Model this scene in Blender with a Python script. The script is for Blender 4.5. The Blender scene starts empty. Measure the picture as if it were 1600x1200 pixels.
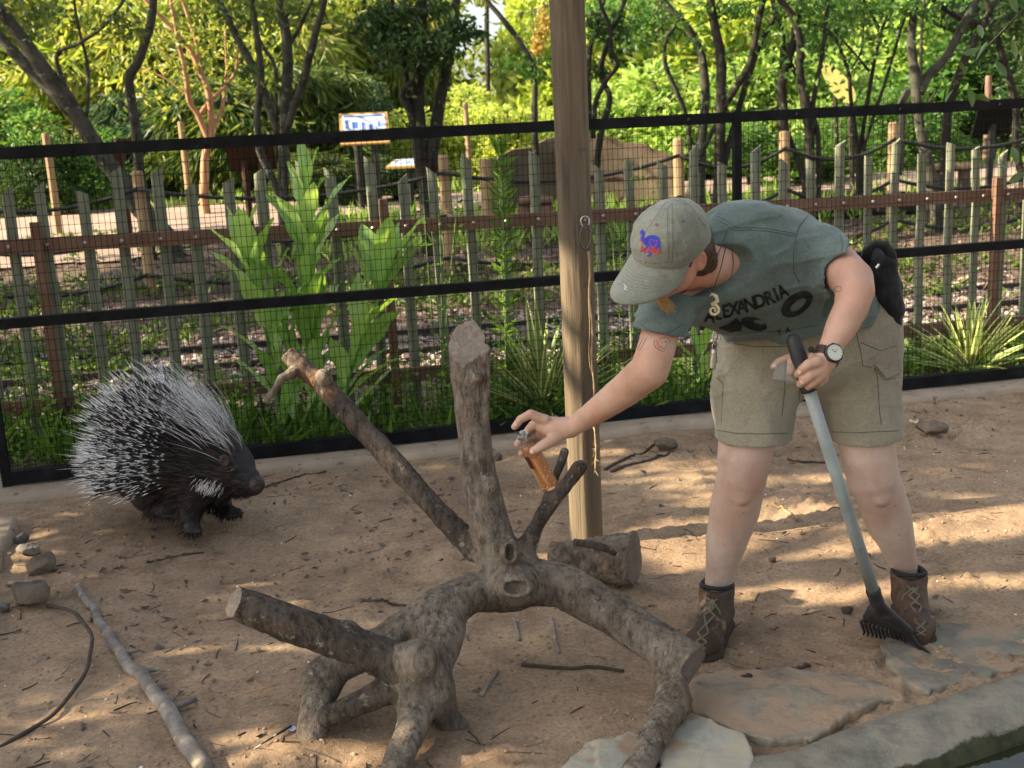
import bpy, bmesh, math, random
import numpy as np
from mathutils import Vector, Matrix
from mathutils.bvhtree import BVHTree
R = math.radians
rng = np.random.default_rng(7)
random.seed(7)
sc = bpy.context.scene
COL = sc.collection

# ------------------------------------------------------------------ camera
FPX, CAMH, PITCH, ROLL = 1800.0, 1.6, R(12.48), R(2.83)
CAM = Vector((0, 0, CAMH))
FW = Vector((0, math.cos(PITCH), -math.sin(PITCH)))
_r0 = Vector((1, 0, 0)); _u0 = Vector((0, math.sin(PITCH), math.cos(PITCH)))
RT = _r0 * math.cos(ROLL) - _u0 * math.sin(ROLL)
UP = _r0 * math.sin(ROLL) + _u0 * math.cos(ROLL)
cd = bpy.data.cameras.new('camera'); cam = bpy.data.objects.new('camera', cd); COL.objects.link(cam)
cd.sensor_width = 36; cd.lens = 36 * FPX / 1600; cd.clip_start = 0.05; cd.clip_end = 900
M3 = Matrix((RT, UP, -FW)).transposed()
cam.matrix_world = Matrix.Translation(CAM) @ M3.to_4x4()
cd.dof.use_dof = True; cd.dof.focus_distance = 3.6; cd.dof.aperture_fstop = 5.6
sc.camera = cam

# ------------------------------------------------------------------ light
SUN_EL, SUN_AZ = R(31), R(188)          # direction towards the sun: azimuth measured from +x, so it stands at the left
SUNV = Vector((math.cos(SUN_EL) * math.cos(SUN_AZ), math.cos(SUN_EL) * math.sin(SUN_AZ), math.sin(SUN_EL)))
w = bpy.data.worlds.new('World'); sc.world = w; w.use_nodes = True
nt = w.node_tree; nt.nodes.clear()
sky = nt.nodes.new('ShaderNodeTexSky'); sky.sky_type = 'NISHITA'; sky.sun_disc = False
sky.sun_elevation = SUN_EL; sky.sun_rotation = math.atan2(SUNV.x, SUNV.y)
sky.air_density = 1.0; sky.dust_density = 3.0; sky.ozone_density = 1.0
hsv = nt.nodes.new('ShaderNodeHueSaturation'); hsv.inputs['Saturation'].default_value = 0.45
bg = nt.nodes.new('ShaderNodeBackground'); bg.inputs['Strength'].default_value = 0.108
wo = nt.nodes.new('ShaderNodeOutputWorld')
nt.links.new(sky.outputs[0], hsv.inputs['Color']); nt.links.new(hsv.outputs[0], bg.inputs[0]); nt.links.new(bg.outputs[0], wo.inputs[0])
sd = bpy.data.lights.new('sun', 'SUN'); sd.energy = 5.0; sd.angle = R(0.5); sd.color = (1.0, 0.83, 0.58)
sun = bpy.data.objects.new('sun', sd); COL.objects.link(sun)
sun.rotation_euler = (-SUNV).to_track_quat('-Z', 'Y').to_euler(); sun.location = SUNV * 30
sc.view_settings.view_transform = 'Standard'; sc.view_settings.look = 'None'
sc.view_settings.exposure = 1.78; sc.view_settings.gamma = 1.0
sc.render.engine = 'CYCLES'
try:
    sc.cycles.use_denoising = True; sc.cycles.denoiser = 'OPENIMAGEDENOISE'
except Exception: pass
sc.cycles.max_bounces = 8; sc.cycles.diffuse_bounces = 5; sc.cycles.transmission_bounces = 6; sc.cycles.transparent_max_bounces = 6
sc.cycles.caustics_reflective = False; sc.cycles.caustics_refractive = False
sc.cycles.use_adaptive_sampling = True; sc.cycles.adaptive_threshold = 0.012

# ------------------------------------------------------------------ noise (numpy)
def _hash(ix, iy, iz):
    n = (ix.astype(np.int64) * 374761393 + iy.astype(np.int64) * 668265263 + iz.astype(np.int64) * 2147483647) & 0xffffffff
    n = ((n ^ (n >> 13)) * 1274126177) & 0xffffffff
    n = (n ^ (n >> 16)) & 0xffff
    return n.astype(np.float32) / 65535.0
def vnoise(p):
    """smooth value noise in -1..1 at the rows of p"""
    i = np.floor(p); f = (p - i).astype(np.float32); i = i.astype(np.int64); u = f * f * (3 - 2 * f); o = 0
    for dx in (0, 1):
        wx = u[:, 0] if dx else 1 - u[:, 0]
        for dy in (0, 1):
            wy = u[:, 1] if dy else 1 - u[:, 1]
            for dz in (0, 1):
                wz = u[:, 2] if dz else 1 - u[:, 2]
                o = o + wx * wy * wz * _hash(i[:, 0] + dx, i[:, 1] + dy, i[:, 2] + dz)
    return o * 2 - 1
def fbm(p, octv=4, gain=.5):
    p = np.asarray(p, dtype=np.float64); o = 0; a = 1
    for k in range(octv):
        o = o + a * vnoise(p + k * 17.3); p = p * 2.03; a *= gain
    return o
def sstep(a, b, x):
    t = np.clip((x - a) / (b - a), 0, 1); return t * t * (3 - 2 * t)

# ------------------------------------------------------------------ picture <-> place
def ray(px, py): return FW + RT * ((px - 800) / FPX) - UP * ((py - 600) / FPX)
def at(px, py, Y):
    d = ray(px, py); return CAM + d * (Y / d.y)
def ppm(p): return FPX / (Vector(p) - CAM).dot(FW)      # picture pixels per metre at p
def pt(px, py, Y, rpx): 
    p = at(px, py, Y); return (p, rpx / ppm(p))
def on_z(px, py, z=0.0):
    d = ray(px, py); return CAM + d * ((z - CAMH) / d.z)
fA = on_z(0, 760); fB = on_z(1600, 590)                 # the line of the wire fence
fD = (fB - fA); fD.z = 0; fD.normalize(); fN = Vector((-fD.y, fD.x, 0))
POND_A = on_z(1150, 1215); POND_B = on_z(1600, 1050)    # inner line of the pond rim
pD = (POND_B - POND_A); pD.z = 0; pD.normalize(); pN = Vector((-pD.y, pD.x, 0))
def terrain(x, y, fine=True):
    x = np.asarray(x, dtype=np.float64); y = np.asarray(y, dtype=np.float64)
    s = (x - fA.x) * fN.x + (y - fA.y) * fN.y           # distance beyond the fence
    z = np.where(s < -0.06, -0.035, -0.01) + 0.0
    z = z + 0.62 * sstep(10.3, 17.5, y) + 0.6 * sstep(35, 70, y)
    if fine:
        q = np.stack([x, y, 0 * x], 1)
        n = fbm(q * 1.3, 3) * 0.02 + fbm(q * 6, 3) * 0.009
        near = (np.abs(x) < 6) & (y < 9)
        if near.any():
            qn = q[near]; e = np.zeros(len(x)); r_ = fbm(qn * 22, 3, .6)
            mk = sstep(-.35, .55, fbm(qn * 1.9 + 3, 3)) * (.55 + .6 * sstep(.6, 1.6, qn[:, 0])); e[near] = r_ * .0035 * (.5 + mk) + mk * (np.maximum(fbm(qn * 48 + 5, 3, .7) - .2, 0) * .016 + np.maximum(fbm(qn * 22 + 19, 4, .65) - .15, 0) * .018 - np.maximum(fbm(qn * 9 + 9, 2) - .35, 0) * .03 + fbm(qn * 11 + 31, 3) * .004) + np.minimum(0, fbm(qn * np.array([2.2, 5, 1]) + 77, 2) + .45) * .012
            n = n + e * (1 - sstep(-.1, .1, s) * .3)
        z = z + n * np.where(np.abs(s) < .35, np.clip(np.abs(s) / .35, .15, 1), 1)
    pd = (x - POND_A.x) * pN.x + (y - POND_A.y) * pN.y  # positive away from the pond
    z = np.where((pd < 0.06) & (x > -.6), z - .34 * sstep(0.06, -.1, pd), z)
    return z
def ground(px, py, dz=0.0):
    p = on_z(px, py, 0)
    for _ in range(6):
        z = float(terrain(np.array([p.x]), np.array([p.y]))[0]); p = on_z(px, py, min(z, 1.45))
    p.z += dz; return p
def gz(x, y): return float(terrain(np.array([x]), np.array([y]))[0])

# ------------------------------------------------------------------ objects
def tag(o, label=None, cat=None, group=None, kind=None):
    if label: o['label'] = label
    if cat: o['category'] = cat
    if group: o['group'] = group
    if kind: o['kind'] = kind
    return o
def thing(name, label, cat, loc=(0, 0, 0), group=None):
    o = bpy.data.objects.new(name, None); COL.objects.link(o); o.location = loc; o.empty_display_size = .1
    return tag(o, label, cat, group)
def wloc(o):
    v = Vector(o.location)
    while o.parent: o = o.parent; v = v + Vector(o.location)
    return v
def obj(name, me, m=None, parent=None, kind=None, smooth=None):
    """link mesh data (made in world coordinates) as one object, moved into its parent's space"""
    if isinstance(me, MB): me = me.mesh(name)
    o = bpy.data.objects.new(name, me); COL.objects.link(o)
    if m is not None:
        me.materials.clear()
        for k in (m if isinstance(m, (list, tuple)) else [m]): me.materials.append(k)
    if parent is not None:
        me.transform(Matrix.Translation(-wloc(parent))); o.parent = parent
    if kind: o['kind'] = kind
    if smooth: me.polygons.foreach_set('use_smooth', [True] * len(me.polygons))
    return o
def solo(name, me, m, label, cat, group=None, kind=None, smooth=None):
    return tag(obj(name, me, m, None, kind, smooth), label, cat, group)
def copy_tree(o, parent=None, top=True):
    c = o.copy(); COL.objects.link(c); c.parent = parent
    for ch in o.children: copy_tree(ch, c, False)
    return c

class MB:
    """collects verts and faces of one mesh"""
    def __init__(s): s.v = []; s.f = []; s.mi = []; s.cur = 0; s.attr = None
    def add(s, vs, fs):
        b = len(s.v); s.v.extend([tuple(v) for v in vs])
        for f in fs: s.f.append(tuple(b + i for i in f)); s.mi.append(s.cur)
    def box(s, c, half, rot=None):
        c = Vector(c); vs = []
        for dx in (-1, 1):
            for dy in (-1, 1):
                for dz in (-1, 1):
                    v = Vector((dx * half[0], dy * half[1], dz * half[2]))
                    vs.append(c + (rot @ v if rot else v))
        s.add(vs, [(0, 1, 3, 2), (4, 6, 7, 5), (0, 4, 5, 1), (2, 3, 7, 6), (0, 2, 6, 4), (1, 5, 7, 3)])
    def tube(s, pts, rad, n=8, cap=True, closed=False, flat=None):
        pts = [Vector(p) for p in pts]; m = len(pts)
        if not hasattr(rad, '__len__'): rad = [rad] * m
        t0 = (pts[1] - pts[0]).normalized(); a = Vector((0, 0, 1)) if abs(t0.z) < .9 else Vector((1, 0, 0))
        u = (a - t0 * a.dot(t0)).normalized(); vs = []
        for i in range(m):
            if closed: t = (pts[(i + 1) % m] - pts[i - 1]).normalized()
            else: t = (pts[min(i + 1, m - 1)] - pts[max(i - 1, 0)]).normalized()
            u = (u - t * u.dot(t)); u = u.normalized() if u.length > 1e-6 else t.orthogonal().normalized(); b = t.cross(u)
            for k in range(n):
                an = 2 * math.pi * k / n
                vs.append(pts[i] + (u * math.cos(an) * (flat or 1) + b * math.sin(an)) * rad[i])
        fs = []
        for i in range(m if closed else m - 1):
            j = (i + 1) % m
            for k in range(n): fs.append((i * n + k, i * n + (k + 1) % n, j * n + (k + 1) % n, j * n + k))
        if cap and not closed:
            fs.append(tuple(range(n))[::-1]); fs.append(tuple((m - 1) * n + k for k in range(n)))
        s.add(vs, fs)
    def lathe(s, c, axis, prof, n=16, cap=True):
        ax = Vector(axis).normalized(); u = ax.orthogonal().normalized(); b = ax.cross(u); c = Vector(c); vs = []
        for (h, r) in prof:
            for k in range(n):
                an = 2 * math.pi * k / n; vs.append(c + ax * h + (u * math.cos(an) + b * math.sin(an)) * r)
        fs = [(i * n + k, i * n + (k + 1) % n, (i + 1) * n + (k + 1) % n, (i + 1) * n + k) for i in range(len(prof) - 1) for k in range(n)]
        if cap: fs += [tuple(range(n))[::-1], tuple((len(prof) - 1) * n + k for k in range(n))]
        s.add(vs, fs)
    def mesh(s, name, smooth=False):
        me = bpy.data.meshes.new(name); me.from_pydata(s.v, [], s.f)
        me.polygons.foreach_set('material_index', s.mi)
        if smooth: me.polygons.foreach_set('use_smooth', [True] * len(s.f))
        me.update(); return me
def np_mesh(name, V, F, smooth=True, attrs=None):
    """fast mesh from arrays; all faces the same size"""
    me = bpy.data.meshes.new(name); V = np.asarray(V, dtype=np.float32); F = np.asarray(F, dtype=np.int32); k = F.shape[1]
    me.vertices.add(len(V)); me.vertices.foreach_set('co', V.ravel())
    me.loops.add(F.size); me.loops.foreach_set('vertex_index', F.ravel())
    me.polygons.add(len(F)); me.polygons.foreach_set('loop_start', np.arange(0, F.size, k, dtype=np.int32))
    me.polygons.foreach_set('use_smooth', np.full(len(F), bool(smooth)))
    for nme, a in (attrs or {}).items():
        at_ = me.attributes.new(nme, 'FLOAT', 'POINT'); at_.data.foreach_set('value', np.asarray(a, dtype=np.float32))
    me.update(calc_edges=True); me.validate(); return me

# ------------------------------------------------------------------ solid shapes from distance fields
class SDF:
    def __init__(s, lo, hi, h):
        s.h = h; s.lo = np.array(lo, dtype=np.float64); s.n = np.ceil((np.array(hi) - s.lo) / h).astype(int) + 1
        s.F = np.full(s.n, 9.0, dtype=np.float32)
    def _sl(s, lo, hi):
        a = np.clip(np.floor((np.array(lo) - s.lo) / s.h).astype(int), 0, s.n); b = np.clip(np.ceil((np.array(hi) - s.lo) / s.h).astype(int) + 1, 0, s.n)
        if (b <= a).any(): return None
        g = [((np.arange(a[i], b[i]) * s.h + s.lo[i])).astype(np.float32) for i in range(3)]
        return tuple(slice(a[i], b[i]) for i in range(3)), g[0][:, None, None], g[1][None, :, None], g[2][None, None, :]
    def _mix(s, sl, d, k, op):
        G = s.F[sl]
        if op == 'add':
            if k > 0:
                t = np.clip(.5 + .5 * (G - d) / k, 0, 1); s.F[sl] = G * (1 - t) + d * t - k * t * (1 - t)
            else: s.F[sl] = np.minimum(G, d)
        else:
            d = -d
            if k > 0:
                t = np.clip(.5 - .5 * (G - d) / k, 0, 1); s.F[sl] = G * (1 - t) + d * t + k * t * (1 - t)
            else: s.F[sl] = np.maximum(G, d)
    def cone(s, a, b, ra, rb, k=.02, op='add', flat=None):
        a = np.array(a, dtype=np.float64); b = np.array(b, dtype=np.float64); m = max(ra, rb) * (max(1, flat[1]) if flat else 1) + k * 1.2 + 4 * s.h
        q = s._sl(np.minimum(a, b) - m, np.maximum(a, b) + m)
        if q is None: return s
        sl, X, Y, Z = q; d = b - a; L = float(d @ d) + 1e-12
        x = X - a[0]; y = Y - a[1]; z = Z - a[2]
        t = np.clip((x * d[0] + y * d[1] + z * d[2]) / L, 0, 1)
        x = x - t * d[0]; y = y - t * d[1]; z = z - t * d[2]
        r2 = x * x + y * y + z * z
        if flat:
            n = np.array(flat[0], dtype=np.float64); n = n / np.linalg.norm(n); c = x * n[0] + y * n[1] + z * n[2]
            r2 = np.maximum(r2 - c * c, 0) + (c / flat[1]) ** 2
        s._mix(sl, (np.sqrt(r2) - (ra + (rb - ra) * t)).astype(np.float32), k, op); return s
    def chain(s, pr, k=.02, op='add', flat=None):
        """one limb: the segments are joined without swelling, then blended in as a whole"""
        P = np.array([list(p) for p, r in pr]); r_ = np.array([r for p, r in pr])[:, None] * (max(1, flat[1]) if flat else 1) + k * 1.2 + 4 * s.h
        q = s._sl((P - r_).min(0), (P + r_).max(0))
        if q is None: return s
        keep = s.F[q[0]].copy(); s.F[q[0]] = 9.0
        for (a, ra), (b, rb) in zip(pr[:-1], pr[1:]): s.cone(a, b, ra, rb, .0, 'add', flat)
        d = s.F[q[0]].copy(); s.F[q[0]] = keep; s._mix(q[0], d, k, op); return s
    def ell(s, c, r, rot=None, k=.02, op='add'):
        c = np.array(c, dtype=np.float64); r = np.array(r, dtype=np.float64); m = r.max() + k * 1.2 + 4 * s.h
        q = s._sl(c - m, c + m)
        if q is None: return s
        sl, X, Y, Z = q; x = X - c[0]; y = Y - c[1]; z = Z - c[2]
        if rot is not None:
            A = np.array(rot.to_3x3().transposed()) if hasattr(rot, 'to_3x3') else np.array(rot).T
            x, y, z = (A[0][0] * x + A[0][1] * y + A[0][2] * z, A[1][0] * x + A[1][1] * y + A[1][2] * z, A[2][0] * x + A[2][1] * y + A[2][2] * z)
        k0 = np.sqrt((x / r[0]) ** 2 + (y / r[1]) ** 2 + (z / r[2]) ** 2)
        k1 = np.sqrt((x / r[0] ** 2) ** 2 + (y / r[1] ** 2) ** 2 + (z / r[2] ** 2) ** 2) + 1e-9
        s._mix(sl, (k0 * (k0 - 1) / k1).astype(np.float32), k, op); return s
    def cut(s, p, n, c=None, rad=9, k=0):
        """remove what lies on the side n points to, near c"""
        c = np.array(p if c is None else c, dtype=np.float64); q = s._sl(c - rad, c + rad)
        if q is None: return s
        sl, X, Y, Z = q; n = np.array(Vector(n).normalized()); p = np.array(p)
        d = ((X - p[0]) * n[0] + (Y - p[1]) * n[1] + (Z - p[2]) * n[2]).astype(np.float32)
        s._mix(sl, -d, k, 'sub'); return s
    def rough(s, fn, band=.03):
        i = np.nonzero(np.abs(s.F) < band); P = np.stack(i, 1) * s.h + s.lo
        s.F[i] += fn(P).astype(np.float32); return s
    def mesh(s, name, smooth_it=1):
        F = s.F; I = (F < 0); n = np.zeros(np.array(F.shape) - 1, dtype=np.uint8)
        for a in (0, 1):
            for b in (0, 1):
                for c in (0, 1): n += I[a:F.shape[0] - 1 + a, b:F.shape[1] - 1 + b, c:F.shape[2] - 1 + c]
        cx, cy, cz = np.nonzero((n > 0) & (n < 8)); N = len(cx)
        ids = np.full(n.shape, -1, dtype=np.int32); ids[cx, cy, cz] = np.arange(N)
        acc = np.zeros((N, 3)); cnt = np.zeros(N)
        for ax in range(3):
            o = [i for i in range(3) if i != ax]
            for u in (0, 1):
                for v in (0, 1):
                    A = np.zeros(3, int); A[o[0]] = u; A[o[1]] = v; B = A.copy(); B[ax] = 1
                    fa = F[cx + A[0], cy + A[1], cz + A[2]]; fb = F[cx + B[0], cy + B[1], cz + B[2]]
                    mk = (fa < 0) != (fb < 0); t = np.where(mk, fa / np.where(mk, fa - fb, 1), 0)
                    for i in range(3): acc[:, i] += mk * (A[i] + (t if i == ax else 0))
                    cnt += mk
        V = (acc / cnt[:, None] + np.stack([cx, cy, cz], 1)) * s.h + s.lo
        faces = []
        for ax in range(3):
            o = [i for i in range(3) if i != ax]
            sa = [slice(1, -1)] * 3; sb = [slice(1, -1)] * 3; sa[ax] = slice(0, -1); sb[ax] = slice(1, None)
            fa = I[tuple(sa)]; fb = I[tuple(sb)]; e = np.nonzero(fa != fb)
            if not len(e[0]): continue
            g = np.stack(e, 1); g[:, o[0]] += 1; g[:, o[1]] += 1
            inside = fa[e]; q = []
            for (u, v) in ((0, 0), (1, 0), (1, 1), (0, 1)):
                w_ = g.copy(); w_[:, o[0]] -= 1 - u; w_[:, o[1]] -= 1 - v
                q.append(ids[w_[:, 0], w_[:, 1], w_[:, 2]])
            q = np.stack(q, 1); flip = inside if ax != 1 else ~inside
            q[~flip] = q[~flip][:, ::-1]; faces.append(q)
        Fq = np.concatenate(faces); Fq = Fq[(Fq >= 0).all(1)]
        for _ in range(smooth_it):
            S = np.zeros_like(V); C = np.zeros(len(V))
            for i in range(4):
                a = Fq[:, i]; b = Fq[:, (i + 1) % 4]
                for k in range(3):
                    S[:, k] += np.bincount(a, V[b, k], len(V)) + np.bincount(b, V[a, k], len(V))
                C += np.bincount(a, minlength=len(V)) + np.bincount(b, minlength=len(V))
            V = V * .5 + .5 * S / np.maximum(C, 1)[:, None]
        return np_mesh(name, V, Fq)
    @staticmethod
    def around(prs, h, pad=.05):
        P = np.array([p for p, r in prs]); r = np.array([r for p, r in prs])[:, None]
        return SDF((P - r).min(0) - pad, (P + r).max(0) + pad, h)

# ------------------------------------------------------------------ materials
def newmat(name):
    m = bpy.data.materials.new(name); m.use_nodes = True; t = m.node_tree
    return m, t, t.nodes['Principled BSDF'], t.nodes['Material Output']
def node(t, kind, **kw):
    n = t.nodes.new(kind)
    for k, v in kw.items():
        if k.startswith('i_'):
            key = k[2:]; n.inputs[int(key) if key.isdigit() else key.replace('_', ' ')].default_value = v
        else: setattr(n, k, v)
    return n
def coords(t, scale=(1, 1, 1), rot=(0, 0, 0)):
    tc = node(t, 'ShaderNodeTexCoord'); mp = node(t, 'ShaderNodeMapping'); mp.inputs['Scale'].default_value = scale; mp.inputs['Rotation'].default_value = rot
    t.links.new(tc.outputs['Object'], mp.inputs[0]); return mp.outputs[0]
def ramp(t, src, stops):
    r_ = node(t, 'ShaderNodeValToRGB'); e = r_.color_ramp.elements
    while len(e) < len(stops): e.new(.5)
    for k, (p, c) in enumerate(stops): e[k].position = p; e[k].color = (*c, 1) if len(c) == 3 else c
    t.links.new(src, r_.inputs[0]); return r_.outputs[0]
def noise(t, vec, scale, detail=6, rough=.6, dist=0):
    n = node(t, 'ShaderNodeTexNoise', i_Scale=scale, i_Detail=detail, i_Roughness=rough, i_Distortion=dist)
    t.links.new(vec, n.inputs['Vector']); return n.outputs[0]
def mixc(t, fac, a, b, mode='MIX'):
    m = node(t, 'ShaderNodeMix', data_type='RGBA', blend_type=mode)
    for s_, i in ((fac, 0), (a, 6), (b, 7)):
        if hasattr(s_, 'links'): t.links.new(s_, m.inputs[i])
        else: m.inputs[i].default_value = s_ if i == 0 else (*s_, 1)
    return m.outputs[2]
def bump(t, b, src, strength=.5, dist=.01):
    n = node(t, 'ShaderNodeBump', i_Strength=strength, i_Distance=dist); t.links.new(src, n.inputs['Height']); t.links.new(n.outputs[0], b.inputs['Normal']); return n
def rough_mat(name, cols, scale=8, rough=.85, bumps=.4, bscale=60, bdist=.006, stretch=(1, 1, 1), spec=.3, detail=7, speck=None, dist=0, rot=(0, 0, 0)):
    """mottled surface: noise through a ramp of colours, a second noise for relief, optional specks"""
    m, t, b, o = newmat(name); v = coords(t, stretch, rot); n = noise(t, v, scale, detail, .62, dist)
    k = len(cols); c = ramp(t, n, [(.28 + .44 * i / max(k - 1, 1), cols[i]) for i in range(k)])
    if speck:
        s_ = noise(t, v, speck[1], 3, .5); sm = ramp(t, s_, [(speck[2], (0, 0, 0)), (speck[2] + .06, (1, 1, 1))]); c = mixc(t, sm, c, speck[0])
    t.links.new(c, b.inputs['Base Color']); b.inputs['Roughness'].default_value = rough; b.inputs['Specular IOR Level'].default_value = spec
    if bumps: bump(t, b, noise(t, v, bscale, 8, .7), bumps, bdist)
    return m
def plain(name, col, rough=.5, metal=0, spec=.5, bumps=0, bscale=80):
    m, t, b, o = newmat(name); b.inputs['Base Color'].default_value = (*col, 1); b.inputs['Roughness'].default_value = rough
    b.inputs['Metallic'].default_value = metal; b.inputs['Specular IOR Level'].default_value = spec
    v = coords(t); n = noise(t, v, bscale, 5)
    rr = ramp(t, n, [(.3, (rough * .8,) * 3), (.7, (min(1, rough * 1.2),) * 3)]); t.links.new(rr, b.inputs['Roughness'])
    if bumps: bump(t, b, n, bumps, .003)
    return m
def leaf_mat(name, cols, trans=.4, rough=.45, var=.5):
    """leaf: colour differs from leaf to leaf, light comes through"""
    m, t, b, o = newmat(name); g = node(t, 'ShaderNodeNewGeometry'); k = len(cols)
    c = ramp(t, g.outputs['Random Per Island'], [(i / max(k - 1, 1), cols[i]) for i in range(k)])
    v = coords(t); c = mixc(t, .35, c, mixc(t, 1.0, c, ramp(t, noise(t, v, 1.1, 3), [(.3, (.5, .5, .5)), (.7, (1.5, 1.4, 1.1))]), 'MULTIPLY'))
    t.links.new(c, b.inputs['Base Color']); b.inputs['Roughness'].default_value = rough; b.inputs['Specular IOR Level'].default_value = .35
    tr = node(t, 'ShaderNodeBsdfTranslucent'); t.links.new(mixc(t, 1.0, c, (1.4, 1.35, .85), 'MULTIPLY'), tr.inputs[0])
    mx = node(t, 'ShaderNodeMixShader', i_0=trans); t.links.new(b.outputs[0], mx.inputs[1]); t.links.new(tr.outputs[0], mx.inputs[2]); t.links.new(mx.outputs[0], o.inputs[0])
    return m
# =================================================================== THE SETTING
M = {}
def dirt_material():
    m, t, b, o = newmat('sandy_dirt'); v = coords(t)
    big = noise(t, v, 1.1, 6, .6); mid = noise(t, v, 7, 8, .65); fine_ = noise(t, v, 70, 6, .7); grit = noise(t, v, 260, 3, .6)
    c = ramp(t, big, [(.3, (.2, .137, .09)), (.5, (.29, .205, .135)), (.7, (.36, .262, .172))])
    c = mixc(t, .55, c, mixc(t, 1, c, ramp(t, mid, [(.32, (.45, .42, .4)), (.5, (1.0, 1.0, 1.0)), (.7, (1.4, 1.36, 1.3))]), 'MULTIPLY'))
    c = mixc(t, .5, c, mixc(t, 1, c, ramp(t, fine_, [(.32, (.35, .33, .32)), (.5, (1, 1, 1)), (.68, (1.5, 1.48, 1.42))]), 'MULTIPLY'))
    c = mixc(t, ramp(t, grit, [(.68, (0, 0, 0)), (.74, (1, 1, 1))]), c, (.55, .47, .38))
    c = mixc(t, ramp(t, noise(t, v, 34, 4, .6), [(.63, (0, 0, 0)), (.7, (.8, .8, .8))]), c, (.12, .08, .055))
    t.links.new(c, b.inputs['Base Color']); b.inputs['Roughness'].default_value = .95; b.inputs['Specular IOR Level'].default_value = .15
    n1 = bump(t, b, fine_, .55, .012); n2 = node(t, 'ShaderNodeBump', i_Strength=.5, i_Distance=.004); t.links.new(grit, n2.inputs['Height']); t.links.new(n1.outputs[0], n2.inputs['Normal']); t.links.new(n2.outputs[0], b.inputs['Normal'])
    return m
M['dirt'] = dirt_material()
M['soil'] = rough_mat('woodland_soil', [(.04, .028, .021), (.085, .06, .044), (.135, .098, .073), (.08, .058, .042)], 5, .95, .7, 50, .02, speck=((.2, .14, .1), 40, .6))
M['path'] = rough_mat('clay_path', [(.2, .145, .11), (.28, .21, .165), (.35, .27, .215)], 2, .95, .3, 60, .01)
M['concrete'] = rough_mat('dusty_concrete', [(.24, .19, .145), (.33, .26, .19), (.38, .3, .225)], 6, .95, .5, 90, .006, speck=((.16, .12, .09), 18, .62))
M['rim'] = rough_mat('pond_concrete', [(.11, .1, .08), (.18, .165, .13), (.255, .23, .175), (.155, .142, .115), (.22, .19, .14)], 6, .8, .7, 60, .012, speck=((.3, .29, .26), 130, .66))
M['algae'] = rough_mat('wet_algae', [(.02, .025, .012), (.05, .055, .025), (.035, .03, .018)], 12, .35, .6, 60, .01, spec=.5)
M['slab'] = rough_mat('sandstone_slab', [(.13, .1, .075), (.21, .165, .12), (.28, .23, .165), (.2, .175, .14), (.3, .255, .19)], 6, .9, .8, 26, .014, speck=((.31, .22, .145), 7, .48))
M['slabgrey'] = rough_mat('grey_green_slab', [(.11, .1, .08), (.19, .17, .13), (.25, .225, .17), (.16, .15, .125)], 6, .9, .8, 26, .014, speck=((.31, .22, .145), 6, .52))
M['slabpale'] = rough_mat('pale_slab', [(.25, .245, .205), (.33, .32, .265), (.37, .325, .235), (.28, .275, .24)], 6, .85, .6, 30, .01, speck=((.31, .22, .145), 7, .55))
M['black'] = rough_mat('black_paint', [(.005, .005, .006), (.009, .0095, .011), (.018, .018, .02)], 9, .6, .2, 120, .002, spec=.1)
M['wire'] = plain('black_wire', (.004, .0045, .005), .7, spec=.1)
M['picket'] = rough_mat('weathered_picket', [(.105, .115, .075), (.175, .188, .13), (.25, .26, .19)], 3, .9, .5, 40, .004, stretch=(14, 14, 1.4))
M['cutwood'] = rough_mat('pale_cut_wood', [(.4, .38, .34), (.52, .5, .46)], 14, .85, .3)
M['brown'] = rough_mat('brown_stained_rail', [(.12, .064, .041), (.17, .097, .064), (.21, .127, .088)], 6, .8, .3, 60, .003)
M['bolt'] = plain('galvanised_bolt', (.35, .33, .32), .45, .8)
M['tan'] = rough_mat('tan_post', [(.22, .15, .08), (.31, .215, .12), (.27, .19, .105)], 5, .85, .3, stretch=(6, 6, 1))
M['rope'] = plain('dark_rope', (.012, .012, .013), .7)
M['steel'] = rough_mat('rusty_rail', [(.04, .033, .03), (.075, .06, .052)], 14, .6, .3)
M['sleeper'] = rough_mat('dark_sleeper', [(.05, .04, .032), (.1, .08, .065)], 6, .9, .5)
M['stone'] = rough_mat('brown_stone', [(.06, .045, .033), (.12, .09, .065), (.18, .138, .1)], 9, .85, .5, 60, .006)
M['stonegrey'] = rough_mat('grey_stone', [(.09, .082, .07), (.15, .135, .115), (.2, .18, .155)], 9, .85, .5, 60, .006)
def gravel_material():
    m, t, b, o = newmat('ballast_gravel'); g = node(t, 'ShaderNodeNewGeometry')
    t.links.new(ramp(t, g.outputs['Random Per Island'], [(0, (.12, .095, .085)), (.3, (.24, .19, .175)), (.6, (.36, .29, .265)), (.85, (.2, .175, .17)), (1, (.48, .43, .4))]), b.inputs['Base Color']); b.inputs['Roughness'].default_value = .9
    return m
M['gravel'] = gravel_material()

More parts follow.
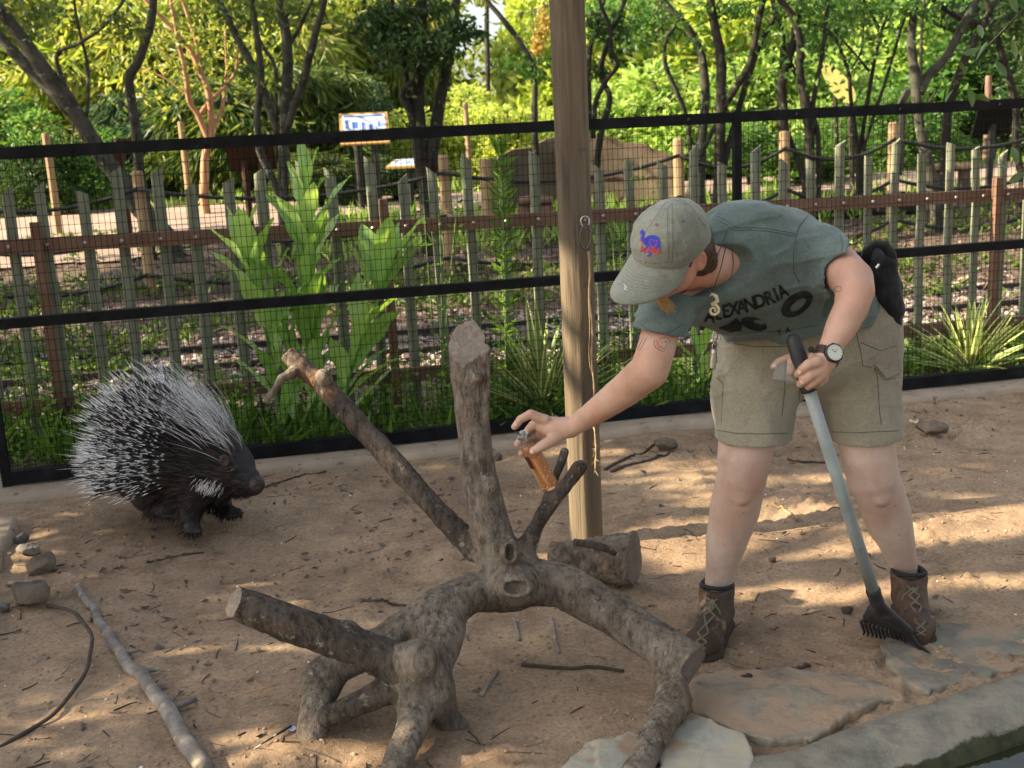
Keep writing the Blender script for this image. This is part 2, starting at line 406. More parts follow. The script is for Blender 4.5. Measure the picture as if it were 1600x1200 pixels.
# ---- ground: one sheet, dense where the enclosure is seen close
def span(*seg):
    o = []
    for a, b, st in seg: o.append(np.arange(a, b - 1e-6, st))
    o.append([seg[-1][1]]); return np.concatenate(o)
gx = span((-320, -60, 26), (-60, -14, 4), (-14, -4, .35), (-4, -2.6, .06), (-2.6, 3.4, .019), (3.4, 5, .06), (5, 15, .4), (15, 60, 4), (60, 320, 26))
gy = span((-60, -4, 5), (-4, 2, .4), (2, 2.7, .04), (2.7, 4.4, .0165), (4.4, 6.9, .022), (6.9, 9.4, .06), (9.4, 20, .25), (20, 50, 1.2), (50, 90, 5), (90, 420, 30))
GX, GY = np.meshgrid(gx, gy, indexing='ij'); GZ = terrain(GX.ravel(), GY.ravel())
V = np.stack([GX.ravel(), GY.ravel(), GZ], 1); nx, ny = len(gx), len(gy)
I = np.arange(nx * ny).reshape(nx, ny)
F = np.stack([I[:-1, :-1].ravel(), I[1:, :-1].ravel(), I[1:, 1:].ravel(), I[:-1, 1:].ravel()], 1)
me = np_mesh('ground', V, F)
cen = V[F].mean(1); sdist = (cen[:, 0] - fA.x) * fN.x + (cen[:, 1] - fA.y) * fN.y
ground_o = obj('ground', me, [M['dirt'], M['soil']], kind='structure')
me.polygons.foreach_set('material_index', (sdist > 0).astype(np.int32))

def strip_on_terrain(name, left, right, m, lift=.012, n=90, k=8, kind='structure'):
    """a sheet that follows the ground between two polylines"""
    def res(P, n):
        P = np.array([[p.x, p.y] for p in P]); d = np.r_[0, np.cumsum(np.linalg.norm(np.diff(P, axis=0), axis=1))]
        q = np.linspace(0, d[-1], n); return np.stack([np.interp(q, d, P[:, 0]), np.interp(q, d, P[:, 1])], 1)
    a, b = res(left, n), res(right, n); t = np.linspace(0, 1, k)[None, :, None]
    G = a[:, None] * (1 - t) + b[:, None] * t; wob = fbm(np.c_[G.reshape(-1, 2) * .7, np.zeros(n * k)], 2).reshape(n, k)
    G[:, :, 1] += wob * .35 * (np.abs(np.linspace(-1, 1, k)) > .9); Z = terrain(G[:, :, 0].ravel(), G[:, :, 1].ravel()) + lift
    V = np.c_[G.reshape(-1, 2), Z]; I = np.arange(n * k).reshape(n, k)
    F = np.stack([I[:-1, :-1].ravel(), I[1:, :-1].ravel(), I[1:, 1:].ravel(), I[:-1, 1:].ravel()], 1)
    return obj(name, np_mesh(name, V, F), m, kind=kind)
XY = lambda x, y: Vector((x, y, 0))
strip_on_terrain('path', [XY(-16, 12.9), XY(-8, 13.1), XY(-4.6, 13.5), XY(-2.5, 15.6), XY(0, 16.2), XY(4, 16), XY(8, 15), XY(16, 14)], [XY(-18, 22), XY(-9, 21), XY(-4, 18.4), XY(0, 18.6), XY(4, 18.8), XY(9, 20), XY(18, 21)], M['path'], .03)

# ---- wire fence
def fp(s, off, z): return Vector((fA.x, fA.y, 0)) + fD * s + fN * off + Vector((0, 0, z))
def s_of(px, py=None):
    d = ray(px, 500 if py is None else py); n = fN
    tt = (Vector((fA.x, fA.y, 0)) - CAM).dot(n) / d.dot(n); p = CAM + d * tt
    return (p - Vector((fA.x, fA.y, 0))).dot(fD)
s0 = s_of(12, 760); s1 = s_of(1152, 250); s2 = s1 + (s1 - s0)
fRot = Matrix((fD, fN, Vector((0, 0, 1)))).transposed()
fence = thing('wire_fence', 'black steel framed wire mesh fence closing off the dirt enclosure', 'fence', fp(s0, 0, 0))
def rail(name, sa, sb, z0, z1, off=0, d=.014):
    mb = MB(); mb.box(fp((sa + sb) / 2, off, (z0 + z1) / 2), ((sb - sa) / 2, d, (z1 - z0) / 2), fRot)
    lip = MB; mb.box(fp((sa + sb) / 2, off + .012 + d, z1 - .004), ((sb - sa) / 2, .012, .004), fRot)
    return obj(name, mb, M['black'], fence)
for a, b in ((s0 + .022, s1 - .021), (s1 + .021, s2)):
    rail('top_rail', a, b, 1.575, 1.63); rail('middle_rail', a, b, .778, .828); rail('bottom_rail', a, b, .004, .07)
for s in (s0, s1):
    mb = MB(); mb.box(fp(s, .006, .81), (.0205, .0205, .83), fRot); obj('post', mb, M['black'], fence)
for z in (1.6, .803):
    s = s0 + .5
    while s < s2 - .1:
        if abs(s - s1) > .08:
            mb = MB(); mb.lathe(fp(s, -.0145, z), -fN, [(0, .012), (.006, .011), (.01, .004)], 8); obj('bolt', mb, M['black'], fence)
        s += .62
def wires():
    rg = np.random.default_rng(3); mb = MB(); off = .03
    L = s2 - s0; nv = int(L / .0275)
    for i in range(nv):
        s = s0 + i * .0275; ph = rg.uniform(0, 6)
        pts = [fp(s + .0016 * math.sin(ph + z * 9) + rg.normal(0, .0006), off + .006 * math.sin(z * 3.1 + s), z) for z in np.linspace(.03, 1.665, 12)]
        mb.tube(pts, .00145, 3, False)
    for j in range(30):
        z = .05 + j * .0545; ph = rg.uniform(0, 6)
        pts = [fp(s, off + .002 + .006 * math.sin(z * 3.1 + s), z + .003 * math.sin(ph + s * 4) + rg.normal(0, .0008)) for s in np.linspace(s0, s2, 50)]
        mb.tube(pts, .0016, 3, False)
    return mb
obj('wire_mesh', wires(), M['wire'], fence, kind='stuff')

# ---- kerb under the fence, and the one that runs towards the camera at the left
def kerb_mesh(A, B, side, width, top, bot, n):
    """a long cast kerb with worn, uneven edges"""
    A = Vector(A); B = Vector(B); d = (B - A).normalized(); pr = []
    prof = [(-.25, bot), (-.25, top), (-.05, top), (width * .55, top - .002), (width - .02, top - .004), (width, top - .02), (width + .006, top - .05), (width + .012, bot)]
    V = []
    for i in range(n):
        p = A.lerp(B, i / (n - 1))
        for (o, z) in prof: V.append(p + side * o + Vector((0, 0, z)))
    V = np.array([list(v) for v in V]); nz = fbm(V * np.array([3, 3, 3]), 3); V[:, 2] += nz * .006; V += (np.array(side)[None] * (fbm(V * 5 + 3, 3) * .012)[:, None])
    k = len(prof); I = np.arange(n * k).reshape(n, k); F = np.stack([I[:-1, :-1].ravel(), I[1:, :-1].ravel(), I[1:, 1:].ravel(), I[:-1, 1:].ravel()], 1)
    return np_mesh('kerb', V, F[:, ::-1] if side.dot(fN) < 0 else F)
obj('kerb', kerb_mesh(fp(s0 - 3, 0, 0), fp(s2 + .5, 0, 0), -fN, .185, 0.0, -.12, 240), M['concrete'], kind='structure')
kc = on_z(36, 796); kd = on_z(2, 864); dv = (kd - kc).normalized(); sv = Vector((-dv.y, dv.x, 0)); 
if sv.x < 0: sv = -sv
obj('kerb', kerb_mesh(kc - sv * .16 + dv * .12, kc - sv * .16 + dv * 2.5, sv, .16, .012, -.12, 90), M['concrete'], kind='structure')

# ---- pond: rim that slopes to the water, and the water
def pond():
    t = M['rim'].node_tree; b = t.nodes['Principled BSDF']; src = b.inputs['Base Color'].links[0].from_socket; v = coords(t); g = node(t, 'ShaderNodeNewGeometry'); sx = node(t, 'ShaderNodeSeparateXYZ'); t.links.new(g.outputs['Position'], sx.inputs[0])
    ma = node(t, 'ShaderNodeMath', operation='MULTIPLY_ADD'); t.links.new(noise(t, v, 11, 6, .7), ma.inputs[0]); ma.inputs[1].default_value = .045; t.links.new(sx.outputs['Z'], ma.inputs[2]); mr = node(t, 'ShaderNodeMapRange'); mr.inputs[1].default_value = -.040; mr.inputs[2].default_value = -.034; mr.inputs[3].default_value = 1; mr.inputs[4].default_value = 0; t.links.new(ma.outputs[0], mr.inputs[0])
    alg = ramp(t, noise(t, v, 14, 6), [(.3, (.018, .02, .01)), (.5, (.05, .052, .022)), (.7, (.03, .026, .015))]); t.links.new(mixc(t, mr.outputs[0], src, alg), b.inputs['Base Color'])
    A = Vector((POND_A.x, POND_A.y, 0)) - pD * 1.4; B = Vector((POND_B.x, POND_B.y, 0)) + pD * 2.2; n = 160
    prof = [(.1, -.06), (.09, -.03), (.03, -.026), (-.02, -.034), (-.055, -.046), (-.08, -.06), (-.1, -.09), (-.115, -.14), (-.12, -.3)]
    V = []
    for i in range(n):
        p = A.lerp(B, i / (n - 1)); bend = .05 * math.sin(i / 17)
        for (o, z) in prof: V.append(list(p + pN * (o + bend) + Vector((0, 0, z))))
    V = np.array(V); V[:, 2] += fbm(V * 4, 3) * .012 + fbm(V * 25, 3) * .003; V[:, :2] += np.array([pN.x, pN.y])[None] * (fbm(V * 6 + 7, 3) * .02)[:, None]
    k = len(prof); I = np.arange(n * k).reshape(n, k); F = np.stack([I[:-1, :-1].ravel(), I[:-1, 1:].ravel(), I[1:, 1:].ravel(), I[1:, :-1].ravel()], 1)
    me = np_mesh('pond_rim', V, F); o = obj('pond_rim', me, M['rim'], kind='structure')
    m, t, b, oo = newmat('pond_water'); b.inputs['Base Color'].default_value = (.018, .022, .01, 1); b.inputs['Roughness'].default_value = .06
    bump(t, b, noise(t, coords(t), 9, 3), .12, .02)
    q = A - pN * .05; r_ = B - pN * .05; mb = MB(); mb.add([q + Vector((0, 0, -.098)), r_ + Vector((0, 0, -.098)), r_ - pN * 3 + Vector((0, 0, -.098)), q - pN * 3 + Vector((0, 0, -.098))], [(3, 2, 1, 0)])
    obj('pond_water', mb, m, kind='structure')
pond()

# ---- flat stones set in the dirt by the pond
def slab(pix, m, label, zt, seed, thick=.05, tilt=0):
    P = [on_z(x, y, zt) for x, y in pix]; A = np.array([[p.x, p.y] for p in P]); S = SDF((A[:, 0].min() - .05, A[:, 1].min() - .05, zt - thick - .02), (A[:, 0].max() + .05, A[:, 1].max() + .05, zt + .03), .0058)
    X = (np.arange(S.n[0]) * S.h + S.lo[0])[:, None]; Y = (np.arange(S.n[1]) * S.h + S.lo[1])[None, :]; Z = np.arange(S.n[2]) * S.h + S.lo[2]; G = np.stack([np.broadcast_to(X, (S.n[0], S.n[1])).ravel(), np.broadcast_to(Y, (S.n[0], S.n[1])).ravel()], 1)
    q3 = np.c_[G, np.zeros(len(G))]; G = G + np.stack([fbm(q3 * 9 + seed, 4, .6), fbm(q3 * 9 + 40 + seed, 4, .6)], 1) * .02
    d = np.full(len(G), 9.0); ins = np.zeros(len(G), bool); n = len(A)
    for i in range(n):
        a, b_ = A[i], A[(i + 1) % n]; e = b_ - a; t_ = np.clip(((G - a) @ e) / (e @ e), 0, 1); d = np.minimum(d, np.linalg.norm(G - a - t_[:, None] * e, axis=1)); c = (a[1] > G[:, 1]) != (b_[1] > G[:, 1]); ins ^= c & (G[:, 0] < (b_[0] - a[0]) * (G[:, 1] - a[1]) / (b_[1] - a[1] + 1e-12) + a[0])
    d = np.where(ins, -d, d).reshape(S.n[0], S.n[1]); f = fbm(q3 * 5 + seed, 5, .55); ter = np.round(fbm(q3 * 2.2 + seed + 3, 3) * 2.2) * .004; top = (zt + f * .008 + ter + np.abs(fbm(q3 * 16 + seed, 3)).reshape(-1) * .004).reshape(S.n[0], S.n[1])
    u = Z[None, None, :] - top[:, :, None]; w_ = np.maximum(d[:, :, None] + .005, 0); v_ = np.maximum(u + .005, 0); S.F = (np.minimum(np.maximum(d[:, :, None] + .005, u + .005), 0) + np.sqrt(w_ ** 2 + v_ ** 2) - .005).astype(np.float32); S.F = np.maximum(S.F, (zt - thick - Z)[None, None, :].astype(np.float32))
    return solo('stone_slab', S.mesh('stone_slab', 1), m, label, 'stone slab', 'flat stones at the pond edge', smooth=True)
slab([(1372, 1030), (1395, 968), (1475, 945), (1605, 918), (1640, 985), (1600, 1040), (1525, 1062), (1450, 1082), (1402, 1062)], M['slabgrey'], 'large grey flat stone under the boot and rake head at right', -.024, 4)
slab([(1072, 1060), (1130, 1038), (1240, 1040), (1345, 1048), (1425, 1088), (1335, 1112), (1262, 1146), (1180, 1146), (1082, 1112)], M['slab'], 'brownish flat stone between the two boots with a broken front edge', -.02, 5)
slab([(1008, 1240), (1045, 1140), (1075, 1116), (1150, 1146), (1170, 1180), (1160, 1240)], M['slabpale'], 'pale cream flat stone beside the cut limb leg at the bottom', -.018, 6)
slab([(880, 1196), (920, 1160), (985, 1140), (1012, 1150), (985, 1240), (900, 1240)], M['slabpale'], 'bluish pale flat stone left of the cut limb leg', -.022, 8)

# ---- picket fence beyond the wire
def pf(s, z, d=0.0):
    return fp(s, .74 + d, z)
def s_pick(px, py):
    d = ray(px, py); o = fp(0, .74, 0); tt = (o - CAM).dot(fN) / d.dot(fN); p = CAM + d * tt; return (p - fp(0, 0, 0)).dot(fD), p.z
pick = thing('picket_fence', 'grey-green picket fence of uneven half-round posts with brown rails behind the wire fence', 'fence', pf(s0, 0))
tops = [(-52, 285), (5, 297), (64, 290), (125, 300), (179, 266), (240, 266), (298, 291), (352, 282), (408, 266), (463, 257), (518, 268), (573, 251), (627, 277), (680, 266), (731, 246), (783, 275), (833, 241), (886, 262), (935, 263), (985, 252), (1034, 257), (1082, 229), (1130, 256), (1178, 232), (1222, 254), (1267, 251), (1311, 223), (1356, 246), (1398, 221), (1441, 243), (1486, 225), (1529, 231), (1568, 238), (1610, 228), (1650, 240)]
rg = np.random.default_rng(11); rails_s = []
for px, py in tops:
    s, zt = s_pick(px, py); lean = rg.normal(0, .008); w_ = .03 + rg.normal(0, .0015); mb = MB(); g = gz(pf(s, 0).x, pf(s, 0).y) - .05; rails_s.append(s)
    slant = rg.uniform(.012, .03) * (1 if rg.random() < .55 else -1); n = 10; V = []
    prof = [(math.cos(a) * w_, -math.sin(a) * w_ * .8) for a in np.linspace(0, math.pi, n)]
    lev = [g, g + .4, g + .8, g + 1.1, zt - .03, zt]; wb = [rg.normal(0, .003) for _ in lev]
    for li, z in enumerate(lev):
        for (u, v) in prof: V.append(pf(s + u + lean * (z - g) + wb[li], z + (slant * (u / w_) if li == 5 else 0), v))
    F = [(i * n + k, i * n + (k + 1) % n, (i + 1) * n + (k + 1) % n, (i + 1) * n + k) for i in range(5) for k in range(n)]
    mb.add(V, F); mb.cur = 1; mb.f.append(tuple(5 * n + k for k in range(n))); mb.mi.append(1)
    obj('picket', mb, [M['picket'], M['cutwood']], pick)
def rz(s, hi):
    t = (s - s0) / (s_pick(1600, 300)[0] - s0); return (1.118 + t * -.085) if hi else (.245 - .05 * t)
pe = s_pick(1655, 240)[0]; ps = s_pick(-60, 290)[0]; cuts = [ps, s_pick(60, 370)[0], s_pick(592, 340)[0], s_pick(1082, 330)[0], s_pick(1538, 300)[0], pe]
for hi in (True, False):
    for a, b in zip(cuts[:-1], cuts[1:]):
        mb = MB(); z0, z1 = rz(a, hi), rz(b, hi); h = .038
        vs = [pf(s, z + dz, d) for s, z in ((a + .003, z0), (b - .003, z1)) for d in (-.068, -.031) for dz in (-h, h)]
        mb.add(vs, [(0, 1, 3, 2), (4, 6, 7, 5), (0, 4, 5, 1), (2, 3, 7, 6), (0, 2, 6, 4), (1, 5, 7, 3)]); obj('rail', mb, M['brown'], pick)
    bm_ = MB(); bm_.lathe(Vector((0, 0, 0)), -fN, [(0, .012), (.006, .012), (.012, .006)], 8); bme = bm_.mesh('bolt'); bme.materials.append(M['bolt'])
    for s in rails_s:
        o = bpy.data.objects.new('bolt', bme); COL.objects.link(o); o.parent = pick; o.location = pf(s, rz(s, hi), -.0685) - Vector(pick.location)
for px, zt in ((52, 1.24), (592, 1.25), (1538, 1.15)):
    s = s_pick(px, 340)[0] + .02; mb = MB(); mb.box(pf(s, zt / 2 - .03, -.095), (.024, .024, zt / 2 + .03), fRot); obj('stake', mb, M['brown'], pick)

# ---- little railway behind the pickets
ra0, ra1 = on_z(0, 599, 0.03), on_z(1600, 471, 0.03); rb0, rb1 = on_z(0, 569, 0.03), on_z(1600, 444, .03)
rdir = (ra1 - ra0).normalized(); rnorm = Vector((-rdir.y, rdir.x, 0)); gauge = ((rb0 - ra0).dot(rnorm) + (rb1 - ra1).dot(rnorm)) / 2
rw = thing('railway_track', 'narrow miniature railway track running behind the picket fence', 'railway track', ra0)
for off in (0, gauge):
    mb = MB()
    a = ra0 - rdir * 4 + rnorm * off; b = ra1 + rdir * 6 + rnorm * off; prof = [(-.035, -.05), (-.035, -.042), (-.008, -.036), (-.008, -.012), (-.018, -.008), (-.018, .012), (.018, .012), (.018, -.008), (.008, -.012), (.008, -.036), (.035, -.042), (.035, -.05)]
    vs = [p + rnorm * o + Vector((0, 0, z + .012)) for p in (a, b) for o, z in prof]; k = len(prof)
    mb.add(vs, [(i, (i + 1) % k, k + (i + 1) % k, k + i) for i in range(k)]); obj('rail', mb, M['steel'], rw)
sl = MB(); sl.box((0, 0, 0), (.07, gauge / 2 + .2, .04), Matrix((rdir, rnorm, Vector((0, 0, 1)))).transposed()); sme = sl.mesh('sleeper'); sme.materials.append(M['sleeper'])
for i in range(24):
    o = bpy.data.objects.new('sleeper', sme); COL.objects.link(o); o.parent = rw
    o.location = ra0 + rdir * (-1.6 + i * .5) + rnorm * gauge / 2 + Vector((0, 0, -.052)) - Vector(rw.location)
def scatter_stones(n, area, rad, seed, dz=0):
    rg = np.random.default_rng(seed); ico = np.array([[0, -.53, .85], [0, .53, .85], [0, -.53, -.85], [0, .53, -.85], [.85, 0, .53], [.85, 0, -.53], [-.85, 0, .53], [-.85, 0, -.53], [-.53, .85, 0], [.53, .85, 0], [-.53, -.85, 0], [.53, -.85, 0]])
    fc = np.array([[0, 4, 1], [0, 6, 10], [0, 1, 6], [0, 10, 11], [0, 11, 4], [1, 4, 9], [1, 9, 8], [1, 8, 6], [4, 11, 5], [4, 5, 9], [6, 8, 7], [6, 7, 10], [2, 3, 5], [2, 5, 11], [2, 11, 10], [2, 10, 7], [2, 7, 3], [3, 9, 5], [3, 8, 9], [3, 7, 8]])
    P = area(rg, n); z = terrain(P[:, 0], P[:, 1]); r_ = rg.uniform(*rad, (n, 1, 1)) * rg.uniform(.6, 1.2, (n, 1, 3)); V = ico[None] * r_ * rg.uniform(.75, 1.15, (n, 12, 1))
    a = rg.uniform(0, 6.28, n); c, s = np.cos(a)[:, None], np.sin(a)[:, None]; x = V[:, :, 0] * c - V[:, :, 1] * s; y = V[:, :, 0] * s + V[:, :, 1] * c
    V = np.stack([x + P[:, 0:1], y + P[:, 1:2], V[:, :, 2] * .7 + z[:, None] + dz], 2).reshape(-1, 3)
    return np_mesh('gravel', V, (fc[None] + (np.arange(n) * 12)[:, None, None]).reshape(-1, 3), False)
def ballast(rg, n):
    a = rg.uniform(-2.2, 9.5, n); o = rg.normal(gauge / 2, .62, n); P = np.array(ra0)[None] + a[:, None] * np.array(rdir) + o[:, None] * np.array(rnorm); return P
obj('gravel', scatter_stones(9000, ballast, (.012, .032), 5, .004), M['gravel'], kind='stuff')

# ---- rope barrier along the footpath
rp = thing('rope_fence', 'low barrier of tan timber posts strung with three dark ropes beyond the railway', 'fence', Vector((0, 12, 0)))
posts = [(-95, 12.0), (232, 12.0), (703, 12.2), (1063, 12.6), (1225, 12.8), (1391, 13.0), (1640, 13.3)]; pp = []
for px, Y in posts:
    g = at(px, 420, Y); z = gz(g.x, Y); pp.append((g.x, Y, z)); mb = MB(); mb.tube([(g.x, Y, z - .1), (g.x + .004, Y, z + .6), (g.x, Y, z + 1.26), (g.x, Y, z + 1.28)], [.062, .06, .058, .045], 10); obj('post', mb, M['tan'], rp)
for (xa, ya, za), (xb, yb, zb) in zip(pp[:-1], pp[1:]):
    for h in (.22, .66, 1.1):
        pts = []
        for i in range(13):
            t = i / 12; pts.append((xa + (xb - xa) * t, ya - .075 + (yb - ya) * t, za + (zb - za) * t + h - .17 * 4 * t * (1 - t)))
        mb = MB(); mb.tube(pts, .02, 6); obj('rope', mb, M['rope'], rp, smooth=True)

# ---- the big timber post with its hook and twine
m, t, b, o_ = newmat('weathered_timber'); v = coords(t, (9, 9, .55)); n1 = noise(t, v, 2.2, 8, .65, .6); v2 = coords(t, (30, 30, .9)); n2 = noise(t, v2, 3, 6, .6)
c = ramp(t, n1, [(.25, (.07, .054, .038)), (.45, (.12, .094, .064)), (.6, (.165, .13, .088)), (.75, (.135, .108, .076))])
c = mixc(t, ramp(t, n2, [(.32, (.8, .8, .8)), (.42, (0, 0, 0))]), c, (.045, .034, .024)); c = mixc(t, ramp(t, noise(t, coords(t), 9, 2), [(.7, (0, 0, 0)), (.76, (1, 1, 1))]), c, (.09, .06, .04))
t.links.new(c, b.inputs['Base Color']); b.inputs['Roughness'].default_value = .9; b.inputs['Specular IOR Level'].default_value = .2; bump(t, b, n2, .7, .008); M['timber'] = m
pb = ground(919, 853); PYY = pb.y
def post_mesh():
    n, k = 40, 120; V = []; x1 = at(888, 0, PYY)
    for i in range(k):
        z = -.12 + i / (k - 1) * 3.6; f = (z - pb.z) / (x1.z - pb.z); cx = pb.x + (x1.x - pb.x) * f
        for j in range(n):
            a = 2 * math.pi * j / n; V.append((cx + math.cos(a) * .0655, PYY + .0655 + math.sin(a) * .0655, z))
    V = np.array(V); C = np.repeat(V.reshape(k, n, 3).mean(1), n, 0); d = (V - C); d[:, 2] = 0; d /= .0655
    ang = np.arctan2(d[:, 1], d[:, 0]); q = np.stack([np.cos(ang) * 2, np.sin(ang) * 2, V[:, 2] * .5], 1)
    V += d * (fbm(q * 1.2, 3) * .003 + np.minimum(0, fbm(np.stack([np.cos(ang) * 7, np.sin(ang) * 7, V[:, 2] * .45], 1), 2) + .25) * .012)[:, None]
    I = np.arange(n * k).reshape(k, n); J = np.roll(I, -1, 1); F = np.stack([I[:-1].ravel(), J[:-1].ravel(), J[1:].ravel(), I[1:].ravel()], 1); return np_mesh('timber_post', V, F)
solo('timber_post', post_mesh(), M['timber'], 'tall round weathered timber post standing in the dirt behind the cut limb', 'post')
M['chrome'] = plain('worn_steel', (.42, .41, .39), .3, .9); M['carab'] = plain('dark_steel', (.1, .1, .095), .4, .8); M['twine'] = rough_mat('jute_twine', [(.3, .21, .11), (.46, .34, .2)], 60, .95, .5, 200, .002)
hk = at(914, 348, PYY - .012); car = thing('snap_hook', 'oval dark steel snap hook hanging from a ring on the timber post', 'hook', hk)
mb = MB(); mb.tube([hk + Vector((.016 * math.cos(a), -.006, .02 * math.sin(a) + .004)) for a in np.linspace(0, 6.28, 17)[:-1]], .0035, 6, closed=True); obj('ring', mb, M['chrome'], car, smooth=True)
mb = MB(); mb.tube([hk + Vector((.021 * math.cos(a) + .003 * math.sin(a), -.012, -.052 + .045 * math.sin(a))) for a in np.linspace(0, 6.28, 25)[:-1]], .0042, 6, closed=True); obj('oval_link', mb, M['carab'], car, smooth=True)
mb = MB(); mb.lathe(hk + Vector((0, .02, .012)), (0, -1, 0), [(0, .005), (.03, .005)], 8); obj('eye_screw', mb, M['chrome'], car)
def twine_mesh():
    rg = np.random.default_rng(2); mb = MB(); a = at(920, 392, PYY - .004); z = a.z; e = at(931, 735, PYY - .012); pts = []
    for i in range(40):
        f = i / 39; pts.append(a.lerp(e, f) + Vector((.003 * math.sin(f * 23), -.006 + .002 * math.sin(f * 14), 0)))
    mb.tube(pts, [.0032 * (1 + .35 * math.sin(i * 1.9)) for i in range(40)], 6)
    pts2 = [p + Vector((-.007 + .004 * math.sin(i * .3), -.003, 0)) for i, p in enumerate(pts[:22])]; mb.tube(pts2, .0016, 5)
    for i in list(range(14, 20)) + list(range(29, 40)) * 3:
        p = pts[i]; d = Vector((rg.normal(0, 1), rg.normal(0, .5), rg.normal(-.3, .6))).normalized(); L = rg.uniform(.008, .028)
        mb.tube([p, p + d * L * .6, p + d * L + Vector((0, 0, -.006))], [.0011, .0009, .0004], 3, False)
    return mb
solo('twine', twine_mesh(), M['twine'], 'frayed jute twine dangling down the timber post from the hook', 'twine', smooth=True)
# =================================================================== GREENERY AND WHAT STANDS BEYOND THE FENCES
L = {}
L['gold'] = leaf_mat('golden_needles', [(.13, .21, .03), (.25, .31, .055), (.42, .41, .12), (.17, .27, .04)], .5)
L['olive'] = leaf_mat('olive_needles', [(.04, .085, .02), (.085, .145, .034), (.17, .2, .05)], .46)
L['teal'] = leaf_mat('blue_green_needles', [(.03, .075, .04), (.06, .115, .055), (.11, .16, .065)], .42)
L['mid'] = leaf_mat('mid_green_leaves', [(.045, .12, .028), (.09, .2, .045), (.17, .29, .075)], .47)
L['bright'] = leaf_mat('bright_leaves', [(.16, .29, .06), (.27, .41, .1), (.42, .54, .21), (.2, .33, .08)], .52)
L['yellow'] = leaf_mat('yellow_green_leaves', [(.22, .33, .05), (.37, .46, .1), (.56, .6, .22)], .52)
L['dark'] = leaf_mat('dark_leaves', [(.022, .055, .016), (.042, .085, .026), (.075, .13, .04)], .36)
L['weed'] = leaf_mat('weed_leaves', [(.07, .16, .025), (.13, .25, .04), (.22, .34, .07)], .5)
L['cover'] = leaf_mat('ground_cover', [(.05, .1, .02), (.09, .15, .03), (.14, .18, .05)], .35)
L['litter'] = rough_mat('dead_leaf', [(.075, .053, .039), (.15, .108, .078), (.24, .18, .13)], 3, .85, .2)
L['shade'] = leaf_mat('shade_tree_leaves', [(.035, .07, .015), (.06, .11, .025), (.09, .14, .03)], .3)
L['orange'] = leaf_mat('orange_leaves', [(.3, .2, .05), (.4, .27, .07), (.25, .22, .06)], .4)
B = {}
B['grey'] = rough_mat('lichen_bark', [(.02, .019, .014), (.045, .043, .031), (.075, .072, .053), (.035, .03, .022)], 7, .95, .7, 40, .015, speck=((.17, .19, .15), 13, .62))
B['dark'] = rough_mat('dark_bark', [(.013, .012, .009), (.032, .028, .021), (.055, .049, .036)], 7, .95, .7, 40, .015, speck=((.13, .15, .09), 11, .62))
B['orange'] = rough_mat('peeled_myrtle_bark', [(.24, .12, .06), (.38, .2, .11), (.48, .29, .17)], 5, .7, .25)
B['pine'] = rough_mat('pine_bark', [(.12, .075, .05), (.22, .14, .1), (.3, .2, .15)], 4, .95, .8, 14, .03, stretch=(3, 3, .7))

def leaf_arrays(P, Lh, W, D, rg, fold=.25, droop=.3):
    """diamond leaves at P, length Lh, width W, pointing along D"""
    n = len(P); D = D / (np.linalg.norm(D, axis=1, keepdims=True) + 1e-9); r_ = rg.normal(size=(n, 3)); S = np.cross(D, r_); S /= np.linalg.norm(S, axis=1, keepdims=True) + 1e-9; N = np.cross(S, D)
    Lh = np.broadcast_to(Lh, (n,))[:, None]; W = np.broadcast_to(W, (n,))[:, None]
    mid = P + D * Lh * .45
    V = np.stack([P, mid + S * W * .5 + N * W * fold, P + D * Lh - N * Lh * droop * .5, mid - S * W * .5 + N * W * fold], 1).reshape(-1, 3)
    b = (np.arange(n) * 4)[:, None]; F = np.concatenate([b + np.array([[0, 1, 2]]), b + np.array([[0, 2, 3]])], 1).reshape(-1, 3)
    return V, F
def leaves_mesh(name, P, Lh, W, D, rg, **k):
    V, F = leaf_arrays(P, Lh, W, D, rg, **k); return np_mesh(name, V, F, False)

def blob_points(rg, n, blobs, shell=.55):
    """points inside a union of ellipsoids, thicker towards their surfaces"""
    w_ = np.array([b[1][0] * b[1][1] + b[1][2] * b[1][0] for b in blobs]); k = rg.choice(len(blobs), n, p=w_ / w_.sum())
    d = rg.normal(size=(n, 3)); d /= np.linalg.norm(d, axis=1, keepdims=True); r_ = shell + (1 - shell) * rg.random(n) ** .7
    c = np.array([b[0] for b in blobs])[k]; s = np.array([b[1] for b in blobs])[k]; return c + d * s * r_[:, None], d
def bush_mesh(kind, seed, n=5200):
    """a crown about 1 m in radius and 2 m tall, its base at the origin"""
    rg = np.random.default_rng(seed); blobs = []
    for i in range(15):
        a = rg.uniform(0, 6.28); r_ = rg.uniform(.1, .72); z = rg.uniform(.25, 1.7); r_ *= 1.05 - .35 * (z / 1.9); s = rg.uniform(.26, .48)
        blobs.append(((r_ * math.cos(a), r_ * math.sin(a), z), (s, s, s * rg.uniform(.6, .9))))
    P, d = blob_points(rg, n, blobs); P[:, 2] = np.abs(P[:, 2])
    if kind == 'needle':
        D = d * .6 + rg.normal(size=(n, 3)) * .25 + np.array([0, 0, -.75]); return leaves_mesh('crown', P, rg.uniform(.16, .34, n), rg.uniform(.02, .045, n), D, rg)
    if kind == 'fine':
        D = d + rg.normal(size=(n, 3)) * .7; return leaves_mesh('crown', P, rg.uniform(.06, .11, n), rg.uniform(.035, .06, n), D, rg)
    D = d + rg.normal(size=(n, 3)) * .6 + np.array([0, 0, -.2]); return leaves_mesh('crown', P, rg.uniform(.1, .18, n), rg.uniform(.06, .1, n), D, rg)
BM = {}
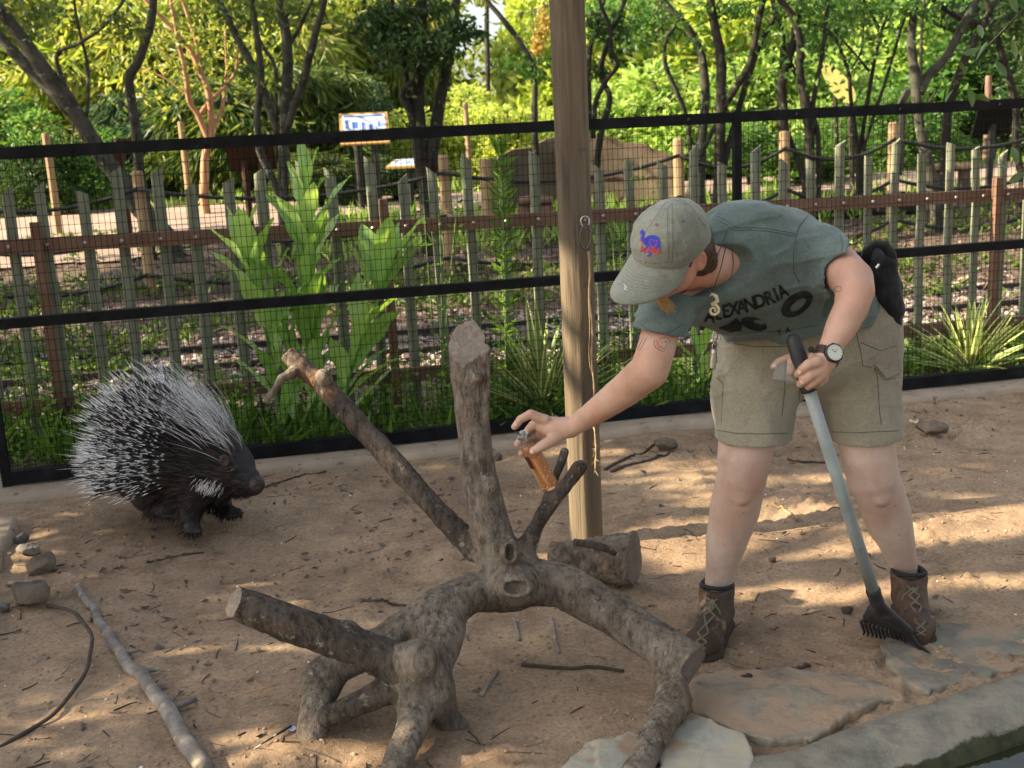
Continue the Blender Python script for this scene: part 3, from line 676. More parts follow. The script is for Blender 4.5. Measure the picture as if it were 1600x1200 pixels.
def bush_data(kind, mat, v):
    key = (kind, mat, v)
    if key not in BM:
        geo = (kind, v)
        if geo not in BM: BM[geo] = bush_mesh(kind, 40 + v * 7 + len(kind), 6200 if kind == 'needle' else 5600)
        me = BM[geo].copy() if BM[geo].users or BM[geo].materials else BM[geo]
        me.materials.clear(); me.materials.append(L[mat]); BM[key] = me
    return BM[key]
def stemmy(parent, h, r_, rg, n=4, m='dark'):
    mb = MB()
    for i in range(n):
        a = rg.uniform(0, 6.28); q = rg.uniform(.2, .5) * r_
        mb.tube([(.06 * math.cos(a), .06 * math.sin(a), -.1), (.3 * q * math.cos(a), .3 * q * math.sin(a), h * .35), (q * math.cos(a), q * math.sin(a), h * .85)], [.05, .035, .012], 6)
    o = bpy.data.objects.new('stem', mb.mesh('stem', True)); COL.objects.link(o); o.data.materials.append(B[m]); o.parent = parent
def bush(px, Y, wpx, top, kind, mat, label, v=0, name='shrub', cat='shrub', base=None, group='shrubs and small trees across the footpath'):
    rg = np.random.default_rng(int(px * 7 + Y * 31) % 9999); p = at(px, 300, Y); z = gz(p.x, Y); k = ppm((p.x, Y, z + 1)); h = at(px, top, Y).z - z; r_ = wpx / 2 / k
    t = thing(name, label, cat, (p.x, Y, z - .02), group); t.rotation_euler.z = rg.uniform(0, 6.28)
    o = bpy.data.objects.new('crown', bush_data(kind, mat, v)); COL.objects.link(o); o.parent = t; o.scale = (r_, r_, h / 2.0)
    stemmy(t, h, r_, rg); return t
D_ = lambda *a, **k: bush(*a, **k)
# nearer shrubs, left to right
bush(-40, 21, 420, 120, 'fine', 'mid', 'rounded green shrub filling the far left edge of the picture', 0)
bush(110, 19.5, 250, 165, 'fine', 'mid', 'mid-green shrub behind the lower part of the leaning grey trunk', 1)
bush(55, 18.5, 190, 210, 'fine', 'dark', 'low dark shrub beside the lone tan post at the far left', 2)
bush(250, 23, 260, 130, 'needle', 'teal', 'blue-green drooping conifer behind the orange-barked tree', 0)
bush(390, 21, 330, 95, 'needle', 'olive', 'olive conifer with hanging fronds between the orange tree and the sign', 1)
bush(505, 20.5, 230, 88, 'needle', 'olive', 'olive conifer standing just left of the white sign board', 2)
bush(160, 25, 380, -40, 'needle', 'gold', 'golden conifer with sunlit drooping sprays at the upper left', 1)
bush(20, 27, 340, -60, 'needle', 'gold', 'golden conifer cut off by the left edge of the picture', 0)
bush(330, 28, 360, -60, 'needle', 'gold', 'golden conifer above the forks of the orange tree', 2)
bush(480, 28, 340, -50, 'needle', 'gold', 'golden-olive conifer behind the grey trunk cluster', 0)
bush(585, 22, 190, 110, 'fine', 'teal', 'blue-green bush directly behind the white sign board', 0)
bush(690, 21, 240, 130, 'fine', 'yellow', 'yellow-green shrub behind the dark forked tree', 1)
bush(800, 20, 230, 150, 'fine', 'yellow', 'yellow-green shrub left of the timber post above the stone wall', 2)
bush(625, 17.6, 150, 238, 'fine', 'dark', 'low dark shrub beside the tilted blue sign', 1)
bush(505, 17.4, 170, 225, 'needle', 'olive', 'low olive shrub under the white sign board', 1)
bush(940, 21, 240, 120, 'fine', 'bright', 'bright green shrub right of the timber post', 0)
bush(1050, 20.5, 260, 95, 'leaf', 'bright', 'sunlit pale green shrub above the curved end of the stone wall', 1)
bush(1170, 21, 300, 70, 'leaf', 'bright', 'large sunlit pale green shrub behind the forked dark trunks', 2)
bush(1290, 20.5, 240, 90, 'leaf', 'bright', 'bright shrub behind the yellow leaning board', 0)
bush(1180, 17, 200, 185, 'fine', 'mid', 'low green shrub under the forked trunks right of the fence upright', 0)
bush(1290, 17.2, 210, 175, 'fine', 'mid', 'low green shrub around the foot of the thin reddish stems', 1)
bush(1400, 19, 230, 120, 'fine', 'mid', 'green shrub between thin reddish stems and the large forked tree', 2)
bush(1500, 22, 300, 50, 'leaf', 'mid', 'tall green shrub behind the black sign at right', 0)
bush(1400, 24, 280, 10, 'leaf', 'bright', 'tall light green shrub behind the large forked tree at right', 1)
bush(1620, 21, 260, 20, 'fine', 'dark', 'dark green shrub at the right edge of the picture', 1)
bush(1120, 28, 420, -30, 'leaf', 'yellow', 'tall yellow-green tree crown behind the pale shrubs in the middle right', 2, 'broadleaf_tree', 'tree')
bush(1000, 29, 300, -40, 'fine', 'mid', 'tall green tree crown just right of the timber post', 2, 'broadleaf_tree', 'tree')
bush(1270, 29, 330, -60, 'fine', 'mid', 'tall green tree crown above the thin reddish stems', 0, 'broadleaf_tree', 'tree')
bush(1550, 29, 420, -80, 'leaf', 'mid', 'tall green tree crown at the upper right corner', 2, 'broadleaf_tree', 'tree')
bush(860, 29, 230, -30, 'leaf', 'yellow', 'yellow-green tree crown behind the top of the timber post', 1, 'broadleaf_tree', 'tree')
bush(640, 29, 210, -40, 'needle', 'gold', 'golden-green tree crown behind the dark forked tree', 2, 'conifer_tree', 'tree')
# far wood
def far_wood():
    rg = np.random.default_rng(77); blobs = []
    for i in range(330):
        Y = rg.uniform(38, 66); px = rg.uniform(-150, 1750); g = at(px, 200, Y).x; z = rg.uniform(.5, 12); s = rg.uniform(.9, 2.0)
        if abs(px - 735) < 45 and z > 2.5 and rg.random() < .75: continue
        blobs.append(((g, Y, z + .8), (s, s, s * .7)))
    n = 62000; P, d = blob_points(rg, n, blobs); D = d + rg.normal(size=(n, 3)) * .6
    return leaves_mesh('far_woods', P, rg.uniform(.22, .5, n), rg.uniform(.14, .3, n), D, rg)
o = obj('far_woods', far_wood(), L['yellow'], kind='stuff')

# ---- trees with their stems
def cr(z, s=2.963, ox=0): return [(x / s + ox, y / s) for x, y in z]
def tree(name, label, Y, bark, stems, crown=None, cmat='mid', cat='tree', group=None, grow=1.5, seed=0, sides=8, dens=1.0):
    """stems: [(polyline in picture pixels from the base up, width at base, width at tip, depth shift)]"""
    rg = np.random.default_rng(seed + 5); b0 = stems[0][0][0]; p0 = at(*b0, Y); z0 = gz(p0.x, Y)
    t = thing(name, label, cat, (p0.x, Y, z0), group); tm = MB(); tips = []
    for (pl, wa, wb, dy) in stems:
        pts = []; n = len(pl); L_ = np.linspace(0, 1, n)
        for i, (x, y) in enumerate(pl): pts.append(at(x, y, Y + dy * L_[i]))
        if pl is stems[0][0] or abs(pl[0][1] - b0[1]) < 25:
            q = pts[0]; pts = [Vector((q.x, q.y, gz(q.x, q.y) - .1))] + pts if q.z > gz(q.x, q.y) + .12 else [q + Vector((0, 0, -.15))] + pts
        if pl[-1][1] <= 20:
            e = pts[-1]; d = (pts[-1] - pts[-2]).normalized(); d = (d + Vector((0, 0, .5))).normalized()
            pts += [e + d * grow * .5, e + d * grow + Vector((rg.normal(0, .15), rg.normal(0, .15), 0))]; wb_ = wb * .7
        else: wb_ = wb
        # round the bends
        P = np.array([list(p) for p in pts]); u = np.linspace(0, len(P) - 1, (len(P) - 1) * 5 + 1); Q = np.stack([np.interp(u, np.arange(len(P)), P[:, k]) for k in range(3)], 1)
        for _ in range(3): Q[1:-1] = (Q[:-2] + Q[1:-1] * 2 + Q[2:]) / 4
        Q[1:-1] += fbm(Q[1:-1] * 3 + seed, 2)[:, None] * np.array([.012, .012, 0])
        f = np.linspace(0, 1, len(Q)); k = ppm(pts[0]); rad = (wa + (wb_ - wa) * f) / 2 / k * (1 + fbm(Q * 4 + seed, 2) * .1)
        if len(Q) > 3: rad[:2] *= [1.35, 1.15] if pl is stems[0][0] else [1, 1]
        tm.tube(Q, list(rad), sides); tips.append((Q, rad))
    to = obj('trunk', tm, B[bark], t, smooth=True)
    P = []
    for (Q, rad) in tips:
        e = Q[-1]; c = int(160 * dens)
        if e[2] > 2.2: P.append(e + rg.normal(size=(c, 3)) * np.array([.45, .45, .28])); P.append(Q[-4] + rg.normal(size=(c // 2, 3)) * .35)
    for (x, y, dy, rx, rz_, n) in (crown or []):
        c = at(x, y, Y + dy); k = ppm(c); q = rg.normal(size=(n, 3)); q /= np.linalg.norm(q, axis=1, keepdims=True); P.append(np.array(c) + q * (rg.random((n, 1)) ** .5) * np.array([rx / k, rx / k * .8, rz_ / k]))
    if P:
        P = np.concatenate(P); n = len(P); D = rg.normal(size=(n, 3)) + np.array([0, 0, -.5]); obj('crown', leaves_mesh('crown', P, rg.uniform(.07, .12, n), rg.uniform(.035, .06, n), D, rg), L[cmat], t)
    return t
g_ = 'multi-stemmed small trees between the rope barrier and the path'
tree('leaning_tree', 'grey lichen-barked tree leaning steeply to the left at the upper left', 13.6, 'grey',
     [(cr([(790, 1130), (640, 950), (580, 860), (470, 720), (330, 500), (190, 310), (60, 130), (-40, 0)]), 36, 22, 0), (cr([(330, 520), (130, 320), (0, 170), (-60, 110)]), 20, 16, .5),
      (cr([(400, 540), (405, 320), (375, 200), (355, 60), (350, -10)]), 6, 4, -.2), (cr([(300, 400), (250, 240), (370, 200), (470, 130), (575, 5)]), 7, 4, -.3)], [(60, 18, .3, 90, 40, 220), (190, 40, -.3, 40, 25, 110)], 'olive', group=g_, seed=1)
tree('bent_tree', 'slim grey trunk with a kink beside the leaning tree', 13.9, 'grey', [(cr([(660, 900), (640, 700), (615, 500), (592, 350), (640, 300), (680, 160), (715, 0)]), 19, 14, 0)], None, 'olive', group=g_, seed=2)
tree('orange_tree', 'sunlit tree with smooth orange bark forking into thin branches', 16.6, 'orange',
     [(cr([(940, 890), (955, 700), (985, 620), (970, 430), (930, 330), (890, 240), (740, 70), (660, -10)]), 15, 4, 0), (cr([(970, 660), (925, 540), (870, 470), (860, 330), (820, 180), (790, -10)]), 11, 4, -.3),
      (cr([(930, 530), (960, 480), (1090, 360), (1100, 200)]), 9, 3, .3), (cr([(980, 620), (1030, 500), (1050, 400), (1040, 120)]), 8, 3, .4), (cr([(930, 330), (910, 200), (840, 0)]), 7, 3, .2), (cr([(850, 430), (800, 380), (660, 310)]), 4, 2, 0), (cr([(850, 330), (780, 250), (720, 210)]), 4, 2, -.2)], [(330, 50, 0, 60, 40, 120)], 'gold', group=g_, seed=3)
tree('clustered_tree', 'cluster of four dark grey stems rising from one foot left of the signs', 13.4, 'grey',
     [(cr([(1310, 960), (1320, 620), (1330, 200), (1290, -10)]), 19, 17, 0), (cr([(1300, 900), (1205, 720), (1190, 600), (1215, 350), (1185, 150), (1165, -10)]), 13, 9, -.3), (cr([(1300, 640), (1200, 360), (1100, 180), (1000, -10)]), 14, 10, .2), (cr([(1320, 640), (1400, 390), (1470, 130), (1505, -10)]), 13, 10, -.4), (cr([(1280, 560), (1280, 300), (1200, 200), (1165, 80)]), 7, 5, .3), (cr([(1335, 210), (1400, 110), (1455, -10)]), 6, 4, 0)], [(440, 15, 0, 120, 18, 200), (385, 110, -.4, 18, 9, 40)], 'olive', group=g_, seed=4)
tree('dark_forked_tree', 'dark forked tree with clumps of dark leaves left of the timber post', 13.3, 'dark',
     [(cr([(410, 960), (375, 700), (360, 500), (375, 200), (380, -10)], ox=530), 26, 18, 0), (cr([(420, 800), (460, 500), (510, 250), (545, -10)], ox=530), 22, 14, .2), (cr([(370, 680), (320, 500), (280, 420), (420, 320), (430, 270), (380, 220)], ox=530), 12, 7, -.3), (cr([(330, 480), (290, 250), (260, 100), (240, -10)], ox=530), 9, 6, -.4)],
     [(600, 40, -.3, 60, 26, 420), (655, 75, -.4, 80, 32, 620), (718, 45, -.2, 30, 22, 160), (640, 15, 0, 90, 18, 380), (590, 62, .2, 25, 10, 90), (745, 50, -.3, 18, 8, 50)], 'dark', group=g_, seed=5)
tree('leaning_myrtle', 'thin trunk leaning left just left of the timber post', 14.4, 'grey', [(cr([(905, 640), (905, 480), (905, 310), (830, 180), (740, 70), (670, -10)], ox=530), 11, 9, 0)], [(815, 100, 0, 45, 18, 120), (840, 118, -.2, 25, 10, 60)], 'mid', group=g_, seed=6)
tree('far_trunk', 'straight dark trunk in the bright gap left of the timber post', 24, 'dark', [(cr([(690, 640), (690, 480), (685, 240), (685, -10)], ox=530), 10, 8, 0)], None, 'mid', group=g_, seed=7)
tree('twisted_myrtle', 'twisted dark stems immediately right of the timber post', 13.8, 'dark',
     [(cr([(1190, 760), (1215, 600), (1260, 450), (1200, 350), (1240, 200), (1330, -10)], ox=530), 12, 7, 0), (cr([(1175, 640), (1180, 480), (1230, 370), (1300, 300), (1260, 240), (1250, 120), (1200, -10)], ox=530), 9, 6, -.3), (cr([(1160, 560), (1150, 250), (1210, 50), (1230, -10)], ox=530), 9, 6, .3)], [(945, 40, 0, 45, 28, 220), (935, 110, .1, 25, 12, 60)], 'dark', group=g_, seed=8)
tree('pale_myrtle', 'crooked pale-barked stem above the person\'s cap', 14.6, 'grey', [(cr([(100, 700), (130, 450), (112, 250), (50, 130), (-60, 20), (-90, -30)], ox=1060), 17, 12, 0), (cr([(55, 640), (20, 480), (-65, 300), (-70, 200), (0, 90)], ox=1060), 8, 6, -.3)], None, 'mid', group=g_, seed=9)
tree('forked_myrtle', 'dark stem with two long upward forks beside the fence upright', 13.7, 'dark',
     [(cr([(180, 880), (195, 480), (205, 280), (165, 120), (150, -10)], ox=1060), 19, 13, 0), (cr([(190, 520), (340, 300), (370, 100), (390, -10)], ox=1060), 12, 9, -.3), (cr([(190, 820), (300, 420), (400, 150), (500, -10)], ox=1060), 12, 8, .3), (cr([(60, 800), (180, 560), (260, 420)], ox=1060), 8, 6, .1)], [(1140, 12, 0, 60, 14, 150)], 'mid', group=g_, seed=10)
tree('crossing_myrtle', 'pair of thick crossing trunks right of the fence upright', 13.6, 'dark',
     [(cr([(490, 880), (485, 560), (475, 380), (520, 250), (550, 100), (560, -10)], ox=1060), 18, 13, 0), (cr([(480, 360), (490, 170), (430, -10)], ox=1060), 11, 8, .2), (cr([(600, 880), (610, 620), (585, 450), (560, 340), (575, 200), (530, 70), (460, -10)], ox=1060), 17, 11, -.3), (cr([(590, 850), (520, 650), (480, 540)], ox=1060), 10, 7, .1), (cr([(650, 880), (650, 640), (615, 500), (670, 250), (695, -10)], ox=1060), 10, 6, -.2), (cr([(570, 380), (520, 300), (505, 240)], ox=1060), 9, 7, 0)], [(1250, 10, 0, 70, 14, 160)], 'mid', group=g_, seed=11)
tree('thin_stemmed_tree', 'thin reddish-brown stems fanning out from one foot', 14.2, 'dark',
     [(cr([(835, 750), (820, 600), (800, 470), (790, 330), (740, 200), (680, 120), (560, 98)], ox=1060), 9, 4, 0), (cr([(840, 700), (890, 380), (930, 170), (1000, -10)], ox=1060), 8, 4, .2), (cr([(850, 700), (930, 470), (1010, 200), (1065, 40)], ox=1060), 7, 3, -.3), (cr([(885, 330), (800, 230), (720, 140)], ox=1060), 5, 3, 0), (cr([(930, 130), (850, -10)], ox=1060), 5, 4, 0), (cr([(800, 320), (850, 240), (860, 60)], ox=1060), 4, 3, 0)], [(1340, 20, 0, 70, 22, 160)], 'mid', group=g_, seed=12)
tree('large_forked_tree', 'grey-green trunk that splits into a wide fork left of the black sign', 13.2, 'grey',
     [(cr([(1200, 960), (1120, 620), (1100, 420), (1070, 170), (1105, -10)], ox=1060), 20, 14, 0), (cr([(1115, 430), (1150, 350), (1240, 270), (1330, 90), (1385, -10)], ox=1060), 16, 11, .2), (cr([(1120, 400), (1120, 160), (1140, -10)], ox=1060), 6, 4, -.2)], [(1420, 12, 0, 60, 14, 140)], 'mid', group=g_, seed=13)
tree('straight_myrtle', 'straight trunk between the wide-forked tree and the black sign', 13.9, 'dark',
     [(cr([(1230, 940), (1235, 640), (1250, 480), (1330, 260), (1410, 110), (1490, -10)], ox=1060), 17, 13, 0), (cr([(1400, 120), (1290, 80), (1165, -10)], ox=1060), 9, 7, -.2)], [(1540, 60, .4, 60, 45, 320), (1500, 20, .3, 70, 20, 200)], 'dark', group=g_, seed=14)
tree('right_edge_tree', 'slanting trunk beside the black sign at the right edge', 13.5, 'dark', [(cr([(1600, 860), (1555, 650), (1570, 500), (1500, 250), (1450, 80), (1420, -10)], ox=1060), 14, 10, 0)], [(1585, 30, -.3, 40, 35, 200)], 'dark', group=g_, seed=15)
for i, (px, Y, w_, lab) in enumerate([(20, 30, 22, 'pine trunk glowing in the sun at the far left'), (65, 33, 15, 'second sunlit pine trunk from the left edge'), (545, 31, 12, 'sunlit trunk above the white sign'), (525, 34, 16, 'pale trunk behind the conifers left of the sign'), (812, 34, 20, 'pale pine trunk close to the left side of the timber post'), (850, 36, 26, 'pale pine trunk partly hidden by the timber post'), (1036, 32, 26, 'grey-pink pine trunk above the cap'), (1262, 33, 20, 'pinkish pine trunk behind the crossing trunks'), (1470, 33, 14, 'pale pine trunk behind the wide-forked tree')]):
    tree('pine_trunk', lab, Y, 'pine', [([(px, 215), (px + 1, 120), (px - 1, 40), (px, -12)], w_, w_ * .9, 0)], None, 'mid', group='pine trunks deep in the wood', grow=3, seed=30 + i)

# orange creeper, leaning board
rg = np.random.default_rng(5); c0, c1 = at(858, 20, 19), at(834, 85, 19); n = 150; f = rg.random(n)[:, None]; P = np.array(c0) * (1 - f) + np.array(c1) * f + rg.normal(size=(n, 3)) * .05
oc = solo('creeper', leaves_mesh('creeper', P, .1, .06, rg.normal(size=(n, 3)) - [0, 0, .6], rg), L['orange'], 'hanging spray of orange leaves beside the top of the timber post', 'creeper')
m_y = rough_mat('mossy_yellow_board', [(.22, .22, .06), (.32, .3, .09), (.26, .27, .09)], 6, .8, .2)
def leaning_board():
    a, b = at(1286, 100, 16.2), at(1332, 160, 15.9); u = (b - a); Lh = u.length; u.normalize(); s = Vector((u.z, 0, -u.x)).normalized(); nn = u.cross(s); c = (a + b) / 2; mb = MB(); out = []
    for k in range(28):
        an = 6.283 * k / 28; out.append(c + u * (Lh * .52 * math.cos(an)) + s * (.125 * math.sin(an) * (1 + .25 * math.cos(an))))
    vs = [p + nn * .02 for p in out] + [p - nn * .02 for p in out]; mb.add(vs, [tuple(range(28)), tuple(range(28, 56))[::-1]] + [(k, (k + 1) % 28, 28 + (k + 1) % 28, 28 + k) for k in range(28)])
    t = thing('leaning_board', 'rounded yellowish board leaning among the shrubs behind the thin stems', 'board', (b.x, b.y, gz(b.x, b.y))); obj('panel', mb, m_y, t)
    mb = MB(); mb.tube([b + u * -.05, Vector((b.x + .05, b.y + .1, gz(b.x, b.y) - .05))], .035, 8); mb.tube([a.lerp(b, .4), Vector((a.x + .3, a.y + .25, gz(a.x, a.y) - .05))], .03, 8); obj('prop', mb, B['dark'], t)
leaning_board()

# ---- signs, wall, bollard, bench
M['signblack'] = plain('black_sign_metal', (.012, .011, .01), .5); M['signtan'] = plain('tan_sign_frame', (.45, .27, .09), .5); M['signbrown'] = rough_mat('brown_sign_wood', [(.045, .02, .013), (.085, .04, .026)], 6, .8, .3)
M['print'] = plain('sign_print', (.5, .6, .76), .35); M['printblue'] = plain('sign_blue', (.07, .14, .42), .35); M['printgrey'] = plain('sign_grey', (.3, .34, .4), .4)
def sign(px, py, Y, wpx, hgt, tilt, yaw, frame, label, front=True, deep=.03):
    """a reading board on a post; tilt leans the face back, yaw turns it"""
    c = at(px, py, Y); k = ppm(c); W = wpx / k / 2; z0 = gz(c.x, Y); H = hgt / 2
    Rm = Matrix.Rotation(yaw, 3, 'Z') @ Matrix.Rotation(-tilt, 3, 'X'); t = thing('reading_sign', label, 'sign', (c.x, c.y, z0))
    mb = MB(); mb.box(c, (W, deep / 2, H), Rm); obj('board', mb, M[frame], t)
    fy = -(deep / 2 + .003) if front else deep / 2 + .003
    mb = MB(); mb.box(c + Rm @ Vector((0, fy, 0)), (W - .04, .0015, H - .04), Rm); f = obj('print', mb, M['print'], t)
    rg = np.random.default_rng(int(px)); mb = MB(); mg = MB()
    for i in range(5): 
        x = -W * .7 + W * .33 * i; mb.box(c + Rm @ Vector((x, fy * 1.12, rg.uniform(-.3, .35) * H)), (W * rg.uniform(.05, .12), .001, H * rg.uniform(.12, .3)), Rm); mg.box(c + Rm @ Vector((x, fy * 1.12, -.62 * H)), (W * .13, .001, H * .05), Rm)
    mb.box(c + Rm @ Vector((0, fy * 1.12, H * .76)), (W * .8, .001, H * .05), Rm)
    obj('picture', mb, M['printblue'], f); obj('text_line', mg, M['printgrey'], f)
    for s in ((-.35, .35) if wpx > 70 else (0,)):
        b = c + Rm @ Vector((W * s, 0, -H * .2)); mb = MB(); q = Vector((b.x, b.y + .05, z0 - .1)); mb.tube([b + Vector((0, .03, 0)), q], .045, 8); obj('post', mb, M[frame if frame != 'signtan' else 'signblack'], t)
sign(569, 201, 16.4, 76, .58, R(44), R(6), 'signtan', 'tan framed white reading sign tilted on a dark post beyond the fence')
sign(640, 255, 16.0, 62, .5, R(80), R(-10), 'signtan', 'low blue and white reading sign seen nearly edge-on behind the pickets')
sign(393, 245, 14.9, 74, .42, R(-38), R(4), 'signbrown', 'brown back of a sign board between the grey stems left of the fence middle', False)
sign(187, 236, 14.9, 26, .36, R(-35), R(50), 'signbrown', 'small dark brown sign behind the foot of the leaning grey trunk', False)
sign(1553, 188, 14.6, 58, .42, R(-38), R(-6), 'signblack', 'black back of a sign board at the right edge above the fence rail', False)
sign(1413, 152, 17.5, 18, .25, R(-30), R(40), 'signblack', 'tiny dark sign beside the wide-forked tree', False)
M['wall'] = rough_mat('tan_stone_wall', [(.085, .065, .045), (.13, .1, .07), (.17, .135, .095)], 2.4, .95, .5, 30, .02)
def stone_wall():
    Y = 15.2; top = [(752, 262), (775, 240), (800, 226), (832, 222), (854, 209), (880, 203), (925, 202), (958, 206), (972, 214), (1012, 217), (1022, 226), (1038, 228), (1056, 240), (1062, 300)]
    P = [at(x, y + 8, Y + .25 * math.sin((x - 750) / 100)) for x, y in top]; mb = MB(); V = []; n = len(P)
    for dy in (0, .4):
        for p in P: V.append((p.x, p.y + dy, p.z)); V.append((p.x, p.y + dy, gz(p.x, p.y) - .1))
    F = []
    for i in range(n - 1): a, b = 2 * i, 2 * i + 2; c, d = a + 2 * n, b + 2 * n; F += [(a, a + 1, b + 1, b), (c, d, d + 1, c + 1), (a, b, d, c)]
    F += [(0, 2 * n, 2 * n + 1, 1), (2 * n - 2, 2 * n - 1, 4 * n - 1, 4 * n - 2)]; mb.add(V, F); me = mb.mesh('stone_wall'); bm = bmesh.new(); bm.from_mesh(me); bmesh.ops.recalc_face_normals(bm, faces=bm.faces)
    bmesh.ops.bevel(bm, geom=[e for e in bm.edges if e.is_manifold and e.calc_face_angle(0) > .6], offset=.02, segments=2, affect='EDGES'); bm.to_mesh(me); bm.free()
    t = thing('stone_wall', 'low tan wall with a stepped curved top behind the pickets', 'wall', P[0]); obj('wall_body', me, M['wall'], t)
    mb = MB(); q = [Vector((p.x, p.y - .012, gz(p.x, p.y) + .42)) for p in P[2:-1]]
    for a, b in zip(q[:-1], q[1:]): mb.add([a + Vector((0, 0, -.012)), b + Vector((0, 0, -.012)), b + Vector((0, 0, .012)), a + Vector((0, 0, .012)), a + Vector((0, .02, .012)), b + Vector((0, .02, .012))], [(0, 1, 2, 3), (3, 2, 5, 4)])
    obj('ledge', mb, M['signbrown'], t)
stone_wall()
def upright(px, pt_, pb_, Y, wpx, m, name, label, cat):
    a = at(px, pt_, Y); z = gz(a.x, Y); r_ = wpx / 2 / ppm(a); mb = MB(); mb.tube([(a.x, Y, z - .1), (a.x + .01, Y, (z + a.z) / 2), (a.x, Y, a.z - .015), (a.x, Y, a.z)], [r_ * 1.04, r_, r_ * .98, r_ * .85], 12); return solo(name, mb.mesh(name), m, label, cat)
upright(761, 248, 325, 14.2, 27, M['tan'], 'log_bollard', 'stout sunlit log bollard left of the stone wall', 'bollard')
upright(71, 208, 290, 15.5, 12, M['tan'], 'tan_stake', 'thin sunlit tan stake standing alone at the far left', 'post')
upright(282, 190, 225, 17.5, 10, M['tan'], 'tan_stake', 'thin tan stake left of the orange-barked tree', 'post')
upright(727, 160, 210, 18, 8, M['tan'], 'tan_stake', 'thin tan stake near the bright gap left of the timber post', 'post')
upright(1545, 118, 150, 20, 10, B['pine'], 'brown_stake', 'reddish stake above the black sign at right', 'post')
def bench(px, py, Y, wpx, label, m, m2):
    c = at(px, py, Y); k = ppm(c); W = wpx / k / 2; z = gz(c.x, Y); t = thing('log_bench', label, 'bench', (c.x, Y, z)); mb = MB(); mb.tube([c + Vector((-W, 0, 0)), c + Vector((-W * .3, 0, .01)), c + Vector((W, 0, 0))], [.09, .1, .09], 10, flat=.6); obj('seat', mb, m, t)
    for s in (-.7, .7):
        mb = MB(); q = c + Vector((W * s, 0, -.05)); mb.tube([(q.x, q.y, z - .05), q], [.09, .075], 9); obj('leg', mb, m2, t)
bench(1484, 262, 14.4, 66, 'sunlit yellowish log bench at the path on the right', M['tan'], M['stone'])
bench(836, 314, 13.8, 52, 'low brown bench in front of the stone wall', M['brown'], M['brown'])
for y_, lab in ((281, 'upper dark edging log lying along the path at right'), (297, 'lower dark edging log lying along the path at right')):
    a, b = at(1275, y_, 14.2), at(1445, y_ - 8, 14.2); dz = gz(a.x, 14.2) + .05 - a.z; mb = MB(); Yq = 14.2 + (1 if y_ < 290 else 0)
    mb.tube([(a.x, Yq, gz(a.x, Yq) + .07), ((a.x + b.x) / 2, Yq + .05, gz(a.x, Yq) + .085), (b.x, Yq + .02, gz(b.x, Yq) + .07)], [.09, .085, .08], 10); solo('edging_log', mb.mesh('edging_log'), B['dark'], lab, 'log', 'edging logs of the path')

# ---- plants at the fence
m, t, b, o_ = newmat('waxy_leaf'); g = node(t, 'ShaderNodeAttribute', attribute_name='w'); oi = node(t, 'ShaderNodeObjectInfo')
c = ramp(t, oi.outputs['Random'], [(0, (.19, .35, .08)), (.5, (.3, .48, .15)), (1, (.43, .58, .24))]); c = mixc(t, ramp(t, g.outputs['Fac'], [(0, (1, 1, 1)), (.1, (0, 0, 0))]), c, (.42, .55, .3)); c = mixc(t, .3, c, mixc(t, 1, c, ramp(t, noise(t, coords(t), 9, 4), [(.3, (.6, .6, .6)), (.7, (1.3, 1.3, 1.3))]), 'MULTIPLY'))
t.links.new(c, b.inputs['Base Color']); b.inputs['Roughness'].default_value = .38; tr = node(t, 'ShaderNodeBsdfTranslucent'); t.links.new(mixc(t, 1, c, (1.5, 1.5, .6), 'MULTIPLY'), tr.inputs[0]); mx = node(t, 'ShaderNodeMixShader', i_0=.4); t.links.new(b.outputs[0], mx.inputs[1]); t.links.new(tr.outputs[0], mx.inputs[2]); t.links.new(mx.outputs[0], o_.inputs[0]); L['waxy'] = m
m, t, b, o_ = newmat('striped_blade'); g = node(t, 'ShaderNodeAttribute', attribute_name='w'); oi = node(t, 'ShaderNodeObjectInfo'); st = ramp(t, g.outputs['Fac'], [(0, (.12, .2, .06)), (.25, (.17, .26, .08)), (.5, (.13, .21, .06)), (.6, (.58, .62, .25)), (1, (.72, .72, .36))])
c = mixc(t, 1, st, ramp(t, oi.outputs['Random'], [(0, (.7, .75, .7)), (1, (1.15, 1.1, .9))]), 'MULTIPLY'); t.links.new(c, b.inputs['Base Color']); b.inputs['Roughness'].default_value = .45
tr = node(t, 'ShaderNodeBsdfTranslucent'); t.links.new(c, tr.inputs[0]); mx = node(t, 'ShaderNodeMixShader', i_0=.25); t.links.new(b.outputs[0], mx.inputs[1]); t.links.new(tr.outputs[0], mx.inputs[2]); t.links.new(mx.outputs[0], o_.inputs[0]); L['yucca'] = m
def blade_mesh(name, Lh, W, bend, fold, prof, seed, wave=.0, ns=10):
    """leaf along +y, face up; attribute w runs from the midrib to the edge"""
    rg = np.random.default_rng(seed); V = []; A = []; ws = np.array([-1, -.5, 0, .5, 1.])
    for i in range(ns + 1):
        f = i / ns; w_ = W / 2 * np.interp(f, [p[0] for p in prof], [p[1] for p in prof]); y = Lh * (f - .12 * bend * f * f); z = -bend * Lh * f * f * .45
        for s in ws: V.append((s * w_, y, z + abs(s) * w_ * fold + wave * W * math.sin(f * 13 + seed) * abs(s) * s)); A.append(abs(s))
    I = np.arange((ns + 1) * 5).reshape(ns + 1, 5); F = np.stack([I[:-1, :-1].ravel(), I[:-1, 1:].ravel(), I[1:, 1:].ravel(), I[1:, :-1].ravel()], 1); return np_mesh(name, np.array(V), F, True, {'w': A})
broad = [blade_mesh('leaf', 1, .2 + .025 * i, .1 + .14 * i, .34, [(0, .18), (.2, .62), (.5, 1), (.75, .82), (.92, .35), (1, .03)], i, .09) for i in range(4)]
for q in broad: q.materials.append(L['waxy'])
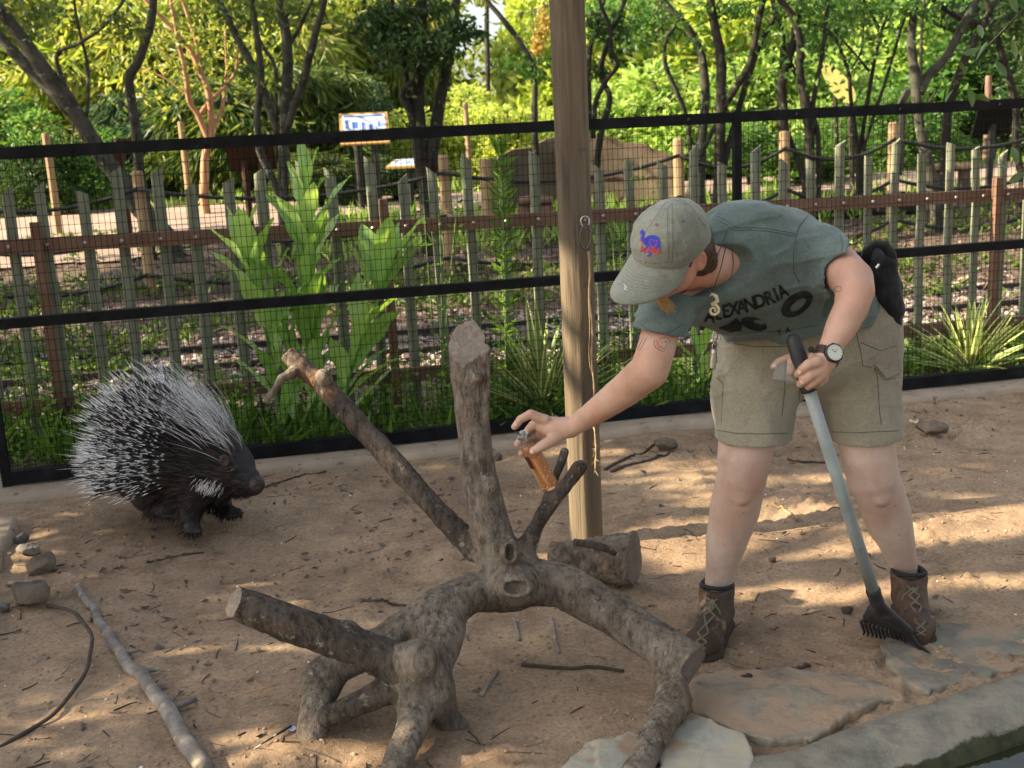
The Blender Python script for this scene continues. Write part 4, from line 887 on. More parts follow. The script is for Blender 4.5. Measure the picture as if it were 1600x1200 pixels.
yb = [blade_mesh('leaf', 1, .085, .02 + .1 * i, .35, [(0, .8), (.3, 1), (.6, .9), (.85, .5), (1, .02)], 9 + i, 0, 8) for i in range(4)]
for q in yb: q.materials.append(L['yucca'])
def put_leaf(meshes, parent, base, direction, Lh, roll, rg, wide=1):
    me = meshes[int(rg.integers(len(meshes)))]; y = Vector(direction).normalized(); zz = Vector((0, 0, 1)); x = y.cross(zz); x = x.normalized() if x.length > 1e-3 else Vector((1, 0, 0)); z = x.cross(y)
    o = bpy.data.objects.new('leaf', me); COL.objects.link(o); o.parent = parent; Rm = Matrix((x, y, z)).transposed() @ Matrix.Rotation(roll, 3, 'Y')
    o.matrix_local = Matrix.Translation(Vector(base) - wloc(parent)) @ Rm.to_4x4() @ Matrix.Diagonal((Lh * wide, Lh, Lh, 1)); return o
m_stem = rough_mat('green_stem', [(.1, .2, .04), (.16, .27, .07)], 9, .5, .1)
def tall_plant(pl, label, nl, Lh, seed, spread=.32, start=.12, group=None):
    rg = np.random.default_rng(seed); Y0 = pl[0][2]; P = [at(x, y, Y) for x, y, Y in pl]; b = P[0]; b.z = gz(b.x, b.y) - .03; t = thing('broadleaf_plant', label, 'plant', b, group); mb = MB(); Q = []
    for i in range(25):
        f = i / 24 * (len(P) - 1); k = min(int(f), len(P) - 2); Q.append(P[k].lerp(P[k + 1], f - k))
    mb.tube(Q, [.011 * (1 - .6 * i / 24) for i in range(25)], 7); obj('stem', mb, m_stem, t, smooth=True)
    for i in range(nl):
        f = start + (1 - start) * i / (nl - 1); q = Q[min(24, int(f * 24))]; a = i * 2.4 + rg.normal(0, .3); up = rg.uniform(.6, 1.4) + (.9 if f > .9 else 0); ax = (Q[-1] - Q[0]).normalized()
        d = Vector((math.cos(a) * spread, math.sin(a) * spread * .7, 0)) + ax * up * .75; put_leaf(broad, t, q, d, Lh * rg.uniform(.8, 1.15) * (1 if f < .85 else .75), rg.normal(0, .4), rg, 1.1)
pg_ = 'waxy broad-leaved plants between the two fences'
PFY = lambda px: (fp(s_of(px), .36, 0)).y
tall_plant([(495, 690, PFY(495)), (488, 560, PFY(488)), (482, 420, PFY(488)), (478, 300, PFY(490))], 'tallest waxy broad-leaved plant rising above the fence pickets', 28, .42, 1, group=pg_)
tall_plant([(440, 690, PFY(440)), (425, 560, PFY(430)), (398, 450, PFY(400)), (382, 385, PFY(390))], 'waxy broad-leaved plant leaning left behind the forked climbing limb', 18, .4, 2, group=pg_)
tall_plant([(525, 690, PFY(525)), (545, 590, PFY(540)), (580, 480, PFY(560)), (625, 400, PFY(580))], 'waxy broad-leaved plant arching right with pale edged leaves', 20, .42, 3, .36, group=pg_)
tall_plant([(468, 690, PFY(470) - .06), (462, 630, PFY(470)), (455, 560, PFY(470)), (448, 505, PFY(470))], 'short waxy plant in the middle of the broad-leaved clump', 11, .27, 4, group=pg_)
tall_plant([(1092, 620, PFY(1092) + .05), (1094, 590, PFY(1092)), (1090, 560, PFY(1092)), (1088, 540, PFY(1092))], 'yellow-green broad-leaved plant beside the person\'s hip', 8, .24, 5, .4, group=pg_)
def lily():
    rg = np.random.default_rng(8); Y = PFY(785) + .12; P = [at(792, 640, Y), at(790, 480, Y), at(786, 340, Y), at(783, 235, Y)]; P[0].z = gz(P[0].x, P[0].y) - .02; t = thing('spike_plant', 'slender upright plant with a tall stem of narrow whorled leaves left of the timber post', 'plant', P[0]); mb = MB(); mb.tube(P, [.007, .006, .005, .003], 6); obj('stem', mb, m_stem, t, smooth=True)
    n = 190; f = rg.random(n) ** .8; f = np.sort(f); k = np.minimum((f * 3).astype(int), 2); u = f * 3 - k; A = np.array([list(p) for p in P]); B_ = A[k] * (1 - u[:, None]) + A[k + 1] * u[:, None]; a = np.arange(n) * 2.4; D = np.stack([np.cos(a), np.sin(a), .35 + .5 * f + (f > .93) * 1.2], 1)
    obj('leaves', leaves_mesh('leaves', B_, rg.uniform(.09, .14, n) * np.where(f > .93, 1.2, 1), .018, D, rg), L['weed'], t)
lily()
def yucca(px, py, Y, n, Lh, label, seed):
    rg = np.random.default_rng(seed); b = at(px, py, Y); b.z = gz(b.x, Y) + .01; t = thing('yucca', label, 'yucca', b, 'striped yuccas outside the wire fence')
    for i in range(n):
        a = i * 2.4; e = .12 + 1.35 * ((i + .5) / n) ** .85; d = Vector((math.cos(a) * math.cos(e), math.sin(a) * math.cos(e) * .75, math.sin(e))); put_leaf(yb, t, b + Vector((rg.normal(0, .02), rg.normal(0, .02), 0)), d, Lh * rg.uniform(.8, 1.12), rg.normal(0, .5), rg)
    mb = MB(); mb.lathe(b - Vector((0, 0, .05)), (0, 0, 1), [(0, .05), (.06, .055), (.1, .03)], 9); obj('crown_base', mb, m_stem, t)
yucca(852, 655, PFY(852) - .04, 52, .64, 'striped yucca between the cut limb and the timber post', 21)
yucca(1512, 588, PFY(1512) + .02, 54, .5, 'striped yucca at the right behind the wire fence', 22)

# ---- weeds, ground cover, leaf litter
def weeds():
    rg = np.random.default_rng(31); Vs = []; Fs = []; base = 0
    def push(V, F):
        nonlocal base
        Vs.append(V); Fs.append(F + base); base += len(V)
    # grass blades in tufts
    n = 3600; s = rg.uniform(s0 - .3, s2, n); o = .06 + rg.random(n) ** 1.4 * 1.05; dens = fbm(np.stack([s * 1.3, o * 1.5, 0 * s], 1), 3); k = dens > -.15; s, o, dens = s[k], o[k], dens[k]
    left = np.clip(1.3 - s * .25, .7, 1.5); P = np.array([fA.x, fA.y, 0]) + np.outer(s, fD) + np.outer(o, fN); P[:, 2] = terrain(P[:, 0], P[:, 1]); n = len(P)
    D = np.stack([rg.normal(0, .5, n), rg.normal(0, .5, n), np.ones(n)], 1); push(*leaf_arrays(P, rg.uniform(.08, .3, n) * left, rg.uniform(.006, .013, n), D, rg, droop=.6))
    # leafy weeds: a thin stem with pairs of leaves
    for _ in range(700):
        s = rg.uniform(s0 - .2, s2); o = rg.uniform(.07, .95); p = np.array(fp(s, o, 0)); p[2] = gz(p[0], p[1]); h = rg.uniform(.1, .42) * (1.2 if s < 1.2 or 2.2 < s < 3.3 else .7); d = np.array([rg.normal(0, .22), rg.normal(0, .18), 1]); k = int(h / .022)
        t = np.linspace(.1, 1, k)[:, None]; Q = p + d * h * t + np.array([.05, 0, 0]) * (t ** 2) * rg.normal(); a = np.arange(k) * 2.2 + rg.uniform(0, 6); D = np.stack([np.cos(a), np.sin(a), .35 + 0 * a], 1)
        push(*leaf_arrays(Q, rg.uniform(.025, .06) * (1.15 - t[:, 0] * .5), rg.uniform(.012, .03), D, rg)); push(*leaf_arrays(p[None], np.array([h * 1.02]), np.array([.006]), d[None], rg, fold=0, droop=0))
    return np_mesh('weeds', np.concatenate(Vs), np.concatenate(Fs), False)
obj('weeds', weeds(), L['weed'], kind='stuff')
def wisp(px0, py0, px1, py1, dy, n, label, seed):
    rg = np.random.default_rng(seed); Y = PFY(px0) + dy; a = at(px0, py0, Y); a.z = gz(a.x, Y) - .01; e = at(px1, py1, Y); t = thing('wispy_weed', label, 'weed', a, 'tall wispy weeds at the wire fence'); mb = MB(); P = []; D = []
    for i in range(3):
        q = e + Vector((rg.normal(0, .07), rg.normal(0, .05), rg.normal(0, .06))); mid = a.lerp(q, .5) + Vector((rg.normal(0, .02), 0, .02)); C = [a.lerp(mid, f).lerp(mid.lerp(q, f), f) for f in np.linspace(0, 1, 12)]; mb.tube(C, [.004 - .0027 * k / 11 for k in range(12)], 4)
        for _ in range(n // 3):
            f = rg.uniform(.15, 1); c = C[min(11, int(f * 11))]; P.append(list(c + Vector((rg.normal(0, .018), rg.normal(0, .018), 0)))); D.append([rg.normal(), rg.normal(), rg.uniform(0, 1)])
    obj('stem', mb, m_stem, t); n = len(P); obj('leaves', leaves_mesh('leaves', np.array(P), rg.uniform(.02, .05, n), rg.uniform(.006, .016, n), np.array(D), rg), L['weed'], t)
for i, q in enumerate([(985, 640, 972, 330, .2, 170, 'wispy weed rising just right of the timber post'), (1020, 640, 1010, 262, .25, 170, 'tallest wispy weed between the timber post and the cap'), (690, 690, 680, 270, .2, 130, 'wispy weed climbing past the pickets left of the upright limb'), (705, 690, 735, 520, .1, 140, 'low wispy weed behind the upright limb'), (60, 740, 40, 540, .1, 150, 'wispy weed in the left corner of the wire fence'), (160, 720, 135, 545, .1, 150, 'wispy weed behind the porcupine quills'), (960, 640, 955, 520, .1, 120, 'low wispy weed beside the timber post'), (655, 690, 640, 560, .1, 140, 'wispy weed right of the broad-leaved clump'), (600, 690, 592, 540, .2, 110, 'wispy weed behind the long diagonal branch')]): wisp(*q, seed=60 + i)
def cover():
    rg = np.random.default_rng(41); n = 30000; x = rg.uniform(-9, 10, n); y = 8 + rg.random(n) ** 1.1 * 7.2; d = fbm(np.stack([x * .6, y * .9, 0 * x], 1), 3) + (x > -1) * .15 - ((y > 8.2) & (y < 10.4)) * .25 - (y > 14) * .25; k = d > .2; x, y = x[k], y[k]; n = len(x); P = np.stack([x, y, terrain(x, y) + rg.uniform(.01, .1, n)], 1); D = np.stack([rg.normal(size=n), rg.normal(size=n), rg.uniform(.1, 1, n)], 1)
    return leaves_mesh('ground_cover', P, rg.uniform(.05, .11, n), rg.uniform(.03, .06, n), D, rg)
obj('ground_cover', cover(), L['cover'], kind='stuff')
def verge():
    rg = np.random.default_rng(43); n = 16000; x = rg.uniform(-14, 14, n); y = np.where(rg.random(n) < .6, rg.uniform(13.2, 15.6, n), rg.uniform(18.5, 24, n)); d = fbm(np.stack([x * .7, y * .7, 0 * x], 1), 2); k = (d > -.1) & ~((x < -2.8) & (y < 15.6)); x, y = x[k], y[k]; n = len(x); P = np.stack([x, y, terrain(x, y)], 1); return leaves_mesh('grass', P, rg.uniform(.12, .34, n), rg.uniform(.015, .035, n), np.stack([rg.normal(0, .5, n), rg.normal(0, .5, n), np.ones(n)], 1), rg)
obj('grass', verge(), L['bright'], kind='stuff')
def litter():
    rg = np.random.default_rng(44); n = 14000; x = rg.uniform(-9, 11, n); y = rg.uniform(6.2, 14, n); s = (x - fA.x) * fN.x + (y - fA.y) * fN.y; k = s > .1; x, y = x[k], y[k]; n = len(x); P = np.stack([x, y, terrain(x, y) + .012], 1); return leaves_mesh('leaf_litter', P, rg.uniform(.04, .1, n), rg.uniform(.02, .05, n), np.stack([rg.normal(size=n), rg.normal(size=n), rg.uniform(-.05, .3, n)], 1), rg)
obj('leaf_litter', litter(), L['litter'], kind='stuff')

# ---- leafy sprig reaching in from the right
def sprig():
    rg = np.random.default_rng(50); t = None; pl = [(1660, -60, 4.4), (1600, 15, 4.6), (1545, 70, 4.8), (1500, 125, 5.0)]; P = [at(x, y, Y) for x, y, Y in pl]; t = thing('leafy_branch', 'thin branch with oval grey-green leaves reaching in at the upper right', 'branch', P[0]); mb = MB(); mb.tube(P, [.006, .005, .004, .002], 6); obj('twig', mb, B['grey'], t)
    for i, (x, y, a, wd) in enumerate([(1525, 95, 1.2, .6), (1545, 112, -2.2, 1), (1508, 118, 1.9, 1), (1500, 130, 2.6, .9), (1512, 135, -1.1, 1), (1535, 60, 1.7, .7), (1562, 45, .6, .9), (1580, 62, -1.2, 1), (1490, 140, -2.4, .8), (1555, 95, -1, 1.1), (1530, 75, -2.7, .9), (1590, 20, 2, 1), (1520, 150, 0, .8)]):
        p = at(x, y, 4.85); put_leaf(sprig_leaf, t, p, RT * math.cos(a) + UP * math.sin(a) - FW * rg.uniform(-.3, .6), rg.uniform(.07, .09), rg.normal(0, 1), rg, wd)
    for (x, y, a) in ((1590, 252, 1.9), (1578, 262, 2.9), (1598, 270, -2.5), (1592, 262, .5)): put_leaf(sprig_leaf, t, at(x, y, 4.7), RT * math.cos(a) + UP * math.sin(a), .065, rg.normal(0, 1), rg)
    mb = MB(); mb.tube([P[0], at(1650, 180, 4.7), at(1595, 262, 4.7)], .003, 5); obj('twig', mb, B['grey'], t)
L['sprig'] = leaf_mat('grey_green_oval_leaf', [(.05, .1, .03), (.1, .16, .06)], .3, .4)
sprig_leaf = [blade_mesh('leaf', 1, .5, .2 + .2 * i, .15, [(0, .1), (.25, .75), (.55, 1), (.85, .6), (1, .1)], 80 + i) for i in range(3)]
for q in sprig_leaf: q.materials.append(L['sprig'])
sprig()

# ---- unseen shade trees; leaves are culled from their crowns to place the sun patches
PATCH = []   # (picture x, y, half width, half height): ground kept sunny by taking crown leaves out
def lit(px, py, rx, ry, z=0): PATCH.append((on_z(px, py, z), on_z(px + rx, py, z), on_z(px, py - ry, z)))
for q in [(1050, 845, 100, 36), (1190, 818, 100, 36), (1295, 822, 100, 40), (1430, 808, 140, 30), (1560, 800, 110, 40), (1190, 891, 80, 9), (1080, 908, 70, 8), (1255, 946, 140, 46), (1390, 862, 180, 14), (1520, 862, 130, 16), (1520, 905, 120, 36), (1395, 915, 50, 12), (1120, 780, 60, 10), (1480, 760, 90, 10), (70, 1105, 60, 24), (80, 1015, 26, 7), (285, 1028, 55, 9), (345, 1070, 55, 22), (430, 1165, 90, 40), (560, 1175, 70, 40), (720, 1120, 75, 24), (745, 1165, 80, 18), (850, 1190, 60, 14), (955, 1120, 30, 10), (840, 700, 40, 6), (820, 760, 40, 6), (1370, 1180, 30, 12), (1300, 730, 60, 9), (1500, 720, 70, 9)]: lit(*q)
def lit3(px, py, Y, r_, rz=None):
    p = at(px, py, Y); c = p - SUNV * (p.z / SUNV.z); PATCH.append((c, c + Vector(((rz or r_) / SUNV.z * math.cos(SUN_EL), 0, 0)), c + Vector((0, r_, 0))))
for q in [(480, 400, 6.2, .16, .3), (400, 440, 6.2, .14, .2), (600, 430, 6.3, .14, .2), (480, 300, 6.2, .15), (540, 560, 6.2, .1), (855, 570, 6.35, .26), (785, 300, 6.6, .12, .25), (1510, 520, 6.9, .2), (60, 650, 5.9, .12, .2), (170, 690, 5.9, .1), (300, 640, 5.9, .08), (1122, 660, 3.55, .035, .12), (1000, 600, 6.6, .12), (1110, 590, 6.6, .15), (700, 620, 6.4, .12)]: lit3(*q)
for q in [(700, 560, 200, 16), (1040, 575, 90, 30), (150, 600, 130, 14), (1480, 540, 90, 12), (330, 560, 60, 8), (1250, 500, 200, 8), (60, 420, 150, 25)]: lit(*q)
ex = SUNV.cross(Vector((0, 0, 1))).normalized()
def shade_tree(x, y, h, n, zlo, zhi, ry, label, seed, hole=True):
    rg = np.random.default_rng(seed); t = thing('shade_tree', label, 'tree', (x, y, -.05), 'shade trees outside the left edge of the picture'); mb = MB(); mb.tube([(x, y, -.2), (x + .05, y, 1.2), (x, y + .1, h * .6), (x - .1, y, h * .95)], [.17, .14, .11, .04], 10); blobs = []
    for i in range(26):
        a = rg.uniform(0, 6.28); q = ry * rg.uniform(.2, 1); z = rg.uniform(zlo + .4, zhi - .3); c = (x + q * math.cos(a) * .75, y + q * math.sin(a), z); s = rg.uniform(.5, .9); blobs.append((c, (s, s, s * .75))); mb.tube([(x, y, max(.8, z - 1.3)), ((x + c[0]) / 2, (y + c[1]) / 2, z - .35), c], [.05, .03, .008], 5)
    obj('trunk', mb, B['dark'], t, smooth=True); P, d = blob_points(rg, n, blobs, .2)
    G = P - np.outer(P[:, 2] / SUNV.z, np.array(SUNV)); keep = np.ones(n, bool)
    if hole:
        for (c, e1, e2) in PATCH:
            u = (e1 - c); v = (e2 - c); A = np.linalg.inv(np.array([[u.x, v.x], [u.y, v.y]])); q = (A @ (G[:, :2] - np.array([c.x, c.y])).T).T; r2 = (q ** 2).sum(1) * (1 + .35 * fbm(np.c_[q * 2.2, np.zeros(n)] + c.x, 2)); keep &= r2 > 1.6
    if hole:
        sv = np.array(SUNV); a = np.array(at(732, 530, 3.33)); b = np.array(at(746, 690, 3.32)); w_ = P - a; w2 = w_ - np.outer(w_ @ sv, sv); ab = b - a; ab = ab - sv * (ab @ sv); f = np.clip(w2 @ ab / (ab @ ab), 0, 1); keep |= (np.linalg.norm(w2 - np.outer(f, ab), axis=1) < .1) & (rg.random(n) < .8)  # leaves kept on purpose to shade the upper part of the upright limb
    P, d = P[keep], d[keep]; n = len(P)
    # leaves removed to let the sun reach the timber post
    a, b = Vector(at(905, 560, PYY)), Vector(at(918, 850, PYY)); ab = np.array(b - a); w_ = P - np.array(a); sv = np.array(SUNV); w2 = w_ - np.outer(w_ @ sv, sv); ab2 = ab - sv * (ab @ sv); f = np.clip(w2 @ ab2 / (ab2 @ ab2), 0, 1); dist = np.linalg.norm(w2 - np.outer(f, ab2), axis=1); k = dist > .17 * (1 + .3 * np.sin(f * 25)); P, d = P[k], d[k]; n = len(P)
    D = d + rg.normal(size=(n, 3)) * .8 + np.array([0, 0, -.3]); obj('crown', leaves_mesh('crown', P, rg.uniform(.1, .2, n), rg.uniform(.07, .13, n), D, rg), L['shade'], t)
shade_tree(-6.2, 2.9, 6.6, 20000, .6, 6.6, 1.9, 'leafy shade tree left of the picture nearest the camera', 91)
shade_tree(-6.8, 5.3, 6.8, 20000, .6, 6.8, 1.9, 'leafy shade tree left of the picture level with the wire fence', 92)
shade_tree(-8.2, 8.2, 6.2, 6000, 1.8, 6.2, 1.8, 'leafy shade tree left of the picture beside the railway', 93)
shade_tree(-10.2, 11.6, 8.5, 15000, 1.2, 8.5, 2.3, 'large leafy shade tree left of the picture beyond the railway', 94)
shade_tree(-1.8, -5.0, 8, 9000, 3.2, 8.5, 2.6, 'unseen leafy tree added behind the camera to the left to block sky light', 95, False)  # this and the next two are added out of view to deepen shadows
shade_tree(3.4, -4.2, 8, 9000, 3.2, 8.5, 2.6, 'unseen leafy tree added behind the camera to the right to block sky light', 96, False)
shade_tree(8.2, 2.6, 8, 10000, 2.2, 8.5, 2.6, 'unseen leafy tree added right of the picture beside the pond to block sky light', 97, False)
# =================================================================== THE CUT LIMB, LOGS, STONES, PORCUPINE
def mesh_arrays(me):
    V = np.empty(len(me.vertices) * 3, np.float32); me.vertices.foreach_get('co', V); V = V.reshape(-1, 3); F = np.empty(len(me.loops), np.int32); me.loops.foreach_get('vertex_index', F); return V, F.reshape(len(me.polygons), -1)
def face_normals(V, F):
    n = np.cross(V[F[:, 2]] - V[F[:, 0]], V[F[:, 3 % F.shape[1]]] - V[F[:, 1]]); return n / (np.linalg.norm(n, axis=1, keepdims=True) + 1e-12)
def sub_mesh(name, V, F, mask, smooth=True):
    f = F[mask]; u, inv = np.unique(f, return_inverse=True); return np_mesh(name, V[u], inv.reshape(f.shape), smooth)
def split(me, masks, names):
    V, F = mesh_arrays(me); rest = np.ones(len(F), bool); out = []
    for m_ in masks: rest &= ~m_
    return [sub_mesh(n, V, F, m_) for n, m_ in zip(names, [rest] + list(masks))]
def bark_mat(name, cols, peel, lichen, vscale=(1, 1, 1)):
    m, t, b, o = newmat(name); v = coords(t, vscale); c = ramp(t, noise(t, v, 5.5, 8, .68, .4), [(.3 + .4 * i / (len(cols) - 1), cols[i]) for i in range(len(cols))])
    c = mixc(t, ramp(t, noise(t, v, 3.1, 6, .7), [(.56, (0, 0, 0)), (.66, (.8, .8, .8))]), c, peel); c = mixc(t, ramp(t, noise(t, v, 26, 5, .7), [(.6, (0, 0, 0)), (.66, (1, 1, 1))]), c, lichen)
    dk = noise(t, coords(t, (2, 2, .7)), 24, 7, .7); c = mixc(t, .75, c, mixc(t, 1, c, ramp(t, dk, [(.35, (.2, .18, .17)), (.5, (.95, .95, .95)), (.68, (1.35, 1.3, 1.25))]), 'MULTIPLY'))
    t.links.new(c, b.inputs['Base Color']); b.inputs['Roughness'].default_value = .92; b.inputs['Specular IOR Level'].default_value = .2; 
    wv = node(t, 'ShaderNodeTexVoronoi', feature='DISTANCE_TO_EDGE', i_Scale=42); mv = node(t, 'ShaderNodeMix', data_type='VECTOR', i_0=.12); v3 = coords(t, (1, 1, .38)); nn = node(t, 'ShaderNodeTexNoise', i_Scale=22, i_Detail=4); t.links.new(v3, nn.inputs['Vector']); t.links.new(v3, mv.inputs[4]); t.links.new(nn.outputs['Color'], mv.inputs[5]); t.links.new(mv.outputs[1], wv.inputs['Vector'])
    cr_ = ramp(t, wv.outputs['Distance'], [(0, (.55, .53, .52)), (.05, (.85, .85, .85)), (.12, (1, 1, 1))]); sel = ramp(t, noise(t, v, 4, 3), [(.45, (0, 0, 0)), (.62, (.9, .9, .9))]); c = mixc(t, sel, c, mixc(t, 1, c, cr_, 'MULTIPLY')); t.links.new(c, b.inputs['Base Color'])
    b1 = bump(t, b, dk, 1.0, .014); b2 = node(t, 'ShaderNodeBump', i_Strength=.7, i_Distance=.006); t.links.new(cr_, b2.inputs['Height']); t.links.new(b1.outputs[0], b2.inputs['Normal']); t.links.new(b2.outputs[0], b.inputs['Normal']); return m
M['bark'] = bark_mat('rough_limb_bark', [(.075, .058, .044), (.16, .128, .098), (.25, .208, .162), (.125, .1, .077)], (.16, .105, .068), (.27, .26, .215))
M['bark_dark'] = bark_mat('dark_branch_bark', [(.045, .036, .029), (.095, .076, .06), (.165, .135, .107)], (.19, .1, .048), (.25, .24, .19))
m, t, b, o_ = newmat('end_grain'); v = coords(t); n1 = noise(t, v, 38, 6, .7, 1.5); c = ramp(t, n1, [(.3, (.12, .092, .068)), (.5, (.2, .16, .12)), (.7, (.28, .23, .175))]); c = mixc(t, ramp(t, noise(t, v, 11, 5), [(.55, (0, 0, 0)), (.7, (.7, .7, .7))]), c, (.14, .12, .1)); t.links.new(c, b.inputs['Base Color']); b.inputs['Roughness'].default_value = .9; bump(t, b, n1, .4, .004); M['endgrain'] = m
M['endgrey'] = rough_mat('grey_end_grain', [(.1, .075, .06), (.16, .12, .1), (.2, .155, .125)], 20, .9, .5, 60, .005)

def climbing_limb():
    T = lambda x, y, Y, r: pt(x, y, Y, r)
    trunk = [T(722, 425, 3.37, 32), T(736, 640, 3.34, 30), T(748, 740, 3.32, 30), T(768, 830, 3.3, 35), T(795, 905, 3.28, 40)]
    brB = [T(436, 540, 3.62, 15), T(510, 608, 3.55, 17), T(600, 705, 3.46, 18), T(680, 795, 3.38, 19), T(745, 860, 3.32, 22)]
    limD = [T(790, 915, 3.28, 40), T(735, 928, 3.22, 34), T(670, 962, 3.15, 36), T(585, 1010, 3.1, 32), T(520, 1045, 3.06, 31), T(496, 1095, 2.98, 27), T(488, 1150, 2.93, 24)]
    vert = [T(690, 960, 3.15, 36), T(685, 1010, 3.06, 36), T(662, 1060, 2.98, 36)]
    limE = [T(345, 932, 2.88, 28), T(450, 972, 2.9, 30), T(560, 1012, 2.92, 31), T(640, 1045, 2.95, 36)]
    leg1 = [T(650, 1060, 2.95, 38), T(655, 1100, 2.93, 32), T(640, 1150, 2.82, 25), T(606, 1225, 2.66, 22)]
    leg2 = [T(640, 1062, 2.95, 28), T(585, 1088, 2.93, 22), T(515, 1120, 2.91, 17)]
    leg3 = [T(675, 1080, 2.96, 30), T(700, 1120, 2.98, 18), T(745, 1158, 3.0, 9)]
    leg4 = [T(675, 1080, 2.97, 34), T(684, 1125, 2.98, 16)]
    limF = [T(805, 905, 3.28, 44), T(880, 915, 3.24, 36), T(960, 960, 3.16, 34), T(1040, 1012, 3.05, 34), T(1102, 1055, 2.97, 34)]
    legF = [T(1046, 1040, 3.05, 27), T(1052, 1095, 2.91, 26), T(1022, 1150, 2.76, 25), T(985, 1225, 2.6, 22)]
    forkC = [T(812, 880, 3.3, 22), T(838, 820, 3.31, 14), T(868, 778, 3.33, 14), T(906, 730, 3.36, 12)]
    forkC2 = [T(845, 806, 3.32, 11), T(862, 760, 3.36, 9), T(882, 706, 3.4, 7)]
    twig = [T(470, 575, 3.57, 9), T(440, 592, 3.53, 6), T(418, 624, 3.5, 4)]
    shard = [T(758, 545, 3.33, 9), T(760, 600, 3.325, 9), T(752, 680, 3.31, 12)]
    allp = sum([trunk, brB, limD, vert, limE, leg1, leg2, leg3, limF, legF, forkC, twig], [])
    for ch in (trunk, brB, limD, vert, limE, leg1, leg2, leg3, leg4, limF, legF, forkC): ch[:] = [(p_, r_ * .93) for p_, r_ in ch]
    S = SDF.around(allp, .0048, .05)
    for ch, k in ((trunk, .03), (brB, .02), (limD, .04), (vert, .04), (limE, .035), (leg1, .04), (leg2, .03), (leg3, .03), (leg4, .04), (limF, .05), (forkC, .025), (forkC2, .012), (twig, .01), (shard, .004)): S.chain(ch, k)
    def lump(x, y, Y, r, k=.02): p, q = pt(x, y, Y, r); S.ell(p, (q, q, q), k=k)
    lump(505, 590, 3.53, 12); lump(655, 1030, 2.9, 30, .04); lump(808, 915, 3.19, 34, .03); lump(700, 985, 3.1, 24, .03); lump(640, 1105, 2.9, 20); lump(500, 1060, 3.04, 30, .03); lump(545, 985, 2.93, 14); lump(470, 985, 2.87, 9, .01); lump(745, 590, 3.3, 10); lump(765, 760, 3.27, 14)
    for (x, y, Y, rx, ry) in ((797, 862, 3.185, 8, 14), (806, 916, 3.115, 20, 12)):
        p, q = pt(x, y, Y, 1); Rm = Matrix((RT, -FW, UP)).transposed(); S.ell(p, (q * (rx + 7), .03, q * (ry + 7)), Rm, .02); S.ell(p - FW * .025, (q * rx, .035, q * ry), Rm, .008, 'sub')
    def q(P):
        a = fbm(P * np.array([16, 16, 7]), 4, .6) * .003; b_ = np.abs(vnoise(P * np.array([48, 48, 14]))) * .0032 - .0014; c_ = fbm(P * 4.5 + 9, 2) * .005; return a + b_ + c_
    cuts = []
    def endcut(p, n, r_, wide=False): p = Vector(p); n = Vector(n).normalized(); S.cut(p, n, p + n * r_ * (2.4 if wide else .75), r_ * (3.2 if wide else 1.3)); cuts.append((p, n, r_))
    k = ppm(at(732, 546, 3.34)); e = at(733, 546, 3.33); endcut(e, (-.1, -.66, .75), 52 / k, True)
    endcut(at(363, 940, 2.885), at(345, 932, 2.88) - at(450, 972, 2.9) - FW * .07, 34 / ppm(at(360, 940, 2.9))); endcut(at(1080, 1042, 3.0), at(1102, 1055, 2.97) - at(1040, 1012, 3.05) + Vector((.02, -.035, .0)), 40 / ppm(at(1080, 1042, 3.0)))
    endcut(at(448, 556, 3.61), at(436, 540, 3.62) - at(510, 608, 3.55), 19 / ppm(at(450, 555, 3.6)))
    S.chain(legF, .03); S.rough(q)
    me = S.mesh('limb', 0); V, F = mesh_arrays(me); C = V[F].mean(1); N = face_normals(V, F); ms = []
    for (p, n, r_) in cuts: d = C - np.array(p); ms.append((np.abs(d @ np.array(n)) < .012) & (N @ np.array(n) > .72) & (np.linalg.norm(d, axis=1) < r_ * 1.6))
    parts = split(me, ms, ['limb', 'cut_face', 'cut_face', 'cut_face', 'cut_face']); bpy.data.meshes.remove(me)
    t = thing('cut_limb', 'big cut tree limb with an upright trunk and several arching legs', 'tree limb', (parts[0].vertices[0].co.x, 3.1, -.03))
    t.location = (0.0, 3.1, -.03); o = obj('limb', parts[0], [M['bark'], M['bark_dark']], t)
    V2, F2 = mesh_arrays(parts[0]); V2 = V2 + np.array([0, 3.1, -.03]); C2 = V2[F2].mean(1)
    def near(ch, r_):
        m_ = np.zeros(len(C2), bool)
        for (a, ra), (b_, rb) in zip(ch[:-1], ch[1:]):
            a = np.array(a); b_ = np.array(b_); ab = b_ - a; f = np.clip((C2 - a) @ ab / (ab @ ab), 0, 1); m_ |= np.linalg.norm(C2 - a - f[:, None] * ab, axis=1) < (ra + (rb - ra) * f) * r_
        return m_
    dk = near(brB[:-1] + [T(728, 845, 3.33, 20)], 1.35) | near(forkC[1:], 1.5) | near(forkC2, 1.6) | near(limE, 1.15) | near(leg2, 1.3); parts[0].polygons.foreach_set('material_index', dk.astype(np.int32))
    for pm, mm in zip(parts[1:], ('endgrain', 'endgrain', 'endgrey', 'endgrain')): obj('cut_face', pm, M[mm], t)
    return o
climbing_limb()

